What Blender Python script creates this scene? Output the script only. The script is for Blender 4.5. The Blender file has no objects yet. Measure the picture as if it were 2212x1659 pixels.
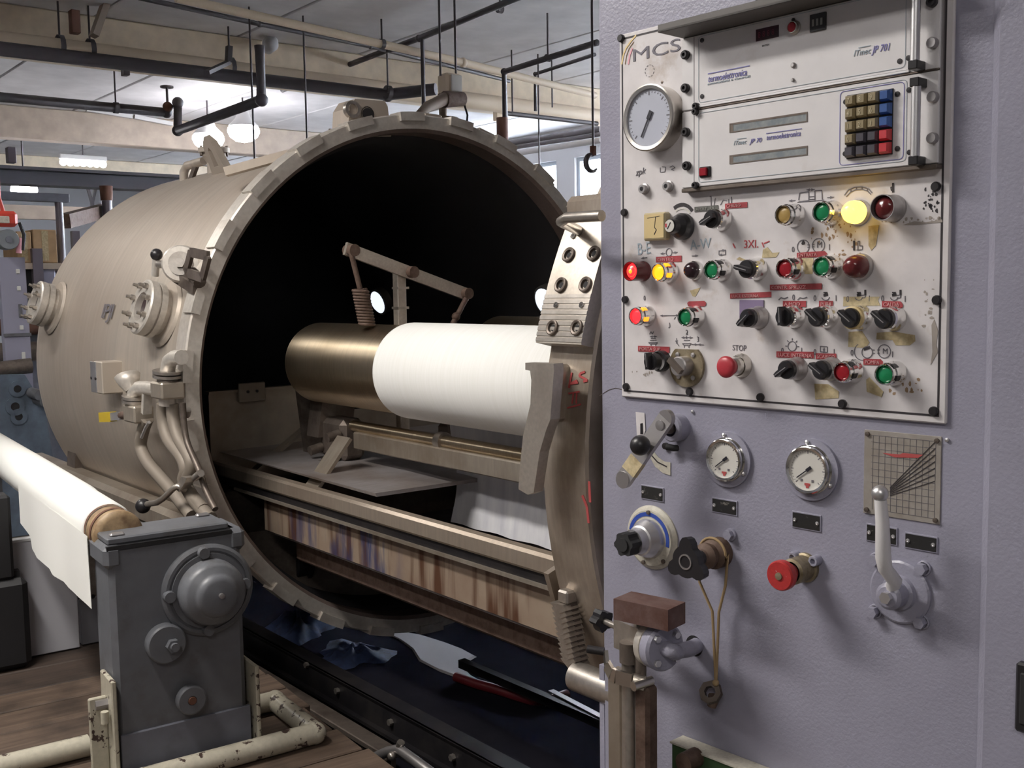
import bpy, math, random
from mathutils import Vector, Matrix
random.seed(7)
PI = math.pi
scene = bpy.context.scene
COL = scene.collection

# ------------------------------------------------------------------ camera
H = 1.55                                   # lens height above the machine floor
FPX, CX, CY = 2302.9, 1106.0, 829.5        # focal length and centre in 2212x1659 pixels
RT = Vector((0.999875, -0.00142, -0.015776))
UP = Vector((0.01584, 0.089609, 0.995851))
FW = Vector((0.0, 0.995976, -0.089621))
camd = bpy.data.cameras.new('camera')
camd.sensor_fit = 'HORIZONTAL'
camd.sensor_width = 36.0
camd.lens = 36.0 * FPX / 2212.0
camd.clip_start = 0.05
camd.clip_end = 200
cam = bpy.data.objects.new('camera', camd)
COL.objects.link(cam)
cam.matrix_world = Matrix(((RT.x, UP.x, -FW.x, 0), (RT.y, UP.y, -FW.y, 0), (RT.z, UP.z, -FW.z, H), (0, 0, 0, 1)))
scene.camera = cam

# ------------------------------------------------------------------ light
scene.view_settings.view_transform = 'Standard'
scene.view_settings.look = 'None'
scene.view_settings.gamma = 1.0
scene.view_settings.use_curve_mapping = False
scene.view_settings.exposure = 0.65

world = bpy.data.worlds.new('overcast_sky')
scene.world = world
world.use_nodes = True
wbg = world.node_tree.nodes['Background']
wbg.inputs['Color'].default_value = (0.80, 0.88, 1.0, 1)
wbg.inputs['Strength'].default_value = 75.0

TV = 0.67937      # direction of the vessel axis and of the building grid
TC = 0.73783      # direction of the control cabinet


class Frame:
    """local x, y, z around a base point; rot turns about z"""
    def __init__(s, x, y, rot, z=0.0):
        s.o = Vector((x, y, z)); s.r = rot
        s.x = Vector((math.cos(rot), math.sin(rot), 0))
        s.y = Vector((-math.sin(rot), math.cos(rot), 0))

    def loc(s, p):
        d = p - s.o
        return Vector((d.dot(s.x), d.dot(s.y), d.z))

    def world(s, p):
        return s.o + s.x * p[0] + s.y * p[1] + Vector((0, 0, p[2]))

    def hit(s, u, v, axis, val):
        """where the sight line through photo point (u, v) meets the local plane axis = val"""
        d = FW + RT * ((u - CX) / FPX) - UP * ((v - CY) / FPX)
        o = s.loc(Vector((0, 0, H)))
        dl = Vector((d.dot(s.x), d.dot(s.y), d.z))
        i = 'xyz'.index(axis)
        k = (val - o[i]) / dl[i]
        return o + dl * k


ROOM = Frame(0, 0, TV)
VES = Frame(-0.30214, 4.09166, TV)                       # under the centre of the vessel mouth; y runs into the vessel
CAB = Frame(0.60075, 1.5, TC - PI / 2)                   # on the cabinet face; x to the right, y into the cabinet
STD = Frame(-0.71801 * 1.4, 1.85 * 1.4, math.radians(34.5))
VZ = H - 0.33614                                         # height of the vessel axis


def fluorescent_light(x, y, z, power, lx=0.28, ly=1.5, color=(1, 0.95, 0.88)):
    """light of a ceiling fixture (its housing is built with the room)"""
    ld = bpy.data.lights.new('fluorescent_light', 'AREA')
    ld.shape = 'RECTANGLE'; ld.size = lx; ld.size_y = ly
    ld.energy = power; ld.color = color
    o = bpy.data.objects.new('fluorescent_light', ld)
    COL.objects.link(o)
    o.location = ROOM.world((x, y, z)); o.rotation_euler = (0, 0, TV)
    return o


# overhead strip lights of the hall in ROOM coordinates (x along the beams, y along the vessel), height, watts
STRIPS = [(-0.2, 2.7, 3.35, 76), (-1.4, -1.2, 3.35, 30), (-1.3, 3.2, 3.35, 26), (0.3, 6.3, 3.35, 22),
          (9.3, 4.2, 3.35, 60), (9.4, 7.2, 3.35, 60)]
for _x, _y, _z, _w in STRIPS:
    fluorescent_light(_x, _y, _z, _w)

# ------------------------------------------------------------------ materials
MATS = {}


def _mat(name):
    m = bpy.data.materials.new(name); m.use_nodes = True
    nt = m.node_tree
    b = nt.nodes['Principled BSDF']
    MATS[name] = m
    return m, nt, b


def tex_coord(nt, scale=(1, 1, 1), kind='Object', rot=(0, 0, 0)):
    tc = nt.nodes.new('ShaderNodeTexCoord'); mp = nt.nodes.new('ShaderNodeMapping')
    mp.inputs['Scale'].default_value = scale
    mp.inputs['Rotation'].default_value = rot
    nt.links.new(tc.outputs[kind], mp.inputs['Vector'])
    return mp.outputs['Vector']


def noise(nt, vec, scale, detail=4, rough=0.55):
    n = nt.nodes.new('ShaderNodeTexNoise')
    n.inputs['Scale'].default_value = scale; n.inputs['Detail'].default_value = detail
    n.inputs['Roughness'].default_value = rough
    nt.links.new(vec, n.inputs['Vector'])
    return n.outputs['Fac']


def ramp(nt, fac, stops):
    r = nt.nodes.new('ShaderNodeValToRGB')
    e = r.color_ramp.elements
    while len(e) > 1:
        e.remove(e[-1])
    e[0].position = stops[0][0]; e[0].color = (*stops[0][1], 1)
    for p, c in stops[1:]:
        q = e.new(p); q.color = (*c, 1)
    nt.links.new(fac, r.inputs['Fac'])
    return r.outputs['Color']


def mixc(nt, fac, c1, c2):
    m = nt.nodes.new('ShaderNodeMix'); m.data_type = 'RGBA'
    for sock, v in ((m.inputs[6], c1), (m.inputs[7], c2)):
        if isinstance(v, tuple):
            sock.default_value = (*v, 1)
        else:
            nt.links.new(v, sock)
    if isinstance(fac, (int, float)):
        m.inputs[0].default_value = fac
    else:
        nt.links.new(fac, m.inputs[0])
    return m.outputs[2]


def bump(nt, b, fac, strength, dist=0.002):
    bp = nt.nodes.new('ShaderNodeBump')
    bp.inputs['Strength'].default_value = strength; bp.inputs['Distance'].default_value = dist
    nt.links.new(fac, bp.inputs['Height']); nt.links.new(bp.outputs['Normal'], b.inputs['Normal'])


def plain(name, col, rough=0.5, metal=0.0, spec=0.5):
    m, nt, b = _mat(name)
    b.inputs['Base Color'].default_value = (*col, 1)
    b.inputs['Roughness'].default_value = rough; b.inputs['Metallic'].default_value = metal
    b.inputs['Specular IOR Level'].default_value = spec
    return m


def grimy(name, col, dirt, scale=6, lo=0.5, hi=0.75, rough=0.5, metal=0.0, bmp=0.0, bscale=120, stretch=(1, 1, 1), spec=0.5, var=0.12):
    """a colour with blotches of dirt or wear of their own shape, and a fine relief"""
    m, nt, b = _mat(name)
    v = tex_coord(nt, stretch)
    f = noise(nt, v, scale, 6, 0.65)
    mask = ramp(nt, f, [(lo, (0, 0, 0)), (hi, (1, 1, 1))])
    f2 = noise(nt, v, scale * 3.1, 3)
    base = ramp(nt, f2, [(0.3, tuple(c * (1 - var) for c in col)), (0.7, tuple(min(1, c * (1 + var)) for c in col))])
    nt.links.new(mixc(nt, mask, base, dirt), b.inputs['Base Color'])
    b.inputs['Roughness'].default_value = rough; b.inputs['Metallic'].default_value = metal
    b.inputs['Specular IOR Level'].default_value = spec
    if bmp:
        bump(nt, b, noise(nt, tex_coord(nt), bscale, 2), bmp)
    return m


def glow(name, col, strength, base=None):
    m, nt, b = _mat(name)
    b.inputs['Base Color'].default_value = (*(base or col), 1)
    b.inputs['Emission Color'].default_value = (*col, 1)
    b.inputs['Emission Strength'].default_value = strength
    b.inputs['Roughness'].default_value = 0.25
    return m


grimy('cabinet_paint', (0.30, 0.295, 0.37), (0.255, 0.245, 0.31), 2.2, 0.5, 0.8, 0.34, bmp=0.35, bscale=170, var=0.05)
grimy('panel_white', (0.64, 0.61, 0.62), (0.36, 0.27, 0.20), 9, 0.60, 0.80, 0.45, var=0.06)
grimy('rack_white', (0.69, 0.67, 0.68), (0.52, 0.46, 0.42), 7, 0.60, 0.85, 0.40, var=0.03)
plain('black_line', (0.03, 0.025, 0.03), 0.6)
plain('print_grey', (0.14, 0.13, 0.15), 0.6)
plain('print_blue', (0.20, 0.19, 0.45), 0.6)
plain('print_red', (0.45, 0.06, 0.07), 0.6)
plain('pen_blue', (0.34, 0.40, 0.46), 0.7)
plain('pen_red', (0.42, 0.07, 0.07), 0.7)
plain('logo_yellow', (0.75, 0.58, 0.28), 0.6)
plain('logo_pink', (0.75, 0.36, 0.42), 0.6)
plain('logo_grey', (0.13, 0.12, 0.15), 0.5)
grimy('dymo_red', (0.36, 0.055, 0.065), (0.22, 0.05, 0.05), 60, 0.5, 0.8, 0.4)
plain('dymo_grey', (0.12, 0.12, 0.11), 0.45)
plain('dymo_letter', (0.60, 0.32, 0.32), 0.6)
plain('dymo_letter_grey', (0.30, 0.30, 0.28), 0.6)
grimy('old_tape', (0.52, 0.43, 0.26), (0.28, 0.20, 0.09), 40, 0.45, 0.75, 0.5, var=0.2)
plain('black_plastic', (0.018, 0.017, 0.02), 0.35)
plain('black_bolt', (0.03, 0.027, 0.03), 0.4, 0.3)
plain('black_rubber', (0.02, 0.02, 0.022), 0.7)
plain('chrome', (0.80, 0.79, 0.78), 0.13, 1.0)
plain('nickel', (0.60, 0.57, 0.53), 0.28, 1.0)
plain('aluminium', (0.66, 0.65, 0.66), 0.38, 0.9)
plain('zinc', (0.42, 0.40, 0.40), 0.4, 0.8)
plain('lens_green', (0.012, 0.20, 0.075), 0.18)
plain('lens_red', (0.28, 0.012, 0.02), 0.18)
plain('lens_dark_red', (0.11, 0.016, 0.018), 0.18)
plain('lens_black', (0.03, 0.015, 0.02), 0.15)
plain('lens_amber', (0.36, 0.24, 0.08), 0.3)
glow('lit_yellow', (1.0, 0.62, 0.07), 3.0)
glow('lit_orange', (1.0, 0.30, 0.01), 1.3)
glow('lit_red', (1.0, 0.03, 0.04), 0.75)
glow('lit_red_hot', (1.0, 0.28, 0.02), 1.2)
plain('red_plastic', (0.42, 0.035, 0.05), 0.4)
grimy('red_knob', (0.40, 0.03, 0.03), (0.55, 0.40, 0.38), 60, 0.62, 0.66, 0.4)
plain('led_dark', (0.035, 0.008, 0.014), 0.2)
plain('led_segment', (0.16, 0.012, 0.03), 0.3)
grimy('lcd', (0.27, 0.29, 0.30), (0.20, 0.23, 0.25), 60, 0.45, 0.6, 0.3)
plain('key_tan', (0.27, 0.22, 0.13), 0.35)
plain('key_dark', (0.065, 0.06, 0.075), 0.35)
plain('key_blue', (0.035, 0.09, 0.28), 0.35)
plain('key_red', (0.50, 0.04, 0.05), 0.35)
plain('key_print', (0.50, 0.44, 0.30), 0.5)
plain('dial_face', (0.62, 0.60, 0.56), 0.5)
plain('dial_face_blue', (0.44, 0.46, 0.54), 0.4)
plain('needle', (0.02, 0.02, 0.03), 0.4)
plain('dial_blue', (0.03, 0.07, 0.35), 0.5)
grimy('dial_cream', (0.50, 0.47, 0.40), (0.25, 0.2, 0.15), 50, 0.6, 0.8, 0.5)
m, nt, b = _mat('clear_glass')
b.inputs['Base Color'].default_value = (1, 1, 1, 1)
b.inputs['Roughness'].default_value = 0.05; b.inputs['Transmission Weight'].default_value = 1.0
b.inputs['IOR'].default_value = 1.1
plain('beige_meter', (0.50, 0.42, 0.26), 0.4)
grimy('brass_plate', (0.30, 0.25, 0.17), (0.16, 0.12, 0.06), 50, 0.45, 0.7, 0.45, 0.5)
grimy('chart_metal', (0.36, 0.33, 0.30), (0.25, 0.21, 0.17), 14, 0.45, 0.8, 0.4, 0.2)
grimy('nameplate_black', (0.02, 0.02, 0.02), (0.20, 0.19, 0.17), 90, 0.62, 0.72, 0.4)
plain('stain_brown', (0.30, 0.20, 0.12), 0.6)
plain('stain_grey', (0.33, 0.29, 0.26), 0.6)
plain('rust', (0.12, 0.05, 0.03), 0.8)
grimy('rusty_steel', (0.13, 0.085, 0.065), (0.06, 0.03, 0.02), 30, 0.45, 0.7, 0.7, 0.2)
grimy('brown_bar', (0.14, 0.085, 0.075), (0.08, 0.03, 0.02), 25, 0.45, 0.75, 0.6, 0.1)
plain('rope', (0.33, 0.23, 0.12), 0.9)
plain('visor_dark', (0.10, 0.09, 0.085), 0.5)
plain('green_paint', (0.035, 0.075, 0.03), 0.5)
plain('purple_tag', (0.22, 0.17, 0.28), 0.5)
plain('cream_ring', (0.62, 0.48, 0.24), 0.5)
# steels
def steel(name, col, dirt, rough=0.45, metal=0.75, stretch=(2, 2, 2), scale=4, lo=0.45, hi=0.8, fine=60, rot=(0, 0, 0), spread=0.12):
    m, nt, b = _mat(name)
    v = tex_coord(nt, stretch, rot=rot)
    blotch = ramp(nt, noise(nt, tex_coord(nt), scale, 6, 0.6), [(lo, (0, 0, 0)), (hi, (1, 1, 1))])
    streak = noise(nt, v, fine, 3)
    base = ramp(nt, streak, [(0.25, tuple(c * (1 - spread) for c in col)), (0.75, tuple(min(1, c * (1 + spread)) for c in col))])
    nt.links.new(mixc(nt, blotch, base, dirt), b.inputs['Base Color'])
    b.inputs['Roughness'].default_value = rough; b.inputs['Metallic'].default_value = metal
    bump(nt, b, streak, 0.08, 0.001)
    return m


steel('vessel_steel', (0.47, 0.415, 0.355), (0.38, 0.31, 0.25), 0.56, 0.45, (0.25, 6, 0.25), 1.6, 0.4, 0.85, 7, spread=0.10)
steel('flange_steel', (0.60, 0.56, 0.51), (0.42, 0.36, 0.31), 0.42, 0.5, (2, 2, 2), 5, 0.5, 0.8, 30)
steel('bore_steel', (0.20, 0.15, 0.13), (0.10, 0.07, 0.06), 0.6, 0.4, (2, 2, 2), 5)
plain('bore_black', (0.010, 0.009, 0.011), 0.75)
steel('trough_steel', (0.42, 0.37, 0.31), (0.24, 0.18, 0.13), 0.42, 0.7, (1, 5, 1), 3.5, 0.45, 0.8, 14)
steel('trough_inner', (0.42, 0.40, 0.41), (0.22, 0.17, 0.14), 0.42, 0.6, (1, 5, 1), 3.0, 0.42, 0.75, 14)
steel('rim_steel', (0.52, 0.44, 0.36), (0.42, 0.33, 0.26), 0.36, 0.7, (1, 8, 1), 3, 0.5, 0.8, 10)
steel('door_steel', (0.44, 0.38, 0.32), (0.26, 0.20, 0.15), 0.42, 0.7, (3, 20, 3), 7, 0.42, 0.8, 6)
steel('clamp_steel', (0.52, 0.47, 0.41), (0.38, 0.32, 0.27), 0.38, 0.75, (3, 3, 3), 9, 0.5, 0.8, 40)
steel('roller_steel', (0.50, 0.42, 0.31), (0.30, 0.23, 0.14), 0.32, 0.55, (1, 12, 1), 3, 0.4, 0.9, 12)
steel('bare_steel', (0.50, 0.46, 0.42), (0.30, 0.26, 0.22), 0.34, 0.85, (2, 2, 2), 12, 0.5, 0.8, 40)
steel('dark_steel', (0.17, 0.14, 0.12), (0.08, 0.06, 0.05), 0.5, 0.6, (2, 2, 2), 12, 0.45, 0.75, 40)
m = MATS['roller_steel']; nt = m.node_tree; b = nt.nodes['Principled BSDF']
tg_ = nt.nodes.new('ShaderNodeTangent'); tg_.direction_type = 'RADIAL'; tg_.axis = 'Y'      # turned on a lathe: grooves run round it
nt.links.new(tg_.outputs[0], b.inputs['Tangent'])
b.inputs['Anisotropic'].default_value = 0.92; b.inputs['Anisotropic Rotation'].default_value = 0.25
b.inputs['Metallic'].default_value = 1.0; b.inputs['Roughness'].default_value = 0.42
# stained side of the trough: rust runs and dye stains with their own shapes
m, nt, b = _mat('stained_side')
tc = nt.nodes.new('ShaderNodeTexCoord'); sp = nt.nodes.new('ShaderNodeSeparateXYZ')
nt.links.new(tc.outputs['Object'], sp.inputs[0])
mp = nt.nodes.new('ShaderNodeMapping'); mp.inputs['Scale'].default_value = (1, 9, 0.7)
nt.links.new(tc.outputs['Object'], mp.inputs['Vector'])
runs = ramp(nt, noise(nt, mp.outputs['Vector'], 1.7, 3, 0.5), [(0.50, (0, 0, 0)), (0.60, (1, 1, 1))])
base = ramp(nt, noise(nt, tex_coord(nt), 5, 5), [(0.3, (0.27, 0.19, 0.14)), (0.7, (0.37, 0.30, 0.23))])
c1 = mixc(nt, runs, base, (0.10, 0.045, 0.025))
mp2 = nt.nodes.new('ShaderNodeMapping'); mp2.inputs['Scale'].default_value = (1, 7, 1.3); mp2.inputs['Location'].default_value = (3.1, 0.7, 1.9)
nt.links.new(tc.outputs['Object'], mp2.inputs['Vector'])
dye = ramp(nt, noise(nt, mp2.outputs['Vector'], 1.9, 4, 0.6), [(0.48, (0, 0, 0)), (0.62, (1, 1, 1))])
band = ramp(nt, sp.outputs['Y'], [(0.0, (0, 0, 0)), (1.0, (0, 0, 0))])
mr = nt.nodes.new('ShaderNodeMapRange'); mr.inputs['From Min'].default_value = -1.9; mr.inputs['From Max'].default_value = 0.5
nt.links.new(sp.outputs['Y'], mr.inputs['Value'])
where = ramp(nt, mr.outputs['Result'], [(0.46, (0, 0, 0)), (0.52, (1, 1, 1)), (0.62, (1, 1, 1)), (0.80, (0.25, 0.25, 0.25)), (1.0, (0, 0, 0))])
mul = nt.nodes.new('ShaderNodeMath'); mul.operation = 'MULTIPLY'
nt.links.new(dye, mul.inputs[0]); nt.links.new(where, mul.inputs[1])
nt.links.new(mixc(nt, mul.outputs[0], c1, (0.02, 0.04, 0.14)), b.inputs['Base Color'])
b.inputs['Roughness'].default_value = 0.55; b.inputs['Metallic'].default_value = 0.25

# cloth
m, nt, b = _mat('white_cloth')
v = tex_coord(nt, (1, 1, 1))
w = noise(nt, v, 700, 2)
b.inputs['Base Color'].default_value = (0.86, 0.86, 0.83, 1); b.inputs['Roughness'].default_value = 0.95
b.inputs['Specular IOR Level'].default_value = 0.1
bump(nt, b, w, 0.25, 0.0006)
m, nt, b = _mat('roll_cloth')
v = tex_coord(nt, (0.4, 22, 0.4))
w = noise(nt, v, 6, 3)
nt.links.new(ramp(nt, w, [(0.3, (0.83, 0.83, 0.80)), (0.7, (0.87, 0.87, 0.85))]), b.inputs['Base Color'])
b.inputs['Roughness'].default_value = 0.95; b.inputs['Specular IOR Level'].default_value = 0.1
bump(nt, b, w, 0.12, 0.001)
m, nt, b = _mat('wet_cloth')
v = tex_coord(nt, (4, 4, 0.6))
w = noise(nt, v, 6, 3)
nt.links.new(ramp(nt, w, [(0.3, (0.55, 0.55, 0.60)), (0.7, (0.72, 0.72, 0.74))]), b.inputs['Base Color'])
b.inputs['Roughness'].default_value = 0.6
bump(nt, b, w, 0.5, 0.01)
# stand and floor
grimy('stand_grey', (0.125, 0.13, 0.145), (0.075, 0.07, 0.065), 6, 0.52, 0.75, 0.42, bmp=0.15, bscale=90, var=0.08)
grimy('stand_plate', (0.15, 0.155, 0.19), (0.10, 0.10, 0.12), 9, 0.5, 0.8, 0.5, var=0.06)
grimy('cream_pipe', (0.44, 0.41, 0.33), (0.055, 0.035, 0.03), 26, 0.585, 0.60, 0.32, var=0.08)
grimy('tan_core', (0.33, 0.23, 0.13), (0.16, 0.09, 0.05), 18, 0.45, 0.65, 0.5, var=0.25)
def wood(name, c1, c2, stretch=(1.5, 22, 22)):
    m, nt, b = _mat(name)
    v = tex_coord(nt, stretch)
    g = noise(nt, v, 2.4, 6, 0.6)
    base = ramp(nt, g, [(0.3, c1), (0.7, c2)])
    sp_ = ramp(nt, noise(nt, tex_coord(nt), 5, 5), [(0.5, (0, 0, 0)), (0.7, (1, 1, 1))])
    nt.links.new(mixc(nt, sp_, base, tuple(c * 0.55 for c in c1)), b.inputs['Base Color'])
    b.inputs['Roughness'].default_value = 0.7
    bump(nt, b, g, 0.3, 0.004)


wood('dark_plank', (0.028, 0.018, 0.014), (0.06, 0.04, 0.03))
wood('worn_plank', (0.055, 0.035, 0.025), (0.125, 0.085, 0.06))
grimy('oily_floor', (0.010, 0.010, 0.014), (0.016, 0.015, 0.020), 3, 0.4, 0.7, 0.85, bmp=0.5, bscale=14, spec=0.0)
grimy('oily_steel', (0.012, 0.011, 0.013), (0.025, 0.022, 0.022), 8, 0.45, 0.7, 0.5, 0.0, spec=0.25, bmp=0.2, bscale=30)
grimy('concrete', (0.16, 0.145, 0.13), (0.09, 0.08, 0.07), 2, 0.45, 0.7, 0.75)
plain('red_hose', (0.12, 0.012, 0.016), 0.4)
grimy('blue_rag', (0.03, 0.05, 0.13), (0.015, 0.02, 0.05), 20, 0.45, 0.65, 0.8)
plain('foam_white', (0.42, 0.40, 0.42), 0.5)
plain('black_post', (0.012, 0.012, 0.014), 0.5)
plain('pale_box', (0.44, 0.44, 0.48), 0.8)
plain('grey_box', (0.20, 0.20, 0.23), 0.8)
# building
grimy('ceiling_white', (0.70, 0.69, 0.70), (0.55, 0.54, 0.55), 0.8, 0.45, 0.75, 0.7)
grimy('beam_cream', (0.74, 0.63, 0.48), (0.62, 0.51, 0.38), 2.0, 0.5, 0.8, 0.6)
grimy('beam_tan', (0.40, 0.33, 0.27), (0.33, 0.27, 0.22), 2.0, 0.5, 0.8, 0.6)
plain('beam_dark', (0.085, 0.08, 0.095), 0.5)
plain('pipe_dark', (0.065, 0.055, 0.06), 0.5)
plain('pipe_tan', (0.66, 0.54, 0.40), 0.5)
plain('column_grey', (0.13, 0.11, 0.13), 0.35)
plain('wall_white', (0.60, 0.60, 0.62), 0.8)
plain('window_frame', (0.45, 0.50, 0.55), 0.5)
glow('tube_white', (1.0, 0.98, 1.0), 14.0)
glow('globe_white', (1.0, 0.97, 1.0), 45.0)
plain('fixture_white', (0.60, 0.60, 0.60), 0.5)
grimy('cardboard', (0.42, 0.28, 0.15), (0.37, 0.24, 0.13), 4, 0.5, 0.8, 0.8)
plain('frame_lilac', (0.33, 0.33, 0.42), 0.4, 0.2)
plain('slot_white', (0.60, 0.60, 0.56), 0.5)
grimy('machine_blue', (0.10, 0.13, 0.17), (0.06, 0.075, 0.10), 5, 0.45, 0.7, 0.5)
plain('hoist_red', (0.50, 0.05, 0.03), 0.4)
plain('hoist_grey', (0.20, 0.22, 0.24), 0.45)
plain('hose_braid', (0.24, 0.205, 0.17), 0.6, 0.25)
plain('hose_tan', (0.20, 0.15, 0.11), 0.7)

# ------------------------------------------------------------------ mesh helpers
def basis(d):
    d = Vector(d).normalized()
    h = Vector((0, 0, 1)) if abs(d.z) < 0.9 else Vector((1, 0, 0))
    x = d.cross(h).normalized(); y = d.cross(x).normalized()
    return x, y, d


class MB:
    """collects shapes and links them as one mesh object"""
    def __init__(s):
        s.v = []; s.f = []; s.sm = []; s.mi = []; s.cur = 0

    def add(s, vs, fs, smooth=False):
        o = len(s.v)
        s.v += [tuple(p) for p in vs]
        s.f += [tuple(i + o for i in f) for f in fs]
        s.sm += [smooth] * len(fs)
        s.mi += [s.cur] * len(fs)
        return s

    def box(s, lo, hi, bev=0.0, rot=None, at=None):
        (x0, y0, z0), (x1, y1, z1) = lo, hi
        if bev <= 0:
            vs = [(x0, y0, z0), (x1, y0, z0), (x1, y1, z0), (x0, y1, z0), (x0, y0, z1), (x1, y0, z1), (x1, y1, z1), (x0, y1, z1)]
            fs = [(3, 2, 1, 0), (4, 5, 6, 7), (0, 1, 5, 4), (1, 2, 6, 5), (2, 3, 7, 6), (3, 0, 4, 7)]
        else:
            c = Vector(((x0 + x1) / 2, (y0 + y1) / 2, (z0 + z1) / 2)); h = Vector(((x1 - x0) / 2, (y1 - y0) / 2, (z1 - z0) / 2))
            b = min(bev, min(h) * 0.9)
            vs = []; idx = {}
            for sx in (-1, 1):
                for sy in (-1, 1):
                    for sz in (-1, 1):
                        for ax in range(3):
                            p = [sx * (h[0] - b), sy * (h[1] - b), sz * (h[2] - b)]
                            p[ax] = (sx, sy, sz)[ax] * h[ax]
                            idx[(sx, sy, sz, ax)] = len(vs); vs.append(tuple(c + Vector(p)))
            fs = []
            for ax in range(3):
                o1, o2 = [k for k in range(3) if k != ax]
                for sg in (-1, 1):
                    q = []
                    for a1, a2 in ((-1, -1), (1, -1), (1, 1), (-1, 1)):
                        k = [0, 0, 0]; k[ax] = sg; k[o1] = a1; k[o2] = a2
                        q.append(idx[(*k, ax)])
                    flip = (sg < 0) ^ (ax == 1)
                    fs.append(tuple(reversed(q)) if flip else tuple(q))
            for ax in range(3):      # edges parallel to ax
                o1, o2 = [k for k in range(3) if k != ax]
                for a1 in (-1, 1):
                    for a2 in (-1, 1):
                        def K(sv, w):
                            k = [0, 0, 0]; k[ax] = sv; k[o1] = a1; k[o2] = a2
                            return idx[(*k, w)]
                        fs.append((K(-1, o1), K(1, o1), K(1, o2), K(-1, o2)))
            for sx in (-1, 1):
                for sy in (-1, 1):
                    for sz in (-1, 1):
                        fs.append(tuple(idx[(sx, sy, sz, k)] for k in range(3)))
        if rot is not None:
            at = Vector(at or (0, 0, 0))
            vs = [tuple(rot @ (Vector(p) - at) + at) for p in vs]
        return s.add(vs, fs)

    def prism(s, pts, n0, n1, axis='y'):
        """polygon pts (a, b) in the plane across `axis`, extruded from n0 to n1"""
        def P(a, b, n):
            return {'x': (n, a, b), 'y': (a, n, b), 'z': (a, b, n)}[axis]
        k = len(pts)
        vs = [P(a, b, n0) for a, b in pts] + [P(a, b, n1) for a, b in pts]
        fs = [tuple(range(k)), tuple(range(2 * k - 1, k - 1, -1))]
        fs += [(i, i + k, (i + 1) % k + k, (i + 1) % k) for i in range(k)]
        return s.add(vs, fs)

    def quadbar(s, p0, p1, w, h, up=(0, 0, 1)):
        p0 = Vector(p0); p1 = Vector(p1); d = (p1 - p0).normalized(); up = Vector(up)
        x = d.cross(up).normalized(); y = x.cross(d).normalized()
        vs = []
        for p in (p0, p1):
            for a, b in ((-1, -1), (1, -1), (1, 1), (-1, 1)):
                vs.append(p + x * (a * w / 2) + y * (b * h / 2))
        return s.add(vs, [(3, 2, 1, 0), (4, 5, 6, 7), (0, 1, 5, 4), (1, 2, 6, 5), (2, 3, 7, 6), (3, 0, 4, 7)])

    def cyl(s, p0, p1, r0, r1=None, n=20, cap=True, smooth=True):
        p0 = Vector(p0); p1 = Vector(p1); r1 = r0 if r1 is None else r1
        x, y, d = basis(p1 - p0)
        vs = []
        for p, r in ((p0, r0), (p1, r1)):
            for i in range(n):
                t = 2 * PI * i / n
                vs.append(p + x * (r * math.cos(t)) + y * (r * math.sin(t)))
        s.add(vs, [(i, (i + 1) % n, (i + 1) % n + n, i + n) for i in range(n)], smooth)
        if cap:
            s.add([vs[i] for i in range(n)], [tuple(range(n - 1, -1, -1))])
            s.add([vs[i + n] for i in range(n)], [tuple(range(n))])
        return s

    def tube(s, pts, r, n=10, closed=False, cap=True):
        """round bar along a path; r may be a list"""
        P = [Vector(p) for p in pts]; k = len(P)
        R = r if isinstance(r, (list, tuple)) else [r] * k
        prev = None; rings = []
        for i in range(k):
            if closed:
                d = P[(i + 1) % k] - P[i - 1]
            else:
                d = P[min(i + 1, k - 1)] - P[max(i - 1, 0)]
            d.normalize()
            if prev is None:
                x, y, _ = basis(d)
            else:
                x = (prev - d * prev.dot(d)).normalized(); y = d.cross(x).normalized()
            prev = x
            rings.append([P[i] + x * (R[i] * math.cos(2 * PI * j / n)) + y * (R[i] * math.sin(2 * PI * j / n)) for j in range(n)])
        vs = [p for ring in rings for p in ring]
        fs = []
        for i in range(k if closed else k - 1):
            a = i * n; b = ((i + 1) % k) * n
            fs += [(a + j, a + (j + 1) % n, b + (j + 1) % n, b + j) for j in range(n)]
        s.add(vs, fs, True)
        if cap and not closed:
            s.add(rings[0], [tuple(range(n - 1, -1, -1))]); s.add(rings[-1], [tuple(range(n))])
        return s

    def lathe(s, prof, o=(0, 0, 0), d=(0, -1, 0), n=28, a0=0.0, a1=2 * PI, smooth=True, ref=None, sharp=True):
        """profile [(radius, distance along d)] turned about the axis through o"""
        o = Vector(o); x, y, d = basis(d)
        if ref is not None:
            x = Vector(ref); x = (x - d * x.dot(d)).normalized(); y = d.cross(x).normalized()
        full = abs(a1 - a0 - 2 * PI) < 1e-6
        m = n if full else n + 1
        def ring(r, h):
            return [o + d * h + x * (r * math.cos(a0 + (a1 - a0) * i / n)) + y * (r * math.sin(a0 + (a1 - a0) * i / n)) for i in range(m)]
        segs = zip(prof, prof[1:])
        for (r0, h0), (r1, h1) in segs:
            vs = ring(r0, h0) + ring(r1, h1)
            s.add(vs, [(i, (i + 1) % m, (i + 1) % m + m, i + m) for i in range(n)], smooth)
        return s

    def turned(s, prof, o=(0, 0, 0), d=(0, -1, 0), n=28):
        """smooth-sharing lathe (no hard edges), for rounded shapes"""
        o = Vector(o); x, y, d = basis(d); vs = []
        for r, h in prof:
            vs += [o + d * h + x * (r * math.cos(2 * PI * i / n)) + y * (r * math.sin(2 * PI * i / n)) for i in range(n)]
        fs = []
        for k in range(len(prof) - 1):
            fs += [(k * n + i, k * n + (i + 1) % n, (k + 1) * n + (i + 1) % n, (k + 1) * n + i) for i in range(n)]
        return s.add(vs, fs, True)

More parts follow.
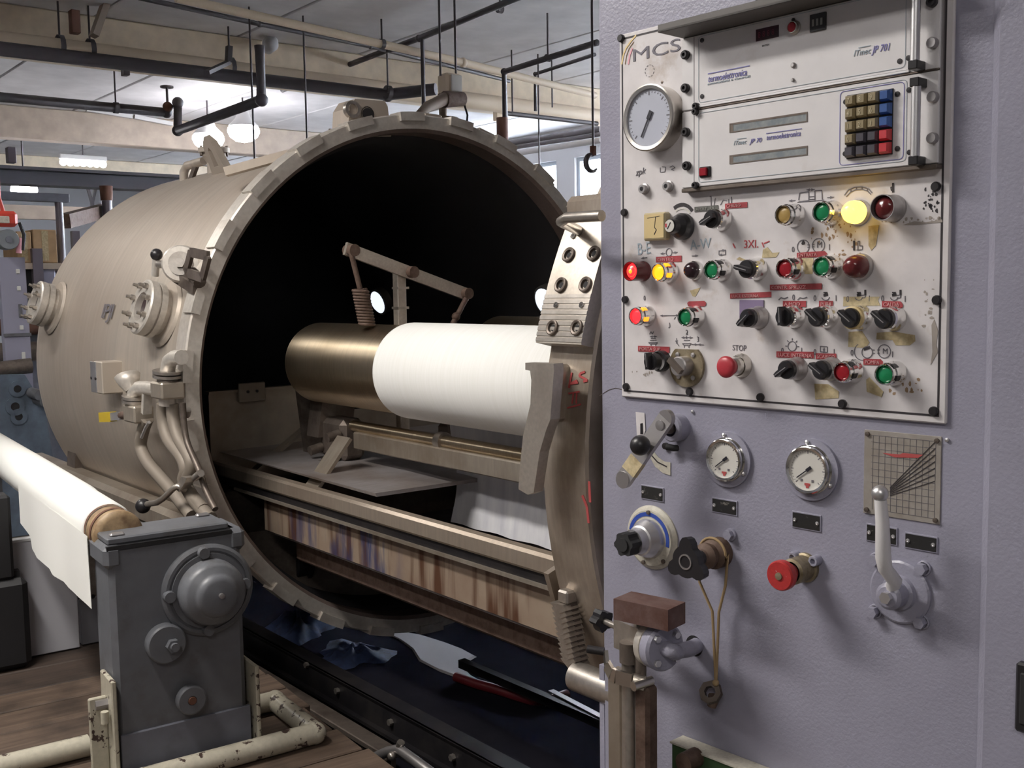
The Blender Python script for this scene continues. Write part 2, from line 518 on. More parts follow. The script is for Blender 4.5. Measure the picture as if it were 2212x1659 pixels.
    def sphere(s, c, r, n=16, m=10, sc=(1, 1, 1)):
        prof = [(r * math.sin(PI * i / m), -r * math.cos(PI * i / m)) for i in range(m + 1)]
        o = len(s.v)
        s.turned(prof, (0, 0, 0), (0, 0, 1), n)
        for i in range(o, len(s.v)):
            p = s.v[i]; s.v[i] = (c[0] + p[0] * sc[0], c[1] + p[1] * sc[1], c[2] + p[2] * sc[2])
        return s

    def hexbolt(s, p, d, r, h):
        return s.cyl(p, Vector(p) + Vector(d) * h, r, n=6, smooth=False)

    def grid(s, fn, nu, nv, smooth=True, thick=None):
        vs = [fn(i / nu, j / nv) for j in range(nv + 1) for i in range(nu + 1)]
        fs = [(j * (nu + 1) + i, j * (nu + 1) + i + 1, (j + 1) * (nu + 1) + i + 1, (j + 1) * (nu + 1) + i) for j in range(nv) for i in range(nu)]
        return s.add(vs, fs, smooth)

    def mesh(s, name, mat):
        me = bpy.data.meshes.new(name)
        me.from_pydata(s.v, [], s.f)
        mats = mat if isinstance(mat, (list, tuple)) else [mat]
        for q in mats:
            me.materials.append(MATS[q])
        me.polygons.foreach_set('use_smooth', s.sm)
        me.polygons.foreach_set('material_index', s.mi)
        me.update()
        return me

    def build(s, name, mat, parent=None, loc=None, rot=None):
        o = bpy.data.objects.new(name, s.mesh(name, mat))
        COL.objects.link(o)
        if parent is not None:
            o.parent = parent
        if loc is not None:
            o.location = loc
        if rot is not None:
            o.rotation_euler = rot
        return o


def tag(o, label=None, cat=None, group=None, kind=None):
    if label: o['label'] = label
    if cat: o['category'] = cat
    if group: o['group'] = group
    if kind: o['kind'] = kind
    return o


def thing(name, fr, label, cat, group=None, at=(0, 0, 0)):
    """an Empty at a thing's base, turned with its frame; parts are built in frame coordinates minus `at`"""
    o = bpy.data.objects.new(name, None); COL.objects.link(o)
    o.empty_display_size = 0.1
    o.location = fr.world(at); o.rotation_euler = (0, 0, fr.r)
    return tag(o, label, cat, group)


def solo(o, fr, at=(0, 0, 0)):
    """place a one-mesh thing built in frame coordinates"""
    o.location = fr.world(at); o.rotation_euler = (0, 0, fr.r)
    return o


def share(name, me, parent, loc, rot=None, label=None):
    o = bpy.data.objects.new(name, me); COL.objects.link(o); o.parent = parent; o.location = loc
    if rot is not None: o.rotation_euler = rot
    if label: o['label'] = label
    return o


def text_mesh(body, size, depth, mat, shear=0.0, sx=1.0, space=1.0):
    """lettering as a thin solid in the x-z plane, facing -y, lower left corner at the origin"""
    cu = bpy.data.curves.new('lettering', 'FONT')
    cu.body = body; cu.size = size; cu.extrude = depth; cu.shear = shear; cu.space_character = space
    cu.resolution_u = 3
    tmp = bpy.data.objects.new('lettering', cu)
    COL.objects.link(tmp)
    dg = bpy.context.evaluated_depsgraph_get()
    me = bpy.data.meshes.new_from_object(tmp.evaluated_get(dg))
    COL.objects.unlink(tmp); bpy.data.objects.remove(tmp)
    me.name = 'lettering'
    me.transform(Matrix(((sx, 0, 0, 0), (0, 0, -1, 0), (0, 1, 0, 0), (0, 0, 0, 1))))
    me.materials.clear(); me.materials.append(MATS[mat])
    return me


def lettering(body, size, mat, parent, loc, rot=0.0, shear=0.0, sx=1.0, space=1.0, name='lettering', depth=0.0003):
    o = bpy.data.objects.new(name, text_mesh(body, size, depth, mat, shear, sx, space))
    COL.objects.link(o); o.parent = parent; o.location = loc; o.rotation_euler = (0, rot, 0)
    return o

# ------------------------------------------------------------------ the hall
CEIL = 3.85
RX0, RX1, RY0, RY1 = -7.0, 10.6, -5.0, 24.0


def struct(name, mb, mat, label, at=(0, 0, 0)):
    o = solo(mb.build(name, mat), ROOM, at)
    return tag(o, label, kind='structure')


struct('floor', MB().box((RX0, RY0, -0.15), (RX1, RY1, -0.004)), 'concrete', 'dark grey concrete floor of the hall')
struct('wall_left', MB().box((RX0 - 0.2, RY0 - 0.2, -0.15), (RX0, RY1 + 0.2, CEIL + 0.15)), 'wall_white', 'white side wall of the hall')
struct('wall_back', MB().box((RX0, RY1, -0.15), (RX1, RY1 + 0.2, CEIL + 0.15)), 'wall_white', 'white far wall of the hall')
struct('wall_front', MB().box((RX0, RY0 - 0.2, -0.15), (RX1, RY0, CEIL + 0.15)), 'wall_white', 'white wall behind the viewer')
# right wall with a ribbon of windows
w = MB()
WZ0, WZ1 = 2.4, 3.42
WIN = [4.2 + 2.6 * i for i in range(6)]
WL = 2.2
w.box((RX1, RY0 - 0.2, -0.15), (RX1 + 0.2, RY1 + 0.2, WZ0)); w.box((RX1, RY0 - 0.2, WZ1), (RX1 + 0.2, RY1 + 0.2, CEIL + 0.15))
edges = [RY0 - 0.2]
for y in WIN:
    w.box((RX1, edges[-1], WZ0), (RX1 + 0.2, y, WZ1)); edges.append(y + WL)
w.box((RX1, edges[-1], WZ0), (RX1 + 0.2, RY1 + 0.2, WZ1))
struct('wall_right', w, 'wall_white', 'white wall with a row of bright windows')
for i, y in enumerate(WIN):
    f = MB(); x0 = RX1 + 0.05
    f.box((x0, y, WZ0), (x0 + 0.06, y + WL, WZ0 + 0.06)); f.box((x0, y, WZ1 - 0.06), (x0 + 0.06, y + WL, WZ1))
    for k in range(3):
        yy = y + (WL - 0.06) * k / 2
        f.box((x0, yy, WZ0 + 0.06), (x0 + 0.06, yy + 0.06, WZ1 - 0.06))
    o = struct('window_%d' % (i + 1), f, 'window_frame', 'bright window with a pale blue frame in the side wall')
    for k in range(2):
        y0 = y + 0.06 + k * (WL - 0.06) / 2
        MB().box((x0 + 0.025, y0, WZ0 + 0.06), (x0 + 0.031, y0 + (WL - 0.18) / 2, WZ1 - 0.06)).build('pane', 'clear_glass', o)
# ceiling of long pale panels between the beams
ce = struct('ceiling', MB().box((RX0, RY0, CEIL + 0.03), (RX1, RY1, CEIL + 0.15)), 'ceiling_white', 'pale panelled ceiling between cream beams')
rows = [(-5.0, -0.3), (-0.3, 4.5), (4.5, 9.3), (9.3, 14.1), (14.1, 18.9), (18.9, 24.0)]
npan = 14; pw = (RX1 - RX0) / npan
pm = {}
for (y0, y1) in rows:
    L = round(y1 - y0, 2)
    if L not in pm:
        pm[L] = MB().box((0.012, 0.012, 0), (pw - 0.012, L - 0.012, 0.035), 0.008).mesh('ceiling_panel', 'ceiling_white')
    for i in range(npan):
        share('ceiling_panel', pm[L], ce, (RX0 + i * pw, y0, CEIL + random.uniform(-0.004, 0.0)))

# beams across the hall
def ibeam(y, z0, z1, x0, x1, mat, label, flange=0.22, t=0.035):
    m = MB()
    m.box((x0, y - 0.02, z0 + t), (x1, y + 0.02, z1 - t))
    m.box((x0, y - flange / 2, z0), (x1, y + flange / 2, z0 + t)); m.box((x0, y - flange / 2, z1 - t), (x1, y + flange / 2, z1))
    o = solo(m.build('ceiling_beam', mat), ROOM)
    return tag(o, label, 'beam', 'cream roof beams')


def boxbeam(name, y, z0, z1, x0, x1, dy, mat, label, cat='beam', group='cream roof beams'):
    o = solo(MB().box((x0, y - dy / 2, z0), (x1, y + dy / 2, z1), 0.012).build(name, mat), ROOM)
    return tag(o, label, cat, group)


boxbeam('roof_beam', 9.3, 3.46, 3.845, RX0, RX1, 0.24, 'beam_cream', 'nearest cream roof beam, directly behind the pale overhead pipe')
boxbeam('roof_beam', 14.1, 3.46, 3.845, RX0, RX1, 0.24, 'beam_tan', 'tan roof beam behind the glaring lamps, second from the front')
boxbeam('roof_beam', 18.9, 3.46, 3.845, RX0, RX1, 0.24, 'beam_cream', 'farthest cream roof beam above the dark crane beam')

# strip light housings
for i, (x, y, z, wt) in enumerate(STRIPS):
    lab = ['strip light above the front aisle', 'strip light behind the viewer', 'strip light over the white cloth roll', 'strip light above the closed end of the vessel',
           'strip light behind the cabinet', 'strip light by the windows behind the cabinet'][i]
    t = thing('strip_light', ROOM, 'white hanging fluorescent ' + lab, 'ceiling light', 'hall strip lights', (x, y, z))
    MB().prism([(-0.16, 0.012), (0.16, 0.012), (0.09, 0.09), (-0.09, 0.09)], -0.8, 0.8, 'y').build('housing', 'fixture_white', t)
    for q in (-0.07, 0.07):
        MB().cyl((q, -0.76, 0.004), (q, 0.76, 0.004), 0.013, n=8).build('tube', 'tube_white', t)
    for q in (-0.6, 0.6):
        MB().cyl((0, q, 0.09), (0, q, CEIL - z), 0.006, n=6).build('hanger_rod', 'pipe_dark', t)


def pipe(name, pts, r, mat, label, cat='pipe', group=None, hangers=(), n=12, flanges=()):
    """a pipe run with its hanger rods; pts in ROOM coordinates"""
    b0 = Vector(pts[0])
    t = thing(name, ROOM, label, cat, group, b0)
    P = [Vector(p) - b0 for p in pts]
    MB().tube(P, r, n).build('run', mat, t)
    for p in P[1:-1]:
        MB().sphere(p, r * 1.25, 12, 8).build('elbow', mat, t)
    for h in hangers:
        q = Vector(h) - b0
        MB().cyl(q, (q.x, q.y, CEIL - b0.z), 0.008, n=6).build('hanger_rod', 'pipe_dark', t)
        MB().lathe([(r * 1.2, -0.02), (r * 1.2, 0.02)], q, (1, 0, 0), 12).build('clamp', 'pipe_dark', t)
    return t


def rp(u, v, y):
    return ROOM.hit(u, v, 'y', y)


# big pale pipe just in front of the first beam, and the dark pipe below it
a_ = rp(-60, 80, 8.9); b_ = rp(1400, 225, 8.9)
pipe('overhead_pipe', [(a_.x, 8.9, a_.z - 0.01), (b_.x, 8.9, a_.z - 0.03)], 0.085, 'pipe_tan', 'thick cream overhead pipe along the first roof beam', hangers=[(rp(128, 70, 8.9).x, 8.9, a_.z), (rp(193, 70, 8.9).x, 8.9, a_.z), (rp(495, 110, 8.9).x, 8.9, a_.z)], n=16)
a_ = rp(-60, 98, 8.7); b_ = rp(836, 184, 8.7); z_ = a_.z
pipe('overhead_pipe', [(a_.x, 8.7, z_), (b_.x, 8.7, z_), (b_.x + 0.28, 8.3, z_ + 0.02)], 0.055, 'pipe_dark', 'dark overhead pipe slung under the thick cream pipe', hangers=[(rp(885, 170, 8.5).x - 0.18, 8.6, z_)])
a_ = rp(400, 0, 7.8)
pipe('overhead_pipe', [ROOM.hit(380, -5, 'z', 3.72), ROOM.hit(1000, 135, 'z', 3.60), ROOM.hit(1285, 206, 'z', 3.55)], 0.035, 'pipe_tan', 'thin cream pipe slanting under the ceiling', hangers=[ROOM.hit(825, 95, 'z', 3.64)])
pipe('conduit', [ROOM.hit(300, -5, 'z', 3.79), ROOM.hit(560, 52, 'z', 3.77), ROOM.hit(800, 100, 'z', 3.74), ROOM.hit(1100, 175, 'z', 3.72)], 0.02, 'pipe_dark', 'thin dark conduit running beside the thin cream pipe')
pipe('conduit', [ROOM.hit(610, 195, 'z', 3.72), ROOM.hit(845, 105, 'z', 3.74), ROOM.hit(905, 83, 'z', 3.74), ROOM.hit(1130, -10, 'z', 3.74)], 0.026, 'pipe_dark', 'dark conduit climbing diagonally across the ceiling panels', hangers=[ROOM.hit(1080, 20, 'z', 3.74)])
p0 = ROOM.hit(912, 85, 'z', 3.72)
pipe('conduit', [p0, (p0.x, p0.y, 2.35)], 0.018, 'pipe_dark', 'thin dark drop pipe above the vessel top')
# the dark pipe on the left with its drop and its long slanting arm
y_ = 9.8
q0 = rp(-40, 206, y_); q1 = rp(360, 240, y_); z_ = q0.z
e0 = ROOM.hit(384, 222, 'y', y_ - 0.1); e1 = ROOM.hit(384, 282, 'y', y_ - 0.1); e2 = ROOM.hit(565, 216, 'z', e1.z); e3 = Vector((e2.x, e2.y, 3.46))
pipe('overhead_pipe', [(q0.x, y_, z_), (q1.x, y_, z_), (e0.x, y_ - 0.1, e0.z), tuple(e1), tuple(e2), tuple(e3)], 0.042, 'pipe_dark', 'dark pipe with a low slanting arm, upper left', hangers=[(rp(250, 225, y_).x, y_, z_)])
v_ = rp(362, 228, y_ - 0.05)
t = thing('valve', ROOM, 'small red brown valve with a handwheel on the dark overhead pipe', 'valve', None, v_)
MB().cyl((0, 0, 0), (0, 0, 0.16), 0.012, n=8).build('stem', 'pipe_dark', t)
MB().lathe([(0.0, 0.16), (0.06, 0.16), (0.06, 0.175), (0.0, 0.175)], (0, 0, 0), (0, 0, 1), 14).build('handwheel', 'pipe_dark', t)
MB().sphere((0, 0, -0.01), 0.045).build('body', 'rust', t)
# right hand side pipes in front of the windows
c0 = rp(1092, 300, 7.6); c1 = rp(1089, 155, 7.6); c2 = ROOM.hit(1290, 92, 'z', c1.z)
pipe('conduit', [(c0.x, 7.6, c0.z), (c1.x, 7.6, c1.z), tuple(c2)], 0.026, 'pipe_dark', 'dark pipe turning from a drop to the upper right, left of the windows', hangers=[tuple(c1 * 0.5 + c2 * 0.5)])
c1 = rp(1089, 244, 7.9)
pipe('conduit', [(c1.x, 7.9, c1.z), (rp(1290, 245, 7.9).x, 7.9, c1.z)], 0.022, 'pipe_dark', 'dark level pipe crossing in front of the window wall')
c0 = rp(1157, 240, 8.4); c1 = rp(1156, 160, 8.4); c2 = ROOM.hit(1285, 118, 'z', c1.z)
pipe('conduit', [(c0.x, 8.4, c0.z), (c1.x, 8.4, c1.z), tuple(c2)], 0.018, 'pipe_dark', 'thin dark pipe with a rounded bend near the windows')
c0 = rp(1085, 285, 7.3)
pipe('conduit', [(c0.x, 7.3, c0.z - 0.2), (c0.x, 7.3, c0.z + 0.12)], 0.05, 'rust', 'short brown pipe stub behind the vessel rim')
c0 = rp(1050, 330, 10.2); c1 = rp(1290, 262, 10.2)
for k, (ya, za, rr, mm, lb) in enumerate([(312, 298, 0.05, 'pipe_dark', 'upper dark duct before the windows'), (322, 306, 0.03, 'pipe_dark', 'middle dark rail before the windows'), (335, 318, 0.035, 'wall_white', 'white rail under the dark ducts')]):
    p = ROOM.hit(1060, ya, 'x', 9.2); q = ROOM.hit(1320, za - 60, 'x', 9.2)
    pipe('service_duct', [ROOM.hit(1090, ya, 'x', 9.4 - 0.3 * k), ROOM.hit(1300, ya - 32, 'x', 9.4 - 0.3 * k)], rr, mm, lb, 'duct')
# vertical cream post piece and hanging rods
for (u, v0, v1, lab) in [(1075, 160, 262, 'cream hanger post below the first beam')]:
    p = rp(u, v1, 9.15)
    o = solo(MB().box((p.x - 0.05, 9.1, p.z), (p.x + 0.05, 9.17, 3.46), 0.006).build('hanger_post', 'beam_cream'), ROOM)
    tag(o, lab, 'post')
for (u, v, zz, lab) in [(1107, 243, 3.0, 'thin rod hanging left of the round pipe bend'), (1193, 232, 3.0, 'thin rod hanging right of the round pipe bend'), (663, 300, 2.9, 'thin rod hanging above the vessel lug'), (1165, 355, 2.6, 'thin rod hanging before the window edge'), (550, 350, 2.8, 'thin rod hanging right of the glaring lamps')]:
    p = ROOM.hit(u, v, 'y', 8.2)
    o = solo(MB().cyl((p.x, p.y, p.z), (p.x, p.y, CEIL), 0.008, n=6).build('hanger_rod', 'pipe_dark'), ROOM)
    tag(o, lab, 'rod', 'hanging rods')


# small structural bits among the overhead pipes
for (u, v0, v1, w_, mt, lab) in [(164, 22, 72, 0.07, 'rust', 'brown hanger post above the thick cream pipe, upper left'), (273, 136, 163, 0.05, 'column_grey', 'short dark post under the dark overhead pipe'), (26, 318, 352, 0.06, 'column_grey', 'short grey post above the crane beam at far left')]:
    p = rp(u, v1, 9.0); q = rp(u, v0, 9.0)
    o = solo(MB().box((p.x - w_ / 2, 8.98, p.z), (p.x + w_ / 2, 9.06, q.z), 0.004).build('short_post', mt), ROOM); tag(o, lab, 'post', 'short posts')
a_ = rp(203, 78, 8.8); b_ = rp(232, -4, 8.8)
tag(solo(MB().quadbar(a_, b_, 0.05, 0.11, (0, 1, 0)).build('diagonal_strut', 'beam_tan'), ROOM), 'tan diagonal strut at the top left', 'strut')
for (u0, v0, u1, v1, lab) in [(30, 215, 80, 221, 'left white strip standing in for a bright light streak under the dark pipe'), (186, 236, 285, 252, 'middle white strip standing in for a bright light streak under the dark pipe'), (290, 252, 372, 268, 'right white strip standing in for a bright light streak under the dark pipe')]:
    p = rp(u0, v0, 13.9); q = rp(u1, v1, 13.9)
    tag(solo(MB().quadbar(p, q, 0.06, 0.05).build('light_streak', 'fixture_white'), ROOM), lab, 'light streak', 'light streaks')  # added white strips that imitate bright streaks of lamp light
a_ = ROOM.hit(495, 100, 'y', 8.55); b_ = ROOM.hit(493, 135, 'y', 8.55); c_ = ROOM.hit(446, 157, 'y', 8.2)
t = thing('pipe_bracket', ROOM, 'dark bracket with a slanting foot on the dark overhead pipe', 'bracket', None, b_)
MB().quadbar(a_ - b_, Vector((0, 0, 0)), 0.04, 0.06, (0, 1, 0)).build('drop', 'pipe_dark', t)
MB().quadbar(Vector((0, 0, 0)), c_ - b_, 0.05, 0.03).build('foot', 'pipe_dark', t)

# lamps that glare in the photograph: high bay lamps with round reflectors
def highbay(p, r, label, mat='globe_white'):
    t = thing('high_bay_lamp', ROOM, label, 'lamp', 'glaring lamps', p)
    MB().turned([(0.0, 0.02), (r * 0.9, 0.02), (r * 0.92, 0.04), (r * 0.5, 0.12), (r * 0.25, 0.24), (0.0, 0.25)], (0, 0, 0), (0, 0, 1), 20).build('reflector', 'fixture_white', t)
    MB().turned([(0.0, -0.16), (r * 0.5, -0.14), (r * 0.85, -0.09), (r, -0.03), (r * 0.95, 0.015), (0, 0.02)], (0, 0, 0), (0, 0, 1), 20).build('diffuser', mat, t)
    MB().cyl((0, 0, 0.25), (0, 0, CEIL - p[2]), 0.01, n=6).build('hanger_rod', 'pipe_dark', t)


highbay(ROOM.hit(450, 296, 'y', 12.4), 0.19, 'left one of the glaring lamps above the vessel filler')
highbay(ROOM.hit(526, 279, 'y', 12.0), 0.19, 'right one of the glaring lamps above the vessel filler')
highbay(ROOM.hit(52, 406, 'y', 14.5), 0.16, 'glaring lamp under the dark crane beam, far left')
# lamp made of a row of small bulbs behind the crane beam
p = ROOM.hit(180, 351, 'y', 15.5)
t = thing('bulb_row_lamp', ROOM, 'row of small white bulbs just above the dark crane beam', 'lamp', None, p)
MB().box((-0.32, -0.04, 0.03), (0.32, 0.04, 0.10), 0.01).build('housing', 'fixture_white', t)
for k in range(7):
    MB().sphere((-0.27 + k * 0.09, 0, -0.01), 0.05, 10, 6).build('bulb', 'tube_white', t)
MB().cyl((0, 0, 0.1), (0, 0, CEIL - p.z), 0.008, n=6).build('hanger_rod', 'pipe_dark', t)
# small white spotlights on the ceiling
for (u, v, lab) in [(584, 95, 'small white spotlight above the thick cream pipe')]:
    p = rp(u, v, 9.05)
    t = thing('spotlight', ROOM, lab, 'lamp', None, p)
    MB().turned([(0.0, -0.09), (0.05, -0.09), (0.075, 0.0), (0.06, 0.05), (0, 0.06)], (0, 0, 0), (0.5, 0.4, 0.6), 14).build('head', 'wall_white', t)
    MB().quadbar((0, 0, 0), (0.03, 0.03, CEIL - p.z), 0.03, 0.02).build('arm', 'fixture_white', t)

# hanging monitor-like box and the hose arm above the vessel
p = ROOM.hit(972, 180, 'y', 7.0)
t = thing('hanging_light_box', ROOM, 'cream hanging box lamp with yellow edge above the vessel top', 'lamp', None, p)
MB().box((-0.08, -0.07, -0.09), (0.07, 0.07, 0.07), 0.02).build('housing', 'pipe_tan', t)
MB().box((-0.045, -0.085, -0.075), (0.06, -0.068, 0.055), 0.006).build('front_glass', 'dial_face', t)
MB().box((0.072, -0.05, -0.07), (0.084, 0.03, 0.06), 0.004).build('yellow_edge', 'beige_meter', t)
for q in (-0.09, 0.06):
    MB().cyl((q, 0, 0.05), (q, 0, CEIL - p.z), 0.009, n=6).build('hanger_rod', 'pipe_dark', t)
MB().cyl((-0.075, 0, -0.09), (-0.075, 0, -0.28), 0.04, 0.03, n=10).build('neck', 'hose_tan', t)
MB().lathe([(0.0, 0), (0.11, 0), (0.11, 0.015), (0, 0.015)], (-0.06, 0, -0.29), (0, 0, 1), 14).build('collar', 'hose_tan', t)
k0 = ROOM.hit(900, 255, 'y', 6.75); k1 = ROOM.hit(938, 225, 'y', 6.85); k2 = ROOM.hit(962, 213, 'y', 6.9); k3 = ROOM.hit(996, 219, 'y', 6.9)
t = thing('hose_arm', ROOM, 'brown padded hose arm drooping over the vessel top', 'hose', None, k3)
MB().tube([Vector(q) - k3 for q in (k0, (k0 * 0.4 + k1 * 0.6) + Vector((0, 0, 0.02)), k1, k2, k2 * 0.4 + k3 * 0.6)], [0.035, 0.042, 0.045, 0.05, 0.05], 10).build('hose', 'hose_tan', t)
MB().cyl((-0.16, 0, 0.0), (0.02, 0, 0.02), 0.065, 0.055, n=12).build('motor', 'rusty_steel', t)
MB().tube([(0.03, 0, -0.02), (0.06, 0, -0.10), (0.05, 0, -0.2), (0.0, 0, -0.28)], 0.008, 6).build('cable', 'black_rubber', t)

# dark crane beam, posts and shelving at the left
x0 = rp(-60, 372, 11.0).x; x1 = rp(392, 392, 11.0).x; zt = rp(200, 370, 11.0).z; zb = rp(200, 407, 11.0).z
m = MB().box((x0, 10.98, zb + 0.03), (x1, 11.02, zt - 0.03)).box((x0, 10.88, zb), (x1, 11.12, zb + 0.03)).box((x0, 10.88, zt - 0.03), (x1, 11.12, zt))
tag(solo(m.build('crane_beam', 'beam_dark'), ROOM), 'dark blue grey steel crane beam behind the vessel', 'beam')
p = rp(228, 384, 10.7)
t = thing('steel_column', ROOM, 'dark round column under the crane beam', 'column', 'dark columns', (p.x, 10.7, 0))
MB().cyl((0, 0, 0), (0, 0, zb), 0.048, n=16).build('shaft', 'column_grey', t)
MB().cyl((0, 0, zb - 0.14), (0, 0, zb), 0.056, 0.062, n=16).build('cap', 'rust', t)
MB().box((-0.12, -0.12, 0), (0.12, 0.12, 0.02)).build('base_plate', 'column_grey', t)
p = rp(127, 437, 9.6); q = rp(147, 428, 9.6)
t = thing('steel_column', ROOM, 'grey column carrying a short beam, left of the cardboard boxes', 'column', 'dark columns', (p.x, 9.6, 0))
MB().cyl((0, 0, 0), (0, 0, p.z), 0.032, n=14).build('shaft', 'column_grey', t)
MB().box((-0.55, -0.04, p.z), (q.x - p.x, 0.04, rp(127, 419, 9.6).z), 0.004).build('short_beam', 'stand_plate', t)
# sloping tan beam behind and the V bracket
p = rp(0, 455, 13.4); q = rp(235, 462, 13.4)
tag(solo(MB().box((p.x - 1, 13.35, p.z - 0.09), (q.x + 0.5, 13.45, p.z + 0.07)).build('tan_rail', 'beam_tan'), ROOM), 'tan rail below the crane beam at far left', 'beam')
t = thing('v_bracket', ROOM, 'dark V shaped bracket hanging left of the round column', 'bracket', None, rp(199, 440, 12.2))
MB().quadbar((0, 0, 0), (-0.075, 0, 0.33), 0.03, 0.03, (0, 1, 0)).quadbar((0, 0, 0), (0.085, 0, 0.33), 0.03, 0.03, (0, 1, 0)).quadbar((0, 0, 0.01), (0, 0, -0.12), 0.035, 0.035, (0, 1, 0)).build('arms', 'pipe_dark', t)
p0 = ROOM.hit(140, 478, 'y', 10.2); p1 = ROOM.hit(225, 455, 'y', 10.9)
tag(solo(MB().quadbar(p0, p1, 0.10, 0.13).build('rusty_beam', 'rusty_steel'), ROOM), 'rusty beam end behind the two columns', 'beam')

# shelving with cardboard boxes
yS = 9.4
zS = rp(80, 563, yS).z
xa = rp(-70, 560, yS).x; xb = rp(175, 560, yS).x
t = thing('storage_rack', ROOM, 'grey storage rack behind the vessel carrying cardboard boxes', 'rack', None, ((xa + xb) / 2, yS + 0.3, 0))
hw = (xb - xa) / 2
for sx in (-hw, hw - 0.06):
    for sy in (-0.3, 0.28):
        MB().box((sx, sy, 0), (sx + 0.06, sy + 0.06, zS + 0.25)).build('upright', 'column_grey', t)
px_ = rp(83, 600, yS).x - (xa + xb) / 2
MB().box((px_ - 0.04, -0.31, 0), (px_ + 0.04, -0.25, zS + 0.1)).build('upright', 'column_grey', t)
for zz in (zS, rp(60, 632, yS).z, rp(60, 740, yS).z):
    MB().box((-hw, -0.3, zz - 0.07), (hw, 0.34, zz - 0.02)).build('shelf', 'beam_tan', t)
for (u0, u1, vt, lab, mt) in [(36, 70, 500, 'shaded cardboard box on the storage rack', 'cardboard'), (71, 125, 496, 'large light cardboard box on the rack beside the column', 'cardboard')]:
    l = rp(u0, 540, yS + 0.05); r = rp(u1, 540, yS + 0.05); zt_ = rp((u0 + u1) / 2, vt, yS + 0.05).z
    o = MB().box((l.x + 0.005, yS + 0.05, zS - 0.018), (r.x - 0.005, yS + 0.5, zt_), 0.006)
    o = solo(o.build('cardboard_box', mt), ROOM); tag(o, lab, 'box', 'cardboard boxes')
    MB().box(((l.x + r.x) / 2 - 0.025, yS + 0.048, zS), ((l.x + r.x) / 2 + 0.025, yS + 0.0515, zt_ - 0.01)).build('tape', 'old_tape', o)
    o.children[0].location = (0, 0, 0)
# bins and equipment on the lower shelves
for (u0, u1, v0, v1, mt, lab) in [(92, 122, 575, 630, 'frame_lilac', 'pale grey bin on the storage rack'), (48, 80, 580, 630, 'black_post', 'black bin on the storage rack beside the grey bin')]:
    l = rp(u0, v1, yS + 0.05); r = rp(u1, v1, yS + 0.05)
    zb_ = rp(60, 632, yS).z - 0.018
    m = MB().box((l.x, yS + 0.05, zb_), (r.x, yS + 0.3, zb_ + 0.24), 0.01)
    o = solo(m.build('storage_bin', mt), ROOM); tag(o, lab, 'bin')
    MB().box((l.x - 0.008, yS + 0.042, zb_ + 0.22), (r.x + 0.008, yS + 0.308, zb_ + 0.245), 0.006).build('rim', mt, o)

# slotted lilac post leaning in front of the rack, with the red hoist above it
yF = 7.6
A = rp(22, 556, yF); B = rp(42, 842, yF)
t = thing('slotted_post', ROOM, 'pale lilac slotted steel post standing left of the vessel', 'post', None, (B.x, yF, 0))
d = Vector((A.x - B.x, 0, A.z - 0)); A2 = Vector((A.x - B.x, 0, A.z)); B2 = Vector((B.x - B.x, 0, B.z - 0.05))
d = (A2 - B2)
def on(k, w, y):
    return B2 + d * k + Vector((w, y, 0))
m = MB()
for (w0, w1, y0, y1) in [(-0.075, 0.0, -0.02, 0.05), (0.0, 0.085, -0.02, 0.05)]:
    vs = [on(0, w0, y0), on(0, w1, y0), on(0, w1, y1), on(0, w0, y1), on(1, w0, y0), on(1, w1, y0), on(1, w1, y1), on(1, w0, y1)]
    m.add(vs, [(3, 2, 1, 0), (4, 5, 6, 7), (0, 1, 5, 4), (1, 2, 6, 5), (2, 3, 7, 6), (3, 0, 4, 7)])
m.build('channel', 'frame_lilac', t)
for k, hh, mt in [(0.26, 0.12, 'slot_white'), (0.62, 0.09, 'stand_grey'), (0.78, 0.03, 'slot_white'), (0.5, 0.03, 'slot_white'), (0.08, 0.04, 'slot_white'), (0.9, 0.03, 'slot_white')]:
    c = on(k, 0.035, -0.024)
    MB().box((c.x - 0.012, c.y - 0.004, c.z - hh / 2), (c.x + 0.012, c.y + 0.003, c.z + hh / 2), 0.003).build('slot', mt, t)
MB().quadbar(on(0.45, -0.08, -0.03), on(0.45, 0.09, -0.03), 0.012, 0.02).build('seam', 'stand_grey', t)
MB().box((-0.12, -0.08, 0), (0.14, 0.12, 0.02)).build('base_plate', 'frame_lilac', t)
MB().quadbar((0.0, 0.02, 0.02), B2 + Vector((0.0, 0.02, 0.02)), 0.12, 0.07, (0, 1, 0)).build('lower_leg', 'machine_blue', t)
p = rp(8, 480, 7.5)
t = thing('chain_hoist', ROOM, 'red and grey chain hoist hanging at the left edge', 'hoist', None, p)
MB().box((-0.10, -0.06, -0.03), (0.075, 0.06, 0.07), 0.02).build('red_housing', 'hoist_red', t)
MB().box((-0.08, -0.068, -0.01), (0.02, -0.058, 0.035), 0.004).build('badge', 'dial_cream', t)
c = rp(14, 518, 7.5) - p
MB().lathe([(0.0, -0.06), (0.062, -0.06), (0.066, -0.05), (0.066, 0.05), (0.0, 0.05)], c, (0, 1, 0), 22).build('drum', 'hoist_grey', t)
MB().lathe([(0.0, -0.07), (0.022, -0.07), (0.022, -0.05), (0.0, -0.05)], c, (0, 1, 0), 12).build('hub', 'stand_plate', t)
MB().tube([(0.0, 0, 0.07), (-0.02, 0, 0.16), (-0.02, 0, CEIL - p.z)], 0.012, 8).build('chain', 'hoist_red', t)
MB().tube([(0.09, -0.02, 0.0), (0.115, -0.02, -0.08), (0.10, -0.02, -0.18)], 0.012, 8).build('cable', 'black_rubber', t)
MB().cyl((0.075, -0.02, -0.20), (0.085, -0.02, -0.10), 0.018, n=8).build('hook_block', 'logo_pink', t)

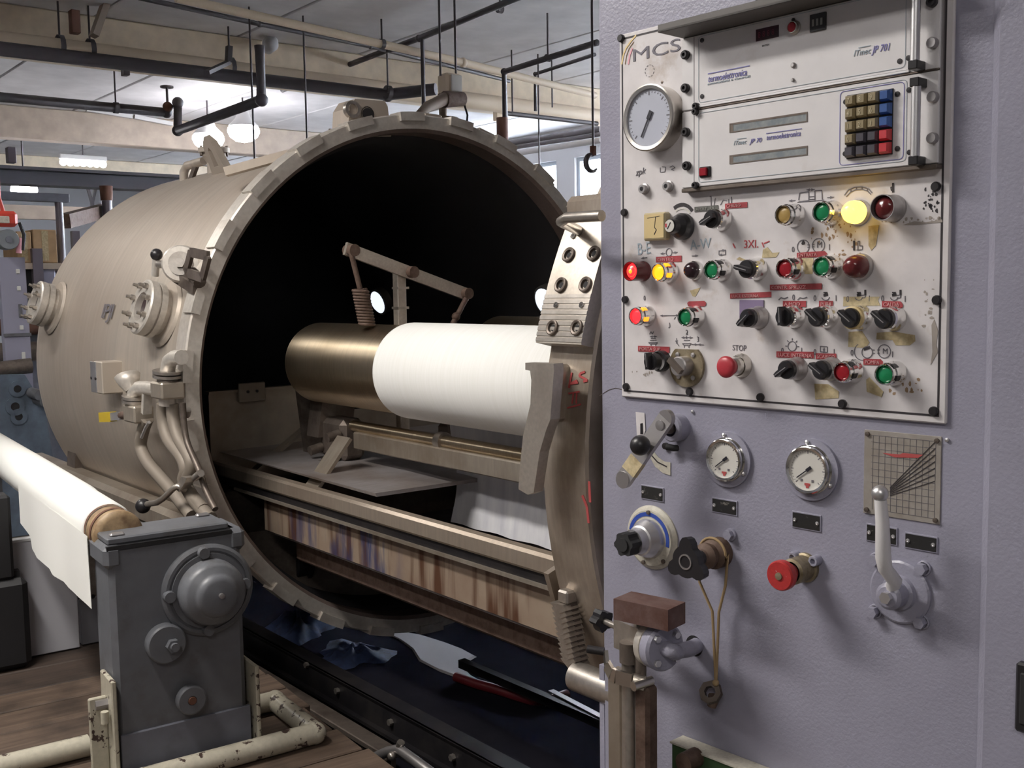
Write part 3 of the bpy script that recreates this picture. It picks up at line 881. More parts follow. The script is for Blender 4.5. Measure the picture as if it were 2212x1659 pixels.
# blue grey casting at lower left
yB = 7.3
t = thing('blue_machine', ROOM, 'blue grey cast machine body with round holes, left of the vessel', 'machine', None, (rp(40, 900, yB).x, yB, 0))
bx = rp(40, 900, yB).x
zt = rp(40, 800, yB).z
xr = rp(108, 900, yB).x - bx
m = MB().prism([(-0.6, 0), (xr, 0), (xr + 0.02, 0.35), (xr - 0.03, zt - 0.25), (xr - 0.14, zt - 0.03), (-0.6, zt)], 0, 0.2, 'y')
m.build('body', 'machine_blue', t)
for (u, v, rr) in [(37, 840, 0.024), (32, 878, 0.027), (40, 900, 0.024)]:
    c = rp(u, v, yB) - Vector((bx, yB, 0))
    MB().lathe([(rr * 2.2, 0.0), (rr * 2.2, 0.012), (rr, 0.012), (rr, -0.0)], c, (0, -1, 0), 18).build('boss', 'machine_blue', t)
    MB().lathe([(rr, 0.008), (0.0, 0.008)], c, (0, -1, 0), 18).build('hole', 'bore_black', t)
for (u, v) in [(68, 848), (80, 862)]:
    c = rp(u, v, yB) - Vector((bx, yB, 0))
    MB().cyl(c, c + Vector((0.02, -0.12, -0.01)), 0.035, n=14).build('roller_end', 'stand_grey', t)
MB().cyl((-0.2, 0.1, zt), (0.12, 0.1, zt + 0.02), 0.05, n=12).build('shaft', 'dark_steel', t)
# dark machinery between the post and the vessel
t = thing('dark_machine', ROOM, 'dark blue machinery with a sloping cover behind the lilac post', 'machine', None, (rp(70, 700, 8.3).x, 8.3, 0))
bx = rp(70, 700, 8.3).x
c = rp(55, 645, 8.3); d_ = rp(82, 700, 8.3)
MB().prism([(c.x - bx, 0), (d_.x - bx + 0.25, 0), (d_.x - bx + 0.25, d_.z - 0.08), (d_.x - bx, d_.z), (c.x - bx + 0.12, c.z), (c.x - bx, c.z)], 0, 0.4, 'y').build('cover', 'stand_plate', t)
MB().quadbar(Vector((c.x - bx + 0.10, -0.02, c.z + 0.03)), Vector((d_.x - bx + 0.05, -0.02, d_.z - 0.05)), 0.05, 0.03, (0, 1, 0)).build('edge_strip', 'frame_lilac', t)
MB().cyl((c.x - bx - 0.5, -0.05, rp(60, 705, 8.3).z), (d_.x - bx + 0.2, -0.05, rp(60, 705, 8.3).z), 0.06, n=12).build('brown_roller', 'rust', t)
MB().cyl((c.x - bx - 0.5, -0.1, rp(10, 760, 8.3).z), (c.x - bx + 0.05, -0.1, rp(10, 760, 8.3).z), 0.07, n=12).build('dark_roller', 'dark_steel', t)
# dark crane hook hanging beside the window
p = ROOM.hit(1279, 352, 'y', 5.2)
t = thing('crane_hook', ROOM, 'dark steel hook hanging at the edge of the control cabinet', 'hook', None, p)
P = [Vector((0.055 * math.cos(math.radians(a_)), 0, 0.055 * math.sin(math.radians(a_)))) for a_ in range(80, 321, 20)]
MB().tube(P, [0.012, 0.014, 0.016, 0.018, 0.019, 0.019, 0.019, 0.018, 0.016, 0.014, 0.012, 0.010, 0.006], 10).build('hook', 'pipe_dark', t)
MB().cyl((0.01, 0, 0.05), (0.01, 0, CEIL - p.z), 0.008, n=8).build('cable', 'pipe_dark', t)
MB().cyl((0.01, 0, 0.05), (0.01, 0, 0.11), 0.022, n=12).build('swivel', 'rust', t)

# ------------------------------------------------------------------ the pressure vessel
def vp(u, v, x):
    return VES.hit(u, v, 'x', x)


def rad(s, g, r):
    """point at distance s into the vessel, angle g (degrees, 180 = side facing the aisle), radius r from its axis"""
    return Vector((r * math.cos(math.radians(g)), s, VZ + r * math.sin(math.radians(g))))


def rdir(g):
    return Vector((math.cos(math.radians(g)), 0, math.sin(math.radians(g))))


VO = (0, 0, VZ)
ves = thing('pressure_vessel', VES, 'large horizontal beige steel dyeing vessel with an open round mouth', 'vessel')
R = 0.93
prof = [(R, 0.10), (R, 0.6), (R, 1.2), (R, 1.9)] + [(R * math.cos(k * PI / 20), 1.9 + 0.42 * math.sin(k * PI / 20)) for k in range(1, 11)]
MB().turned(prof, VO, (0, 1, 0), 96).build('shell', 'vessel_steel', ves)
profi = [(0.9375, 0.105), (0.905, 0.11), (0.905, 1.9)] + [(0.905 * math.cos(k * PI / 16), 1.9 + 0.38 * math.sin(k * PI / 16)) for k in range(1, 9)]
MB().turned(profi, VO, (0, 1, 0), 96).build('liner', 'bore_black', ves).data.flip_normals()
fl = MB().lathe([(0.9375, 0.0), (0.985, 0.0)], VO, (0, 1, 0), 128)
fl.lathe([(0.985, 0.0), (0.99, 0.006), (0.99, 0.085), (0.965, 0.10), (0.93, 0.13)], VO, (0, 1, 0), 128)
fl.build('flange', 'flange_steel', ves)
bo = MB().lathe([(0.9375, 0.0), (0.925, 0.012), (0.925, 0.105)], VO, (0, 1, 0), 128)
bo.build('bore_ring', 'bore_steel', ves)
# bayonet lugs around the flange
lug = MB()
a0, a1 = math.radians(-3.1), math.radians(3.1)
lug.lathe([(0.966, -0.012), (0.998, -0.012), (0.998, 0.06), (0.966, 0.06), (0.966, -0.012)], (0, 0, 0), (0, 1, 0), 6, a0, a1, ref=(1, 0, 0))
for sg in (a0, a1):
    c, s_ = math.cos(sg), math.sin(sg)
    # end faces
    lug.add([(0.966 * c, -0.012, -0.966 * s_), (0.998 * c, -0.012, -0.998 * s_), (0.998 * c, 0.06, -0.998 * s_), (0.966 * c, 0.06, -0.966 * s_)], [(0, 1, 2, 3)])
lme = lug.mesh('bayonet_lug', 'flange_steel')
for k in range(27):
    g = 121 + 13.333 * k
    share('bayonet_lug', lme, ves, VO, (0, -math.radians(g), 0))


def local_parts(parent, name, s, g, r):
    """an Empty-free part holder: returns the transform that puts a shape built along +z onto the shell"""
    o = rad(s, g, r); d = rdir(g)
    xax = Vector((0, 1, 0)); yax = d.cross(xax)
    return Matrix(((xax.x, yax.x, d.x, o.x), (xax.y, yax.y, d.y, o.y), (xax.z, yax.z, d.z, o.z), (0, 0, 0, 1)))


def place(o, M):
    o.matrix_local = M
    return o


# sight glasses facing the aisle
for s, g in ((0.385, 163.4), (1.73, 162.5)):
    M = local_parts(ves, 'sight_glass', s, g, 0.915)
    sg = place(MB().lathe([(0.085, 0.0), (0.085, 0.05), (0.100, 0.05), (0.100, 0.07), (0.092, 0.07), (0.092, 0.078), (0.100, 0.078), (0.100, 0.105), (0.094, 0.110), (0.052, 0.110), (0.050, 0.085)], (0, 0, 0), (0, 0, 1), 36).build('sight_glass', 'flange_steel', ves), M)
    MB().lathe([(0.051, 0.088), (0.0, 0.088)], (0, 0, 0), (0, 0, 1), 24).build('pane', 'lens_black', sg)
    bm_ = MB().cyl((0, 0, 0), (0, 0, 0.018), 0.010, n=6, smooth=False).cyl((0, 0, 0.018), (0, 0, 0.034), 0.006, n=8).mesh('stud', 'bare_steel')
    for k in range(8):
        t_ = PI / 8 + k * PI / 4
        share('stud', bm_, sg, (0.078 * math.cos(t_), 0.078 * math.sin(t_), 0.108))
    place(MB().lathe([(0.125, 0.014), (0.115, 0.024), (0.085, 0.03)], (0, 0, 0), (0, 0, 1), 32).build('weld_collar', 'vessel_steel', ves), M)
# sight glasses in the far wall; glowing panes stand in for daylight through them
glow('pane_glow', (0.80, 0.88, 1.0), 0.75)
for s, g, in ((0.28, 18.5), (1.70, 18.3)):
    M = local_parts(ves, 'far_sight_glass', s, g, 0.86)
    lp = place(MB().lathe([(0.075, 0.08), (0.075, 0.0), (0.062, -0.004), (0.060, 0.012)], (0, 0, 0), (0, 0, 1), 28).build('far_sight_glass', 'bare_steel', ves), M)
    lp['label'] = 'round far sight glass with a pane glowing in place of daylight, inside the dark vessel'
    MB().turned([(0.0655, -0.002), (0.05, -0.014), (0.025, -0.021), (0.0, -0.023)], (0, 0, 0), (0, 0, 1), 24).build('glowing_pane', 'pane_glow', lp)
# stencilled mark and nameplate bracket
M = local_parts(ves, 'stencil', 0.93, 167, R + 0.0025)
me = text_mesh('IPJI', 0.085, 0.0004, 'stain_grey', 0, 1.6, 0.85)
me.materials.clear(); me.materials.append(MATS['print_grey'])
o = bpy.data.objects.new('stencil_mark', me); COL.objects.link(o); o.parent = ves
yv = rdir(162.5)                                                   # facing outwards; letters run towards the mouth (-y) and up
xa = Vector((0, -1, 0)); za = Vector((-yv.z, 0, yv.x)) * -1
za = xa.cross(-yv) if xa.cross(-yv).z > 0 else yv.cross(xa)
pp = rad(1.06, 165.0, R + 0.0065)
o.matrix_local = Matrix(((xa.x, -yv.x, za.x, pp.x), (xa.y, -yv.y, za.y, pp.y), (xa.z, -yv.z, za.z, pp.z), (0, 0, 0, 1)))
pz = vp(211, 815, -1.0)
nb = MB().box((-1.005, pz.y - 0.065, pz.z - 0.062), (-0.915, pz.y + 0.03, pz.z + 0.062), 0.004).build('nameplate_bracket', 'vessel_steel', ves)
MB().box((-1.0075, pz.y - 0.005, pz.z - 0.06), (-1.0045, pz.y + 0.062, pz.z + 0.06), 0.001).build('nameplate', 'aluminium', nb)
for q in (-0.03, 0.022):
    MB().cyl((-1.0105, pz.y + 0.03 + q, pz.z - 0.005), (-1.0065, pz.y + 0.03 + q, pz.z - 0.005), 0.006, n=8).build('rivet', 'black_bolt', nb)
# lifting lug on top and the filler nozzle behind it
M = local_parts(ves, 'lug', 1.02, 113.5, R)
lg = MB()
out = [(-0.075, 0), (0.075, 0), (0.045, 0.13), (0.028, 0.155), (0.0, 0.163), (-0.028, 0.155), (-0.045, 0.13)]
hole = [(-0.022, 0.03), (0.022, 0.03), (0.016, 0.10), (0.0, 0.115), (-0.016, 0.10)]
for n0, n1 in ((-0.015, 0.015),):
    ring_o = [out[0], out[1], out[2], out[4], out[6]]
    vs = []
    for n in (n0, n1):
        vs += [(a, n, b) for a, b in ring_o] + [(a, n, b) for a, b in hole]
    fs = []
    for k in range(5):
        k2 = (k + 1) % 5
        fs += [(k, k2, k2 + 5, k + 5), (k + 10, k + 15, k2 + 15, k2 + 10), (k, k + 10, k2 + 10, k2), (k + 5, k2 + 5, k2 + 15, k + 15)]
    lg.add(vs, fs)
place(lg.build('lifting_lug', 'vessel_steel', ves), M)
nc = VES.hit(462, 320, 'y', 1.32)
fz = VZ + math.sqrt(R * R - nc.x * nc.x)
nh = nc.z - fz
nz = MB().lathe([(0.034, -0.06), (0.034, nh * 0.35), (0.052, nh * 0.62), (0.052, nh - 0.022), (0.070, nh - 0.022), (0.070, nh), (0.0, nh)], (nc.x, 1.32, fz), (0, 0, 1), 24).build('filler_nozzle', 'vessel_steel', ves)
for k in range(8):
    t_ = 2 * PI * k / 8
    MB().cyl((nc.x + 0.061 * math.cos(t_), 1.32 + 0.061 * math.sin(t_), fz + nh - 0.034), (nc.x + 0.061 * math.cos(t_), 1.32 + 0.061 * math.sin(t_), fz + nh + 0.008), 0.006, n=6, smooth=False).build('flange_bolt', 'dark_steel', nz)
e_ = [VES.hit(440, 348, 'y', 1.36), VES.hit(404, 358, 'y', 1.50), VES.hit(397, 372, 'y', 1.52), VES.hit(397, 400, 'y', 1.52)]
MB().tube(e_, 0.020, 12).build('side_pipe', 'vessel_steel', ves)
MB().quadbar(VES.hit(425, 355, 'y', 1.42), VES.hit(412, 390, 'y', 1.46), 0.02, 0.02).build('pipe_brace', 'dark_steel', ves)
# lug plate standing on the flange top
c = VES.hit(778, 260, 'y', 0.16)
l = VES.hit(735, 260, 'y', 0.16).x; r_ = VES.hit(820, 260, 'y', 0.16).x; zt = VES.hit(778, 219, 'y', 0.16).z
tp = MB().prism([(l - 0.005, VZ + 0.90), (r_ + 0.012, VZ + 0.915), (r_, zt - 0.02), (r_ - 0.012, zt), (l + 0.03, zt - 0.005), (l + 0.005, zt - 0.04)], 0.10, 0.22, 'y').build('top_block', 'vessel_steel', ves)
MB().lathe([(0.028, 0.0), (0.022, -0.004), (0.022, 0.003), (0.0, 0.003)], (c.x - 0.004, 0.098, c.z + 0.015), (0, -1, 0), 16).build('eye_hole', 'bore_black', tp)
MB().lathe([(0.020, -0.01), (0.032, -0.01), (0.032, 0.01), (0.020, 0.01), (0.020, -0.01)], (l + 0.015, 0.10, zt - 0.045), (0, 1, 0), 16).build('shackle', 'bare_steel', tp)
p = VES.hit(720, 298, 'y', 0.1)
MB().tube([(p.x - 0.012, 0.10, p.z - 0.03), (p.x - 0.012, 0.10, p.z + 0.03), (p.x + 0.014, 0.10, p.z + 0.03), (p.x + 0.014, 0.10, p.z - 0.03)], 0.006, 6).build('staple', 'dark_steel', ves)
for g in (88, 80, 73, 66, 52):
    q = rad(0.05, g, 0.992)
    MB().box((q.x - 0.04, 0.01, q.z - 0.02), (q.x + 0.04, 0.09, q.z + 0.008), 0.004, Matrix.Rotation(math.radians(90 - g), 3, 'Y'), q).build('clamp_pad', 'vessel_steel', ves)
p = VES.hit(948, 262, 'y', 0.12)
MB().tube([(p.x, 0.12, p.z - 0.04), (p.x + 0.01, 0.12, p.z), (p.x + 0.05, 0.12, p.z + 0.01)], 0.012, 8).build('cable_hook', 'black_rubber', ves)
p = VES.hit(590, 342, 'y', 0.2)
MB().quadbar((p.x - 0.13, 0.32, p.z - 0.045), (p.x + 0.10, 0.16, p.z + 0.03), 0.05, 0.03).build('guard_strip', 'vessel_steel', ves)

# vent valve high on the flange
X0 = -0.93
def q_(u, v, x=X0):
    return vp(u, v, x)
c = q_(392, 571, -0.93)
d = Vector((-0.50, -0.85, 0.12)).normalized()
vv = MB().lathe([(0.030, -0.10), (0.036, -0.05), (0.060, -0.035), (0.064, -0.03), (0.064, 0.012), (0.058, 0.02), (0.0, 0.02)], c, d, 26).build('vent_valve', 'flange_steel', ves)
MB().lathe([(0.040, 0.018), (0.040, 0.026), (0.0, 0.026)], c, d, 22).build('bonnet', 'bare_steel', vv)
MB().cyl(c + d * 0.024, c + d * 0.042, 0.017, n=6, smooth=False).build('hex_nut', 'bare_steel', vv)
h0 = q_(362, 573, -0.95); h1 = q_(342, 571, -0.97)
MB().cyl(c, h1, 0.014, n=10).build('spindle', 'bare_steel', vv)
ht = q_(338, 550, -0.97); hb = q_(335, 596, -0.97)
MB().cyl(ht, hb, 0.013, n=10).build('tee_handle', 'flange_steel', vv)
MB().sphere(ht, 0.021, 12, 8).build('handle_tip', 'black_plastic', vv)
k = [q_(413, 545, -0.95), q_(450, 553, -0.95), q_(438, 600, -0.95), q_(402, 588, -0.95)]
fr_ = MB()
for i in range(4):
    fr_.quadbar(k[i], k[(i + 1) % 4], 0.03, 0.012, (1, 0, 0))
fr_.build('valve_yoke', 'dark_steel', vv)
MB().quadbar(q_(385, 598, -0.93), q_(428, 625, -0.93), 0.035, 0.035).build('valve_foot', 'dark_steel', vv)
MB().cyl(q_(415, 590, -0.93), q_(432, 610, -0.93), 0.022, n=10).build('valve_link', 'dark_steel', vv)

# drain and steam pipes low on the near side
X1 = -1.03
pf = MB().tube([q_(392, 772, X1), q_(378, 772, X1), q_(366, 780, X1), q_(362, 800, X1), q_(361, 830, X1)], 0.024, 12).build('steam_pipe', 'flange_steel', ves)
for v, r in ((803, 0.048), (812, 0.048), (822, 0.034)):
    MB().cyl(q_(362, v - 3, X1), q_(362, v + 3, X1), r, n=18).build('pipe_flange', 'bare_steel', pf)
c = q_(362, 842, X1)
MB().box((c.x - 0.04, c.y - 0.05, c.z - 0.028), (c.x + 0.04, c.y + 0.05, c.z + 0.028), 0.006).build('valve_body', 'rusty_steel', pf)
pf.children[-1].data.materials[0] = MATS['trough_steel']
MB().cyl(q_(362, 855, X1), q_(362, 875, X1), 0.028, n=12).build('union', 'flange_steel', pf)
ph = MB().tube([q_(340, 842, X1), q_(318, 838, X1), q_(300, 838, X1), q_(290, 850, X1), q_(291, 880, X1)], 0.024, 12).build('drain_pipe', 'flange_steel', ves)
for v, r in ((858, 0.044), (866, 0.044)):
    MB().cyl(q_(291, v - 3, X1), q_(291, v + 3, X1), r, n=18).build('pipe_flange', 'bare_steel', ph)
c = q_(300, 893, X1)
MB().box((c.x - 0.035, c.y - 0.05, c.z - 0.03), (c.x + 0.035, c.y + 0.06, c.z + 0.03), 0.006).build('valve_body', 'trough_steel', ph)
MB().cyl(q_(278, 895, X1), q_(262, 897, X1), 0.014, n=10).build('stem', 'rusty_steel', ph)
MB().quadbar(q_(264, 898, X1), q_(222, 901, X1), 0.022, 0.03).build('lever', 'aluminium', ph)
yl = plain('yellow_grip', (0.50, 0.36, 0.02), 0.4)
MB().quadbar(q_(244, 900, X1), q_(221, 901, X1), 0.027, 0.036).build('yellow_grip', 'yellow_grip', ph)
MB().turned([(0.018, 0), (0.035, 0.03), (0.045, 0.06), (0.040, 0.06), (0.02, 0.01)], q_(283, 845, X1), Vector((0, 0.5, 0.86)), 16).build('funnel', 'flange_steel', ph)
MB().quadbar(q_(318, 850, X1), q_(316, 893, X1), 0.03, 0.02).build('bracket', 'flange_steel', ph)
for nm, pts, r in [('flexible_hose', [(352, 872), (353, 910), (365, 950), (392, 985), (402, 1015), (398, 1040), (420, 1080), (455, 1120)], 0.022),
                   ('flexible_hose', [(372, 872), (374, 905), (385, 945), (408, 985), (413, 1010), (402, 1040), (412, 1065), (440, 1100)], 0.020),
                   ('flexible_hose', [(318, 905), (309, 930), (304, 965), (320, 1000), (350, 1035), (380, 1070), (415, 1115)], 0.022),
                   ('cable', [(395, 870), (398, 920), (406, 960), (430, 1015), (445, 1060), (465, 1100)], 0.010)]:
    P = [q_(u, v, -1.02) for u, v in pts]
    Q = []
    for i in range(len(P) - 1):
        a_, b_ = P[max(i - 1, 0)], P[min(i + 2, len(P) - 1)]
        for f_ in (0, 0.25, 0.5, 0.75):
            p1, p2 = P[i], P[i + 1]
            Q.append(0.5 * ((2 * p1) + (p2 - a_) * f_ + (2 * a_ - 5 * p1 + 4 * p2 - b_) * f_ ** 2 + (3 * p1 - a_ - 3 * p2 + b_) * f_ ** 3))
    Q.append(P[-1])
    MB().tube(Q, r, 10).build(nm, 'hose_braid' if nm == 'flexible_hose' else 'dark_steel', ves)
MB().tube([q_(322, 912, -1.06), q_(314, 925, -1.06), q_(306, 945, -1.06)], 0.006, 6).build('loose_wire', 'aluminium', ves)
# locking lever with a black ball, beside the flange
lv = MB().tube([q_(318, 1089, -1.10), q_(338, 1086, -1.10), q_(352, 1077, -1.09), q_(375, 1055, -1.07), q_(384, 1050, -1.06), q_(394, 1055, -1.05), q_(400, 1058, -1.04)], 0.010, 10).build('locking_lever', 'bare_steel', ves)
MB().sphere(q_(309, 1093, -1.10), 0.025, 20, 12).build('ball_knob', 'black_plastic', lv)
pl = [q_(u, v, -1.03) for u, v in [(397, 1053), (412, 1027), (423, 1030), (419, 1040), (406, 1060)]]
b_ = MB()
b_.add([p + Vector((dx, 0, 0)) for dx in (0, -0.03) for p in pl], [tuple(range(5)), tuple(range(9, 4, -1))] + [(i, (i + 1) % 5, (i + 1) % 5 + 5, i + 5) for i in range(5)])
b_.build('lever_block', 'bare_steel', lv)
MB().cyl(q_(421, 1032, -1.04), q_(434, 1022, -1.04), 0.012, n=10).build('lever_pin', 'bare_steel', lv)
MB().cyl(q_(400, 897, -1.0), q_(403, 884, -1.0), 0.016, n=10).build('flange_stud', 'bare_steel', ves)
# base beam and saddles under the vessel
a_ = q_(92, 985, -0.86); b_ = q_(420, 1180, -0.86)
MB().box((-0.90, 0.14, a_.z - 0.10), (-0.80, 2.35, a_.z - 0.005), 0.02).build('base_beam', 'trough_steel', ves)
MB().box((0.80, 0.14, a_.z - 0.10), (0.90, 2.35, a_.z - 0.005), 0.02).build('base_beam', 'trough_steel', ves)
zb_ = a_.z - 0.1
for s in (0.35, 1.75):
    pts = [(-0.86, zb_), (0.86, zb_)] + [(0.93 * math.cos(math.radians(t)), VZ + 0.93 * math.sin(math.radians(t))) for t in range(-25, -156, -10)]
    MB().prism(pts, s - 0.06, s + 0.06, 'y').build('saddle', 'dark_steel', ves)
    for x in (-0.82, 0.72):
        MB().box((x, s - 0.06, 0), (x + 0.1, s + 0.06, zb_)).build('foot', 'dark_steel', ves)

# ------------------------------------------------------------------ the carriage that rolls out of the vessel
car = thing('dye_carriage', VES, 'steel roll-out carriage with dye trough and round door ring', 'carriage')
TX = -0.69
rz = VZ - 0.303                       # top of the trough rim
S_IN, S_OUT = 0.50, -1.76
# rim tubes
for sx in (-1, 1):
    o = MB()
    x0, x1 = (TX - 0.012, TX + 0.03) if sx < 0 else (-TX - 0.03, -TX + 0.012)
    o.box((x0, S_OUT, rz - 0.052), (x1, S_IN, rz), 0.008)
    o.build('trough_rim', 'rim_steel', car)
    l0, l1 = (TX + 0.0, TX + 0.035) if sx < 0 else (-TX - 0.035, -TX)
    MB().box((l0, S_OUT, rz - 0.080), (l1, S_IN - 0.02, rz - 0.05)).build('rim_web', 'oily_steel', car)
    e0, e1 = (TX - 0.008, TX + 0.03) if sx < 0 else (-TX - 0.03, -TX + 0.008)
    MB().box((e0, S_OUT, rz - 0.087), (e1, 0.30, rz - 0.078)).build('rim_ledge', 'trough_steel', car)
zl = vp(587, 1149, -0.665).z
# outer sides of the trough, then the sloping bottom
MB().box((-0.665, S_OUT, zl), (-0.655, 0.12, rz - 0.08)).build('side_plate', 'stained_side', car)
MB().box((0.655, S_OUT, zl), (0.665, 0.12, rz - 0.08)).build('side_plate', 'stained_side', car)
MB().box((-0.60, S_OUT, zl - 0.105), (-0.52, 0.02, zl - 0.005), 0.01).build('under_beam', 'rusty_steel', car)
MB().box((0.52, S_OUT, zl - 0.105), (0.60, 0.02, zl - 0.005), 0.01).build('under_beam', 'rusty_steel', car)
zb = VZ - 0.70
tb = MB()
tb.prism([(-0.655, zl + 0.01), (-0.30, zb), (0.30, zb), (0.655, zl + 0.01), (0.655, zl - 0.01), (0.29, zb - 0.012), (-0.29, zb - 0.012), (-0.655, zl - 0.01)], S_OUT, 0.12, 'y')
tb.build('trough_bottom', 'trough_inner', car)
# inner liner: plates that slope from both rims to the middle
MB().add([(TX + 0.03, S_OUT, rz - 0.01), (TX + 0.03, S_IN, rz - 0.01), (-0.36, S_IN, zb + 0.12), (-0.36, S_OUT, zb + 0.12)], [(0, 1, 2, 3)]).build('near_liner', 'trough_inner', car)
MB().add([(-TX - 0.03, S_OUT, rz - 0.01), (-TX - 0.03, S_IN, rz - 0.01), (0.28, S_IN, zb + 0.10), (0.28, S_OUT, zb + 0.10)], [(3, 2, 1, 0)]).build('far_liner', 'trough_inner', car)
MB().add([(-0.36, S_OUT, zb + 0.12), (-0.36, S_IN, zb + 0.12), (0.28, S_IN, zb + 0.10), (0.28, S_OUT, zb + 0.10)], [(0, 1, 2, 3)]).build('bottom_liner', 'trough_inner', car)
# flat shelf at the inner end of the trough
q = VES.hit(820, 1064, 'x', -0.645); q2 = VES.hit(985, 1040, 'y', q.y)
shz = q.z
MB().add([(-0.661, q.y, shz), (0.64, q.y, shz + (q2.z - shz) / max(0.05, q2.x - q.x) * 1.295), (0.64, S_IN, shz + 0.02), (-0.661, S_IN, shz + 0.002),
          (-0.655, q.y, shz - 0.012), (0.64, q.y, shz - 0.012 + (q2.z - shz) / max(0.05, q2.x - q.x) * 1.295), (0.64, S_IN, shz + 0.008), (-0.655, S_IN, shz - 0.002)],
         [(0, 1, 2, 3), (7, 6, 5, 4), (0, 4, 5, 1), (1, 5, 6, 2), (2, 6, 7, 3), (3, 7, 4, 0)]).build('shelf_plate', 'trough_inner', car)
# end plate inside the vessel
zt_ = VZ - 0.045
ep = MB().prism([(TX - 0.005, rz - 0.03), (TX - 0.005, zt_), (-0.25, zt_), (-0.16, VZ - 0.16), (0.16, VZ - 0.16), (0.25, zt_), (-TX + 0.005, zt_), (-TX + 0.005, rz - 0.03), (0.2, zb), (-0.2, zb)], S_IN, S_IN + 0.012, 'y').build('end_plate', 'trough_steel', car)
MB().box((TX - 0.008, S_IN - 0.012, zt_ - 0.004), (-0.25, S_IN + 0.03, zt_ + 0.006)).build('end_lip', 'trough_steel', car)
c = VES.hit(544, 843, 'y', S_IN - 0.02)
tg = MB().box((c.x - 0.055, S_IN - 0.026, c.z - 0.045), (c.x + 0.055, S_IN - 0.013, c.z + 0.03), 0.003).build('end_tab', 'trough_steel', car)
for q in (-0.02, 0.018):
    MB().cyl((c.x + q, S_IN - 0.03, c.z - 0.004), (c.x + q, S_IN - 0.025, c.z - 0.004), 0.006, n=8).build('rivet', 'black_bolt', tg)
# braces from the near rim up to the bearing
b0 = vp(668, 1050, TX + 0.04); sB = b0.y
b1 = VES.hit(745, 945, 'y', sB)
MB().quadbar(b0 + Vector((0, 0, -0.02)), b1, 0.085, 0.012, (0.5, 0, 0.8)).build('brace', 'trough_steel', car)
b0 = vp(520, 1030, TX + 0.04); b1 = VES.hit(705, 885, 'y', b0.y)
MB().quadbar(b0 + Vector((0, 0, -0.02)), b1, 0.045, 0.010, (0.5, 0, 0.8)).build('brace', 'trough_steel', car)
# rollers
RTX, RZ = -0.42, VZ + 0.0753
def rollx(s, r, name, mat, prof, x=RTX, z=RZ):
    return MB().turned(prof, (x, 0, z), (0, -1, 0), 48).build(name, mat, car)
r_ = 0.146
s0 = 0.13
ro = MB().turned([(0.0, -s0), (r_ - 0.02, -s0), (r_ - 0.004, -s0 + 0.006), (r_, -s0 + 0.02), (r_, 1.70)], (0, 0, 0), (0, -1, 0), 56).build('winding_roller', 'roller_steel', car, (RTX, 0, RZ))
MB().cyl((0, s0, 0), (0, s0 + 0.10, 0), 0.035, n=16).build('journal', 'dark_steel', ro)
MB().cyl((0, s0 + 0.05, 0), (0, s0 + 0.07, 0), 0.06, n=16).build('collar', 'bare_steel', ro)
rf = MB().turned([(0.0, -s0), (r_ - 0.02, -s0), (r_ - 0.004, -s0 + 0.006), (r_, -s0 + 0.02), (r_, 1.70)], (0, 0, 0), (0, -1, 0), 56).build('winding_roller', 'roller_steel', car, (0.42, 0, RZ))
MB().cyl((0, s0, 0), (0, s0 + 0.10, 0), 0.035, n=16).build('journal', 'dark_steel', rf)
for x in (RTX, 0.42):
    MB().prism([(x - 0.05, RZ + 0.04), (x + 0.05, RZ + 0.04), (x + 0.10, rz - 0.05), (x + 0.0, rz - 0.05)], s0 + 0.10, s0 + 0.13, 'y').build('bearing_plate', 'dark_steel', car)
# guide rod and flat bar under the roll, with the dark bearing block
XR = -0.40
g0 = vp(795, 925, XR); g1 = vp(1150, 987, XR)
MB().cyl((0, g0.y + 0.1, 0), (0, S_OUT, 0), 0.020, n=14).build('guide_rod', 'roller_steel', car, (XR, 0, g0.z))
f0 = vp(800, 955, XR - 0.02); f1 = vp(1170, 1030, XR - 0.02)
zf = vp(985, 993, XR - 0.02).z
MB().box((XR - 0.03, S_OUT, zf - 0.03), (XR + 0.02, f0.y + 0.1, zf + 0.03), 0.004).build('flat_bar', 'trough_steel', car)
MB().cyl((XR, vp(950, 958, XR).y, g0.z), (XR, vp(962, 960, XR).y, g0.z), 0.03, n=14).build('rod_collar', 'bare_steel', car)
c = vp(735, 930, XR)
bb = MB().box((XR - 0.05, c.y - 0.10, c.z - 0.10), (XR + 0.05, c.y + 0.07, c.z + 0.05), 0.02).build('bearing_block', 'dark_steel', car)
for du, dv in ((-0.05, -0.09), (0.0, -0.11), (0.05, -0.06), (-0.08, 0.0)):
    MB().cyl((XR - 0.05, c.y + du, c.z + dv), (XR - 0.10, c.y + du, c.z + dv - 0.01), 0.018, n=8).build('grease_fitting', 'dark_steel', bb)
MB().prism([(-0.47, g0.z - 0.05), (-0.33, g0.z - 0.05), (-0.30, g0.z + 0.14), (-0.44, g0.z + 0.14)], vp(700, 970, XR).y, vp(725, 970, XR).y, 'y').build('bearing_bracket', 'dark_steel', car)
cc = vp(975, 940, -0.25)
MB().box((-0.30, cc.y - 0.03, cc.z - 0.05), (-0.22, cc.y + 0.02, cc.z + 0.05), 0.015).build('cloth_guide', 'dark_steel', car)
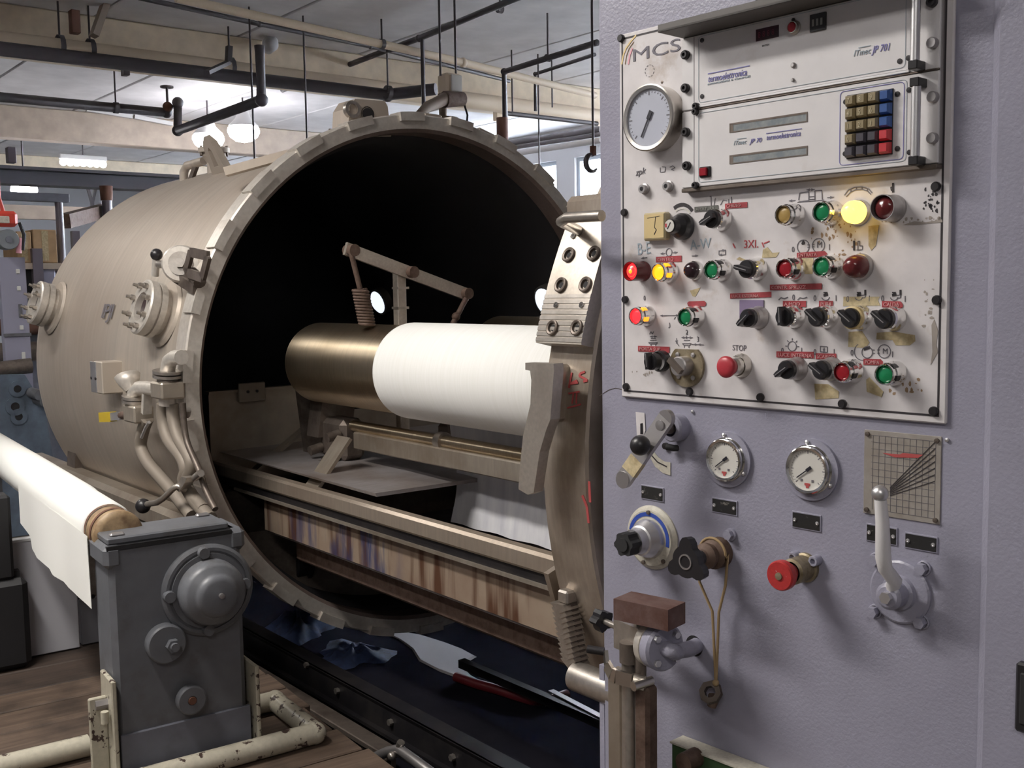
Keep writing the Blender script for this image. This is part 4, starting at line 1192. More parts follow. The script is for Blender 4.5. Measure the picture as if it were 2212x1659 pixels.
# rocking lever with spring, above the rolls
SL = -0.30
L0 = VES.hit(757, 541, 'y', SL); L1 = VES.hit(1003, 634, 'y', SL); LP = VES.hit(885, 588, 'y', SL)
lv = MB().quadbar(L0 - (L1 - L0).normalized() * 0.02, L1 + (L1 - L0).normalized() * 0.02, 0.014, 0.042, (0, 0, 1)).build('rocking_lever', 'clamp_steel', car)
for p in (L0, LP, L1):
    MB().cyl(p + Vector((0, -0.03, 0)), p + Vector((0, 0.02, 0)), 0.020, n=14).build('pivot_pin', 'rusty_steel', lv)
PB = VES.hit(875, 710, 'y', SL)
MB().box((PB.x - 0.018, SL + 0.012, RZ - 0.3), (PB.x + 0.018, SL + 0.045, LP.z + 0.02), 0.003).build('lever_post', 'clamp_steel', car)
for v in (622, 665):
    q = VES.hit(875, v, 'y', SL)
    MB().box((q.x - 0.022, SL + 0.008, q.z - 0.004), (q.x + 0.022, SL + 0.049, q.z + 0.004)).build('weld_band', 'bare_steel', car)
a_ = L0 + Vector((-0.012, -0.02, 0)); b_ = VES.hit(778, 625, 'y', SL - 0.02)
MB().cyl(a_, b_, 0.009, n=8).build('spring_rod', 'rusty_steel', car)
cS = VES.hit(793, 702, 'y', SL - 0.02)
P = []
for i in range(12 * 12 + 1):
    k = i / 144
    base = b_.lerp(cS, k)
    P.append(base + Vector((0.024 * math.cos(i * 2 * PI / 12), 0.024 * math.sin(i * 2 * PI / 12), 0)))
MB().tube(P, 0.0055, 6).build('spring', 'rusty_steel', car)
MB().cyl(L1 + Vector((0.005, -0.02, 0)), VES.hit(978, 700, 'y', SL - 0.02), 0.010, n=8).build('pull_rod', 'rusty_steel', car)
MB().sphere(VES.hit(985, 684, 'y', SL - 0.02), 0.016, 10, 6).build('rod_nut', 'rusty_steel', car)

# door ring
D0, D1, DR = -1.775, -1.905, 0.972
dr = MB().lathe([(DR - 0.06, -D0), (DR - 0.004, -D0), (DR, -D0 + 0.004), (DR, -D1 - 0.004), (DR - 0.006, -D1), (DR - 0.05, -D1)], VO, (0, -1, 0), 128)
dr.lathe([(DR - 0.06, -D0), (DR - 0.06, -D0 + 0.05), (0.0, -D0 + 0.05)], VO, (0, -1, 0), 96)
dr.lathe([(DR - 0.05, -D1), (0.0, -D1)], VO, (0, -1, 0), 96)
door = dr.build('door_ring', 'door_steel', car)
# pen marks KS II
def on_ring(u, v, r=DR + 0.001):
    """point on the door ring's outer face seen at (u, v)"""
    lo, hi = -1.2, -0.2
    best = None
    for i in range(400):
        x = -r + 0.25 * i / 400
        p = VES.hit(u, v, 'x', x)
        e = abs(math.hypot(p.x, p.z - VZ) - r)
        if best is None or e < best[0]:
            best = (e, p)
    return best[1]


def pen(strokes, r, mat, name):
    for st_ in strokes:
        P = [on_ring(u, v) for u, v in st_]
        P = [Vector((-math.sqrt(max(0, (DR + 0.0012) ** 2 - (p.z - VZ) ** 2)), p.y, p.z)) for p in P]
        if len(P) == 1: continue
        m_ = MB()
        for p0, p1 in zip(P, P[1:]):
            m_.quadbar(p0, p1, 2 * r, 0.0012, (1, 0, 0))
        m_.build(name, mat, door)


pen([[(1235, 805), (1229, 838)], [(1247, 822), (1232, 829), (1249, 826)], [(1264, 803), (1255, 806), (1251, 812), (1262, 817), (1269, 822), (1260, 824)]], 0.0022, 'pen_red', 'pen_mark')
pen([[(1239, 847), (1236, 872)], [(1246, 847), (1245, 872)], [(1228, 850), (1252, 846)], [(1226, 881), (1246, 876), (1255, 873)]], 0.0016, 'pen_red', 'pen_mark')
pen([[(1258, 1070), (1268, 1095), (1272, 1130)], [(1273, 1040), (1275, 1085)]], 0.003, 'pen_red', 'pen_mark')
# clamp segment bolted to the ring
ga = math.degrees(math.atan2(on_ring(1230, 742).z - VZ, -DR)) % 360
gb = 136.0
CLAMP_TOP = (1268, 455)
def seg(m, r0, r1, s0_, s1_, g0_, g1_, n=14):
    vs = []
    for i in range(n + 1):
        g_ = g0_ + (g1_ - g0_) * i / n
        for rr, ss in ((r0, s0_), (r1, s0_), (r1, s1_), (r0, s1_)):
            vs.append(rad(ss, g_, rr))
    fs = [(3, 2, 1, 0), tuple(4 * n + k for k in (0, 1, 2, 3))]
    for i in range(n):
        for k in range(4):
            fs.append((4 * i + k, 4 * i + (k + 1) % 4, 4 * (i + 1) + (k + 1) % 4, 4 * (i + 1) + k))
    m.add(vs, fs)


def seg_pt(u, v):
    rr = DR + 0.033
    best = None
    for i in range(500):
        x = -rr + 0.4 * i / 500
        p = VES.hit(u, v, 'x', x); e = abs(math.hypot(p.x, p.z - VZ) - rr)
        if best is None or e < best[0]: best = (e, p)
    return best[1]


_t = seg_pt(*CLAMP_TOP)
gb = math.degrees(math.atan2(_t.z - VZ, _t.x))
m = MB(); seg(m, DR - 0.01, DR + 0.032, -1.768, -1.900, ga, gb)
cs = m.build('clamp_segment', 'clamp_steel', car)
for i in range(9):                                      # machined steps at the lower end
    m = MB(); g_ = ga - 0.2 - i * 0.62
    seg(m, DR + 0.03, DR + 0.0332, -1.7675, -1.9005, g_, g_ - 0.42, 2)
    m.build('step_ridge', 'bare_steel', cs)
cb = MB().lathe([(0.0135, -0.002), (0.0135, 0.004), (0.0115, 0.005), (0.0085, 0.004), (0.0085, -0.001), (0.0, -0.001)], (0, 0, 0), (0, 0, 1), 18)
cb.cyl((0, 0, -0.0008), (0, 0, 0.0006), 0.0062, n=6, smooth=False)
cb.cur = 1
cbm = cb.mesh('cap_screw', ['dark_steel', 'bore_black'])
for p in cbm.polygons:
    if p.index >= len(cbm.polygons) - 8: p.material_index = 1
sc = MB().lathe([(0.006, 0), (0.006, 0.003), (0.0025, 0.003), (0.0, 0.001)], (0, 0, 0), (0, 0, 1), 12).mesh('set_screw', 'chrome')
for (u, v) in [(1229, 551), (1283, 548), (1212, 616), (1265, 615), (1194, 708), (1247, 708)]:
    p = seg_pt(u, v); g_ = math.degrees(math.atan2(p.z - VZ, p.x))
    o = bpy.data.objects.new('cap_screw', cbm); COL.objects.link(o); o.parent = cs
    o.matrix_local = local_parts(None, '', p.y, g_, DR + 0.0325)
    o.scale = (1.15, 1.15, 1.15)
for (u, v) in [(1239, 510), (1202, 659), (1257, 659)]:
    p = seg_pt(u, v); g_ = math.degrees(math.atan2(p.z - VZ, p.x))
    o = bpy.data.objects.new('set_screw', sc); COL.objects.link(o); o.parent = cs
    o.matrix_local = local_parts(None, '', p.y, g_, DR + 0.0325)
# grab handle on the clamp
h = [seg_pt(1240, 490), seg_pt(1240, 490) + Vector((-0.03, 0.01, 0.02)), VES.hit(1212, 474, 'x', -1.03), VES.hit(1225, 470, 'x', -1.04), VES.hit(1300, 466, 'x', -1.04)]
h = [h[0] + Vector((0.02, 0, -0.01)), h[2] + Vector((0, 0, -0.004)), h[3], h[4]]
MB().tube(h, 0.010, 10).build('grab_handle', 'bare_steel', car)
p = VES.hit(1262, 448, 'x', -0.86)
MB().box((p.x - 0.03, p.y - 0.16, p.z - 0.03), (p.x + 0.10, p.y + 0.03, p.z + 0.022), 0.012).build('top_latch', 'door_steel', car)
# hook plate welded to the ring
HX = -1.02
pts = [(1145, 783), (1206, 785), (1207, 800), (1199, 905), (1190, 928), (1176, 975), (1163, 1062), (1150, 1067), (1130, 1055), (1133, 1010), (1140, 940), (1156, 872), (1158, 820), (1155, 800), (1145, 798)]
P = [VES.hit(u, v, 'x', HX) for u, v in pts]
n = len(P)
hk = MB()
hk.add([p + Vector((dx, 0, 0)) for dx in (-0.012, 0.012) for p in P], [tuple(range(n)), tuple(range(2 * n - 1, n - 1, -1))] + [(i, (i + 1) % n, (i + 1) % n + n, i + n) for i in range(n)])
hk = hk.build('door_hook', 'clamp_steel', car)
a_ = VES.hit(1214, 788, 'x', -0.98); b_ = VES.hit(1212, 912, 'x', -0.98)
y0_, y1_ = VES.hit(1210, 850, 'x', -0.98).y, VES.hit(1196, 850, 'x', -0.98).y
MB().box((-1.012, y0_, b_.z), (-0.95, y1_, a_.z), 0.006).build('weld_rib', 'clamp_steel', hk)
MB().box((-1.01, y1_, b_.z + 0.02), (-0.96, y1_ + 0.03, a_.z - 0.005)).build('hook_web', 'clamp_steel', hk)
# guide fin and toothed rack at the lower end of the ring
p0 = on_ring(1188, 1235); p1 = on_ring(1225, 1372)
MB().quadbar(p0 + Vector((0.01, 0.008, 0)), p1 + Vector((0.01, 0.008, 0)), 0.03, 0.014, (0, 1, 0)).build('guide_fin', 'door_steel', car)
RX_ = -0.935
q0 = VES.hit(1232, 1296, 'x', RX_); q1 = VES.hit(1256, 1428, 'x', RX_ + 0.02)
rk = MB().quadbar(q0, q1, 0.020, 0.016, (1, 0, 0)).build('toothed_rack', 'dark_steel', car)
d = (q1 - q0)
tm = MB()
for i in range(12):
    k = (i + 0.4) / 12
    c = q0 + d * k
    tm = MB()
    w = Vector((0, 0.026, 0)); o_ = Vector((-0.026, 0, 0))
    tm.add([c + o_ - w * 0.2, c + o_ + w * 1.1 + Vector((-0.004, 0, -0.001)), c + o_ + w * 0.25 + Vector((0, 0, -0.020)), c + o_ - w * 0.55 + Vector((0, 0, -0.010)),
            c + Vector((0.012, 0, 0)) - w * 0.2, c + Vector((0.012, 0, 0)) + w * 1.1, c + Vector((0.012, 0, 0)) + w * 0.25 + Vector((0, 0, -0.020)), c + Vector((0.012, 0, 0)) - w * 0.55 + Vector((0, 0, -0.010))],
           [(0, 1, 2, 3), (7, 6, 5, 4), (0, 4, 5, 1), (1, 5, 6, 2), (2, 6, 7, 3), (3, 7, 4, 0)])
    tm.build('tooth', 'bare_steel', rk)
MB().box((q0.x - 0.02, q0.y - 0.012, q0.z - 0.005), (q0.x + 0.01, q0.y + 0.018, q0.z + 0.022), 0.004).build('rack_head', 'bare_steel', rk)
a_ = VES.hit(1245, 1460, 'x', RX_); b_ = VES.hit(1310, 1472, 'x', RX_)
MB().cyl(a_, a_ + Vector((0, -0.22, 0)), 0.030, n=24).build('pinion_shaft', 'bare_steel', car)
# wheels
WHZ = VES.hit(692, 1448, 'x', -0.5).z + 0.082
for s, wz in ((0.34, 0.50), (-1.62, WHZ)):
    for x in (-0.44, 0.40):
        MB().lathe([(0.0, -0.02), (0.065, -0.02), (0.07, -0.015), (0.07, 0.025), (0.08, 0.03), (0.08, 0.045), (0.0, 0.045)], (x, s, wz), (1, 0, 0), 24).build('wheel', 'oily_steel', car)
        MB().box((x + 0.05, s - 0.04, wz - 0.03), (x + 0.06, s + 0.04, zb + 0.1)).build('wheel_bracket', 'oily_steel', car)

# fabric on the near roller, a thing of its own
fs0, fs1 = -0.49, -1.70
fr_ = 0.1555
cl = MB().turned([(r_ + 0.0008, -fs0 - 0.004), (fr_ - 0.006, -fs0 - 0.002), (fr_ - 0.001, -fs0 + 0.004), (fr_, -fs0 + 0.015), (fr_ + 0.0005, 1.0), (fr_, -fs1), (r_ + 0.0008, -fs1 + 0.002)], (RTX, 0, RZ), (0, -1, 0), 72).build('fabric_roll', 'roll_cloth')
solo(cl, VES)
tag(cl, 'bright white fabric wound on the steel roller inside the vessel carriage', 'fabric roll')
# sheet running down from the roll into the trough and back up
ls = fs0 - 0.02
pt = []
g_ = math.radians(-38)
pt.append((RTX + (fr_ + 0.002) * math.cos(g_), RZ + (fr_ + 0.002) * math.sin(g_)))
lo_l = VES.hit(976, 1128, 'y', ls)
hi_l = VES.hit(986, 1010, 'y', ls)
def sheet_fn(a, b):
    s = ls + (-1.72 - ls) * a
    x0, z0 = pt[0]; x1, z1 = hi_l.x, hi_l.z; x2, z2 = lo_l.x, lo_l.z
    if b < 0.45:
        k = b / 0.45; x = x0 + (x1 - x0) * k; z = z0 + (z1 - z0) * k
    else:
        k = (b - 0.45) / 0.55; x = x1 + (x2 - x1) * k; z = z1 + (z2 - z1) * k
    return (x + 0.006 * math.sin(a * 40) * b, s + 0.01 * math.sin(b * 7), z)
sh = MB().grid(sheet_fn, 40, 24)
n_ = len(sh.v); m_ = len(sh.f)
sh.add([(x + 0.002, y, z - 0.001) for x, y, z in sh.v[:n_]], [tuple(reversed(f)) for f in sh.f[:m_]], True)
so = solo(sh.build('fabric_sheet', 'wet_cloth'), VES)
tag(so, 'wet white fabric sheet hanging from the roll into the trough', 'fabric sheet')

# ------------------------------------------------------------------ the control cabinet
def cp(u, v, off=0.0):
    return CAB.hit(u, v, 'y', -off)


cab = thing('control_cabinet', CAB, 'tall lavender grey steel control cabinet with a dirty white panel', 'control cabinet')
XL = cp(1292, 900).x
XF = 0.072                                  # fold where the next door begins
ZT = 2.62
bd = MB()
bd.box((XL, 0.0, 0.06), (XF + 0.02, 0.42, ZT), 0.012)
bd.build('body', 'cabinet_paint', cab)
dd = MB().box((XF, -0.022, 0.08), (0.75, 0.02, ZT - 0.02), 0.014).build('side_door', 'cabinet_paint', cab)
MB().box((XF + 0.02, 0.02, 0.06), (0.75, 0.42, ZT)).build('side_body', 'cabinet_paint', cab)
MB().box((XL + 0.02, 0.03, 0.0), (0.73, 0.40, 0.06)).build('plinth', 'black_post', cab)
p = cp(2203, 1430, 0.03); q = cp(2203, 1580, 0.03)
hp = MB().box((p.x - 0.004, -0.034, q.z), (p.x + 0.05, -0.02, p.z), 0.003).build('flush_handle', 'black_plastic', dd)
MB().box((p.x + 0.003, -0.037, q.z + 0.012), (p.x + 0.043, -0.033, p.z - 0.012), 0.002).build('handle_pull', 'black_rubber', hp)

# main panel
PO = 0.007
tl = cp(1335, 76, PO); bl = cp(1344, 857, PO); br = cp(2043, 917, PO)
px0, px1, pz0 = (tl.x + bl.x) / 2, br.x, (bl.z + br.z) / 2
pz1 = tl.z
pan = MB().box((px0, -PO, pz0), (px1, 0.0, pz1), 0.002).build('control_panel', 'panel_white', cab)
S1 = PO + 0.0006


def frame_line(x0, x1, z0, z1, w, y, mat, name, parent, r=0.0):
    m = MB()
    m.box((x0, -y - 0.0004, z0), (x1, -y + 0.0004, z0 + w)).box((x0, -y - 0.0004, z1 - w), (x1, -y + 0.0004, z1))
    m.box((x0, -y - 0.0004, z0 + w), (x0 + w, -y + 0.0004, z1 - w)).box((x1 - w, -y - 0.0004, z0 + w), (x1, -y + 0.0004, z1 - w))
    return m.build(name, mat, parent)


frame_line(px0 + 0.006, px1 - 0.010, pz0 + 0.010, pz1 - 0.007, 0.003, PO, 'black_line', 'border_line', pan)
# panel screws
scm = MB().lathe([(0.0068, 0), (0.0068, 0.004), (0.0055, 0.006), (0.0, 0.006)], (0, 0, 0), (0, -1, 0), 14).mesh('panel_screw', 'black_bolt')
for u, v in [(1343, 83), (1482, 49), (1640, 8), (1350, 459), (1352, 647), (1354, 835), (1491, 846), (1644, 858), (1821, 872), (2018, 888), (2023, 403), (2025, 648)]:
    c = cp(u, v, PO)
    share('panel_screw', scm, pan, (c.x, -PO, c.z))


def quad_print(pts, mat, name, parent, off=None):
    """flat print or tape with its own outline, given by photo points"""
    off = S1 if off is None else off
    P = [cp(u, v, off) for u, v in pts]; n = len(P)
    m = MB()
    m.add([(p.x, -off, p.z) for p in P] + [(p.x, -off + 0.0005, p.z) for p in P], [tuple(range(n)), tuple(range(2 * n - 1, n - 1, -1))] + [(i, (i + 1) % n, (i + 1) % n + n, i + n) for i in range(n)])
    return m.build(name, mat, parent)


class Ink(MB):
    """thin printed lines on the panel"""
    def __init__(s, off=None):
        super().__init__(); s.off = S1 if off is None else off

    def line(s, pts, w=0.0012):
        P = [cp(u, v, s.off) for u, v in pts]
        for a, b in zip(P, P[1:]):
            if (b - a).length > 1e-5:
                s.quadbar((a.x, -s.off, a.z), (b.x, -s.off, b.z), w, 0.0005, (0, 1, 0))
        return s

    def ring(s, u, v, r, w=0.0012, a0=0, a1=360, n=20):
        c = cp(u, v, s.off)
        pts = [Vector((c.x + r * math.cos(math.radians(a0 + (a1 - a0) * i / n)), -s.off, c.z + r * math.sin(math.radians(a0 + (a1 - a0) * i / n)))) for i in range(n + 1)]
        for a, b in zip(pts, pts[1:]):
            s.quadbar(a, b, w, 0.0005, (0, 1, 0))
        return s

    def arrow(s, p0, p1, w=0.0011, both=False):
        s.line([p0, p1], w)
        for a, b in ((p0, p1),) + (((p1, p0),) if both else ()):
            A, B = cp(*a, s.off), cp(*b, s.off)
            d = (B - A).normalized(); n_ = Vector((-d.z, 0, d.x))
            t_ = [B, B - d * 0.006 + n_ * 0.0022, B - d * 0.006 - n_ * 0.0022]
            s.add([(q.x, -s.off - 0.0002, q.z) for q in t_], [(0, 1, 2)])
        return s


def symbol(ink, mat='print_grey', name='printed_symbol'):
    o = ink.build(name, mat, pan); o['kind'] = 'stuff'
    return o


# printed symbols
symbol(Ink().line([(1536, 448), (1536, 424), (1533, 424)]).line([(1545, 428), (1541, 450)], .0009).line([(1556, 443), (1562, 432), (1570, 434)], .0009).line([(1574, 448), (1574, 430)]).line([(1580, 448), (1580, 425)]))
symbol(Ink().line([(1725, 432), (1727, 417), (1747, 414), (1747, 433), (1725, 436)]).line([(1760, 432), (1760, 412), (1775, 411), (1776, 431)]).line([(1747, 425), (1760, 424)]).line([(1747, 431), (1760, 430)]).line([(1722, 437), (1780, 432)], .0009))
symbol(Ink().arrow((1718, 433), (1704, 434)).arrow((1787, 427), (1801, 426)).arrow((1751, 410), (1742, 410)).arrow((1751, 410), (1760, 409)))
symbol(Ink().line([(1824, 422), (1832, 411), (1846, 405), (1862, 404), (1876, 408), (1884, 417)]).line([(1828, 425), (1837, 415), (1848, 410), (1862, 409), (1874, 413), (1881, 420)]).line([(1838, 408), (1838, 414)]).line([(1850, 404), (1850, 410)]).line([(1862, 404), (1862, 409)]).line([(1874, 408), (1872, 413)]))
symbol(Ink().line([(1929, 395), (1929, 416)], .003).line([(1929, 404), (1924, 404), (1925, 411), (1928, 412)]), 'black_line')
symbol(Ink().arrow((1437, 547), (1427, 548)).arrow((1453, 546), (1463, 545)).ring(1445, 545, 0.0065).line([(1440, 560), (1440, 553)]).line([(1450, 560), (1450, 553)]))
symbol(Ink().arrow((1398, 556), (1385, 558)).arrow((1494, 553), (1508, 552)))
symbol(Ink().arrow((1554, 542), (1567, 540)).arrow((1567, 550), (1553, 551)).line([(1553, 551), (1553, 541)]).line([(1567, 540), (1567, 550)]))
pm_ = Ink().ring(1735, 533, 0.0105).ring(1768, 530, 0.0105)
for y_ in (529, 534):
    pm_.line([(1744, y_), (1749, y_)]).line([(1754, y_ - 1), (1759, y_ - 1)])
symbol(pm_)
symbol(Ink().line([(1732, 527), (1735, 520), (1738, 526), (1732, 527)], .002), 'black_line')
lettering('M', 0.013, 'print_grey', pan, (cp(1764, 535, S1).x, -S1, cp(1764, 535, S1).z))
symbol(Ink().line([(1845, 520), (1845, 541)], .003), 'black_line')
symbol(Ink().line([(1853, 541), (1853, 521), (1857, 521), (1857, 531), (1863, 531), (1863, 539), (1850, 540)]))
symbol(Ink().arrow((1426, 682), (1466, 681)).arrow((1440, 682), (1426, 682)).line([(1446, 697), (1447, 706), (1444, 708)]).line([(1459, 684), (1456, 690)]))
for u0 in (1682, 1723):
    symbol(Ink().line([(u0, 648), (u0 + 5, 643), (u0 + 12, 645), (u0 + 20, 642)], .0016))
for k, (u0, v0) in enumerate([(1783, 640), (1855, 640), (1931, 640)]):
    tap = Ink().line([(u0 - 8, v0 + 3), (u0 - 5, v0 + 7), (u0, v0 + 9), (u0 + 6, v0 + 7), (u0 + 9, v0 + 2)])
    symbol(tap)
    symbol(Ink().line([(u0 - 4, v0 - 2), (u0 + 5, v0 - 4)], .004).line([(u0, v0 - 8), (u0, v0 - 1)], .002).line([(u0 - 4, v0 - 8), (u0 + 4, v0 - 8)], .002), 'black_line')
    if k:
        symbol(Ink().line([(u0 + 6, v0 - 2), (u0 + 14, v0 - 3), (u0 + 14, v0 + 3), (u0 + 6, v0 + 4)]))
        symbol(Ink().line([(u0 + 14, v0 - 14), (u0 + 14, v0 - 2)], .0028), 'black_line')
symbol(Ink().arrow((1411, 727), (1404, 727)).arrow((1411, 727), (1419, 727)).line([(1406, 731), (1416, 731)]).line([(1404, 735), (1418, 735)]).line([(1401, 740), (1420, 740), (1418, 743), (1404, 743), (1401, 740)]).line([(1406, 743), (1406, 747)]).line([(1416, 743), (1416, 747)]))
symbol(Ink().line([(1403, 722), (1406, 716), (1409, 722), (1412, 716)]))
symbol(Ink().arrow((1483, 729), (1472, 729)).arrow((1483, 729), (1496, 729)).line([(1483, 726), (1483, 732)]).line([(1477, 735), (1490, 735)]).line([(1474, 742), (1493, 742), (1490, 746), (1477, 746), (1474, 742)]).line([(1478, 746), (1478, 752)]).line([(1488, 746), (1488, 752)]).arrow((1494, 744), (1507, 744)).arrow((1520, 745), (1507, 744)))
symbol(Ink().line([(1459, 736), (1467, 748)]).line([(1463, 735), (1461, 742)]))
lp_ = Ink().ring(1711, 748, 0.0075)
for a_ in range(0, 180 + 1, 45):
    c = cp(1711, 748, S1)
    d_ = Vector((math.cos(math.radians(a_)), 0, math.sin(math.radians(a_))))
    p0_, p1_ = c + d_ * 0.009, c + d_ * 0.0125
    lp_.quadbar((p0_.x, -S1, p0_.z), (p1_.x, -S1, p1_.z), .0012, .0005, (0, 1, 0))
symbol(lp_)
symbol(Ink().line([(1772, 748), (1772, 760), (1787, 761), (1787, 749), (1772, 748)]).arrow((1780, 751), (1780, 762)))
pm_ = Ink().ring(1862, 760, 0.0125, a0=120, a1=300).ring(1873, 761, 0.0085).ring(1910, 759, 0.0098)
for y_ in (756, 763):
    pm_.line([(1884, y_), (1889, y_)]).line([(1895, y_), (1900, y_)])
symbol(pm_)
symbol(Ink().line([(1866, 755), (1879, 750)], .004), 'black_line')
lettering('M', 0.0115, 'print_grey', pan, (cp(1906, 764, S1).x, -S1, cp(1906, 764, S1).z))
for ch, u, v in [('0', 1710, 545), ('I', 1790, 540), ('0', 1390, 649), ('0', 1711, 648), ('0', 1757, 650), ('I', 1804, 650), ('0', 1828, 652), ('I', 1876, 651), ('0', 1903, 651), ('I', 1953, 652),
                 ('1', 1459, 741), ('2', 1481, 723), ('3', 1505, 738), ('0', 1687, 763), ('I', 1730, 763), ('0', 1757, 766), ('I', 1800, 766), ('0', 1837, 768), ('I', 1926, 772)]:
    c = cp(u, v, S1)
    lettering(ch, 0.0125, 'print_grey', pan, (c.x, -S1, c.z), sx=0.8)
c = cp(1582, 757, S1)
lettering('STOP', 0.0135, 'print_grey', pan, (c.x, -S1, c.z), sx=0.85)
c = cp(1377, 551, S1); lettering('B-E', 0.030, 'pen_blue', pan, (c.x, -S1, c.z), -0.06, sx=0.75)
c = cp(1491, 540, S1); lettering('A-W', 0.024, 'pen_blue', pan, (c.x, -S1, c.z), -0.05, sx=0.9)
c = cp(1606, 536, S1); lettering('3XI.', 0.018, 'print_red', pan, (c.x, -S1, c.z), sx=0.95)
for pts in ([(1583, 526), (1588, 536)], [(1646, 524), (1650, 534)], [(1650, 526), (1662, 521)]):
    symbol(Ink().line(pts, .0018), 'print_red')
# embossed tape labels
TAPES = [([(1500, 447), (1551, 443), (1551, 454), (1500, 458)], 'dymo_grey', 'APERTURA'), ([(1566, 440), (1614, 436), (1614, 448), (1566, 451)], 'dymo_red', 'CHIUSO'),
         ([(1417, 555), (1472, 552), (1472, 565), (1417, 567)], 'dymo_red', 'CENTRO'), ([(1721, 546), (1781, 542), (1787, 548), (1781, 555), (1721, 557)], 'dymo_red', 'ENTRATA'),
         ([(1663, 615), (1775, 612), (1775, 625), (1663, 627)], 'dymo_red', 'CONTR. SPRUZZ'), ([(1577, 634), (1666, 630), (1666, 642), (1577, 645)], 'dymo_red', 'LUCE ESTERNA'),
         ([(1484, 655), (1488, 651), (1521, 650), (1525, 654), (1524, 660), (1520, 662), (1487, 662)], 'dymo_red', 'OLIO'), ([(1691, 650), (1741, 650), (1741, 663), (1691, 663)], 'dymo_red', 'A.MOD'),
         ([(1769, 650), (1799, 650), (1799, 663), (1769, 663)], 'dymo_red', 'PURA'), ([(1905, 650), (1945, 651), (1950, 657), (1950, 664), (1905, 664)], 'dymo_red', 'CALDA'),
         ([(1378, 747), (1446, 749), (1446, 762), (1378, 759)], 'dymo_red', 'PORTA SUP.'), ([(1677, 759), (1758, 760), (1758, 774), (1677, 772)], 'dymo_red', 'LUCE INTERNA'),
         ([(1762, 763), (1806, 764), (1807, 776), (1762, 776)], 'dymo_red', 'SCARICO'), ([(1865, 775), (1902, 776), (1907, 781), (1907, 789), (1865, 788)], 'dymo_red', 'POMPA')]
for pts, mt, tx in TAPES:
    o = quad_print(pts, mt, 'tape_label', pan, S1 + 0.0006)
    a_ = cp(pts[0][0] + 3, pts[-1][1] - 2.5, S1 + 0.0014); b_ = cp(pts[1][0] - 3, pts[1][1], S1 + 0.0014); hgt = abs(cp(*pts[0], S1).z - cp(*pts[-1], S1).z)
    me = text_mesh(tx, hgt * 0.85, 0.0003, 'dymo_letter' if mt == 'dymo_red' else 'dymo_letter_grey')
    xs = [v.co.x for v in me.vertices]; k = (b_.x - a_.x) / max(1e-4, max(xs) - min(xs))
    me.transform(Matrix.Diagonal((min(k, 1.1), 1, 1, 1)))
    t_ = bpy.data.objects.new('lettering', me); COL.objects.link(t_); t_.parent = pan
    t_.location = (a_.x, -S1 - 0.0013, a_.z)
# tape remnants and stains
for pts in ([(1728, 558), (1757, 557), (1755, 592), (1727, 592)], [(1822, 641), (1900, 641), (1896, 648), (1901, 660), (1821, 661)], [(1833, 717), (1862, 715), (1878, 740), (1870, 752), (1832, 749)], [(1894, 719), (1930, 716), (1976, 724), (1977, 737), (1965, 746), (1935, 746), (1928, 735), (1893, 733)],
            [(1759, 829), (1789, 830), (1812, 846), (1811, 860), (1761, 863)], [(1871, 820), (1878, 815), (1908, 846), (1904, 858), (1872, 846)], [(1490, 628), (1513, 621), (1502, 641), (1496, 640)], [(1648, 539), (1658, 534), (1668, 546), (1683, 545), (1676, 556), (1646, 557)],
            [(1590, 560), (1597, 555), (1612, 562), (1600, 563)], [(1876, 488), (1899, 486), (1892, 530), (1882, 541), (1876, 530)]):
    quad_print(pts, 'old_tape', 'tape_remnant', pan, S1 + 0.0001)
random.seed(11)
for (u0, v0, du, dv, n_, mt) in [(1790, 505, 60, 22, 26, 'stain_brown'), (1830, 530, 35, 25, 12, 'stain_brown'), (2010, 430, 16, 26, 30, 'black_line'), (2005, 660, 14, 60, 14, 'stain_grey'), (1960, 475, 70, 5, 22, 'stain_grey'), (1390, 806, 26, 4, 10, 'stain_grey'), (1960, 840, 40, 25, 16, 'stain_brown')]:
    m = MB()
    for i in range(n_):
        c = cp(u0 + random.uniform(-du, du), v0 + random.uniform(-dv, dv), S1)
        k = 7; rr = random.uniform(0.0008, 0.0032); st_ = random.uniform(0.5, 2.2)
        a_ = [(c.x + rr * st_ ** -0.5 * math.cos(2 * PI * j / k) * random.uniform(0.6, 1.3), -S1 + 0.0003, c.z + rr * st_ ** 0.5 * math.sin(2 * PI * j / k) * random.uniform(0.6, 1.3)) for j in range(k)]
        m.add(a_, [tuple(range(k))])
    m.build('grime_specks', mt, pan)['kind'] = 'stuff'
for pts in ([(2012, 702), (2018, 690), (2026, 715), (2022, 745), (2026, 760), (2010, 788), (2014, 760)], [(2000, 480), (2035, 474), (2036, 480), (1975, 486), (1950, 486), (1975, 478)]):
    quad_print(pts, 'stain_grey', 'paint_chip', pan, S1 + 0.0001)
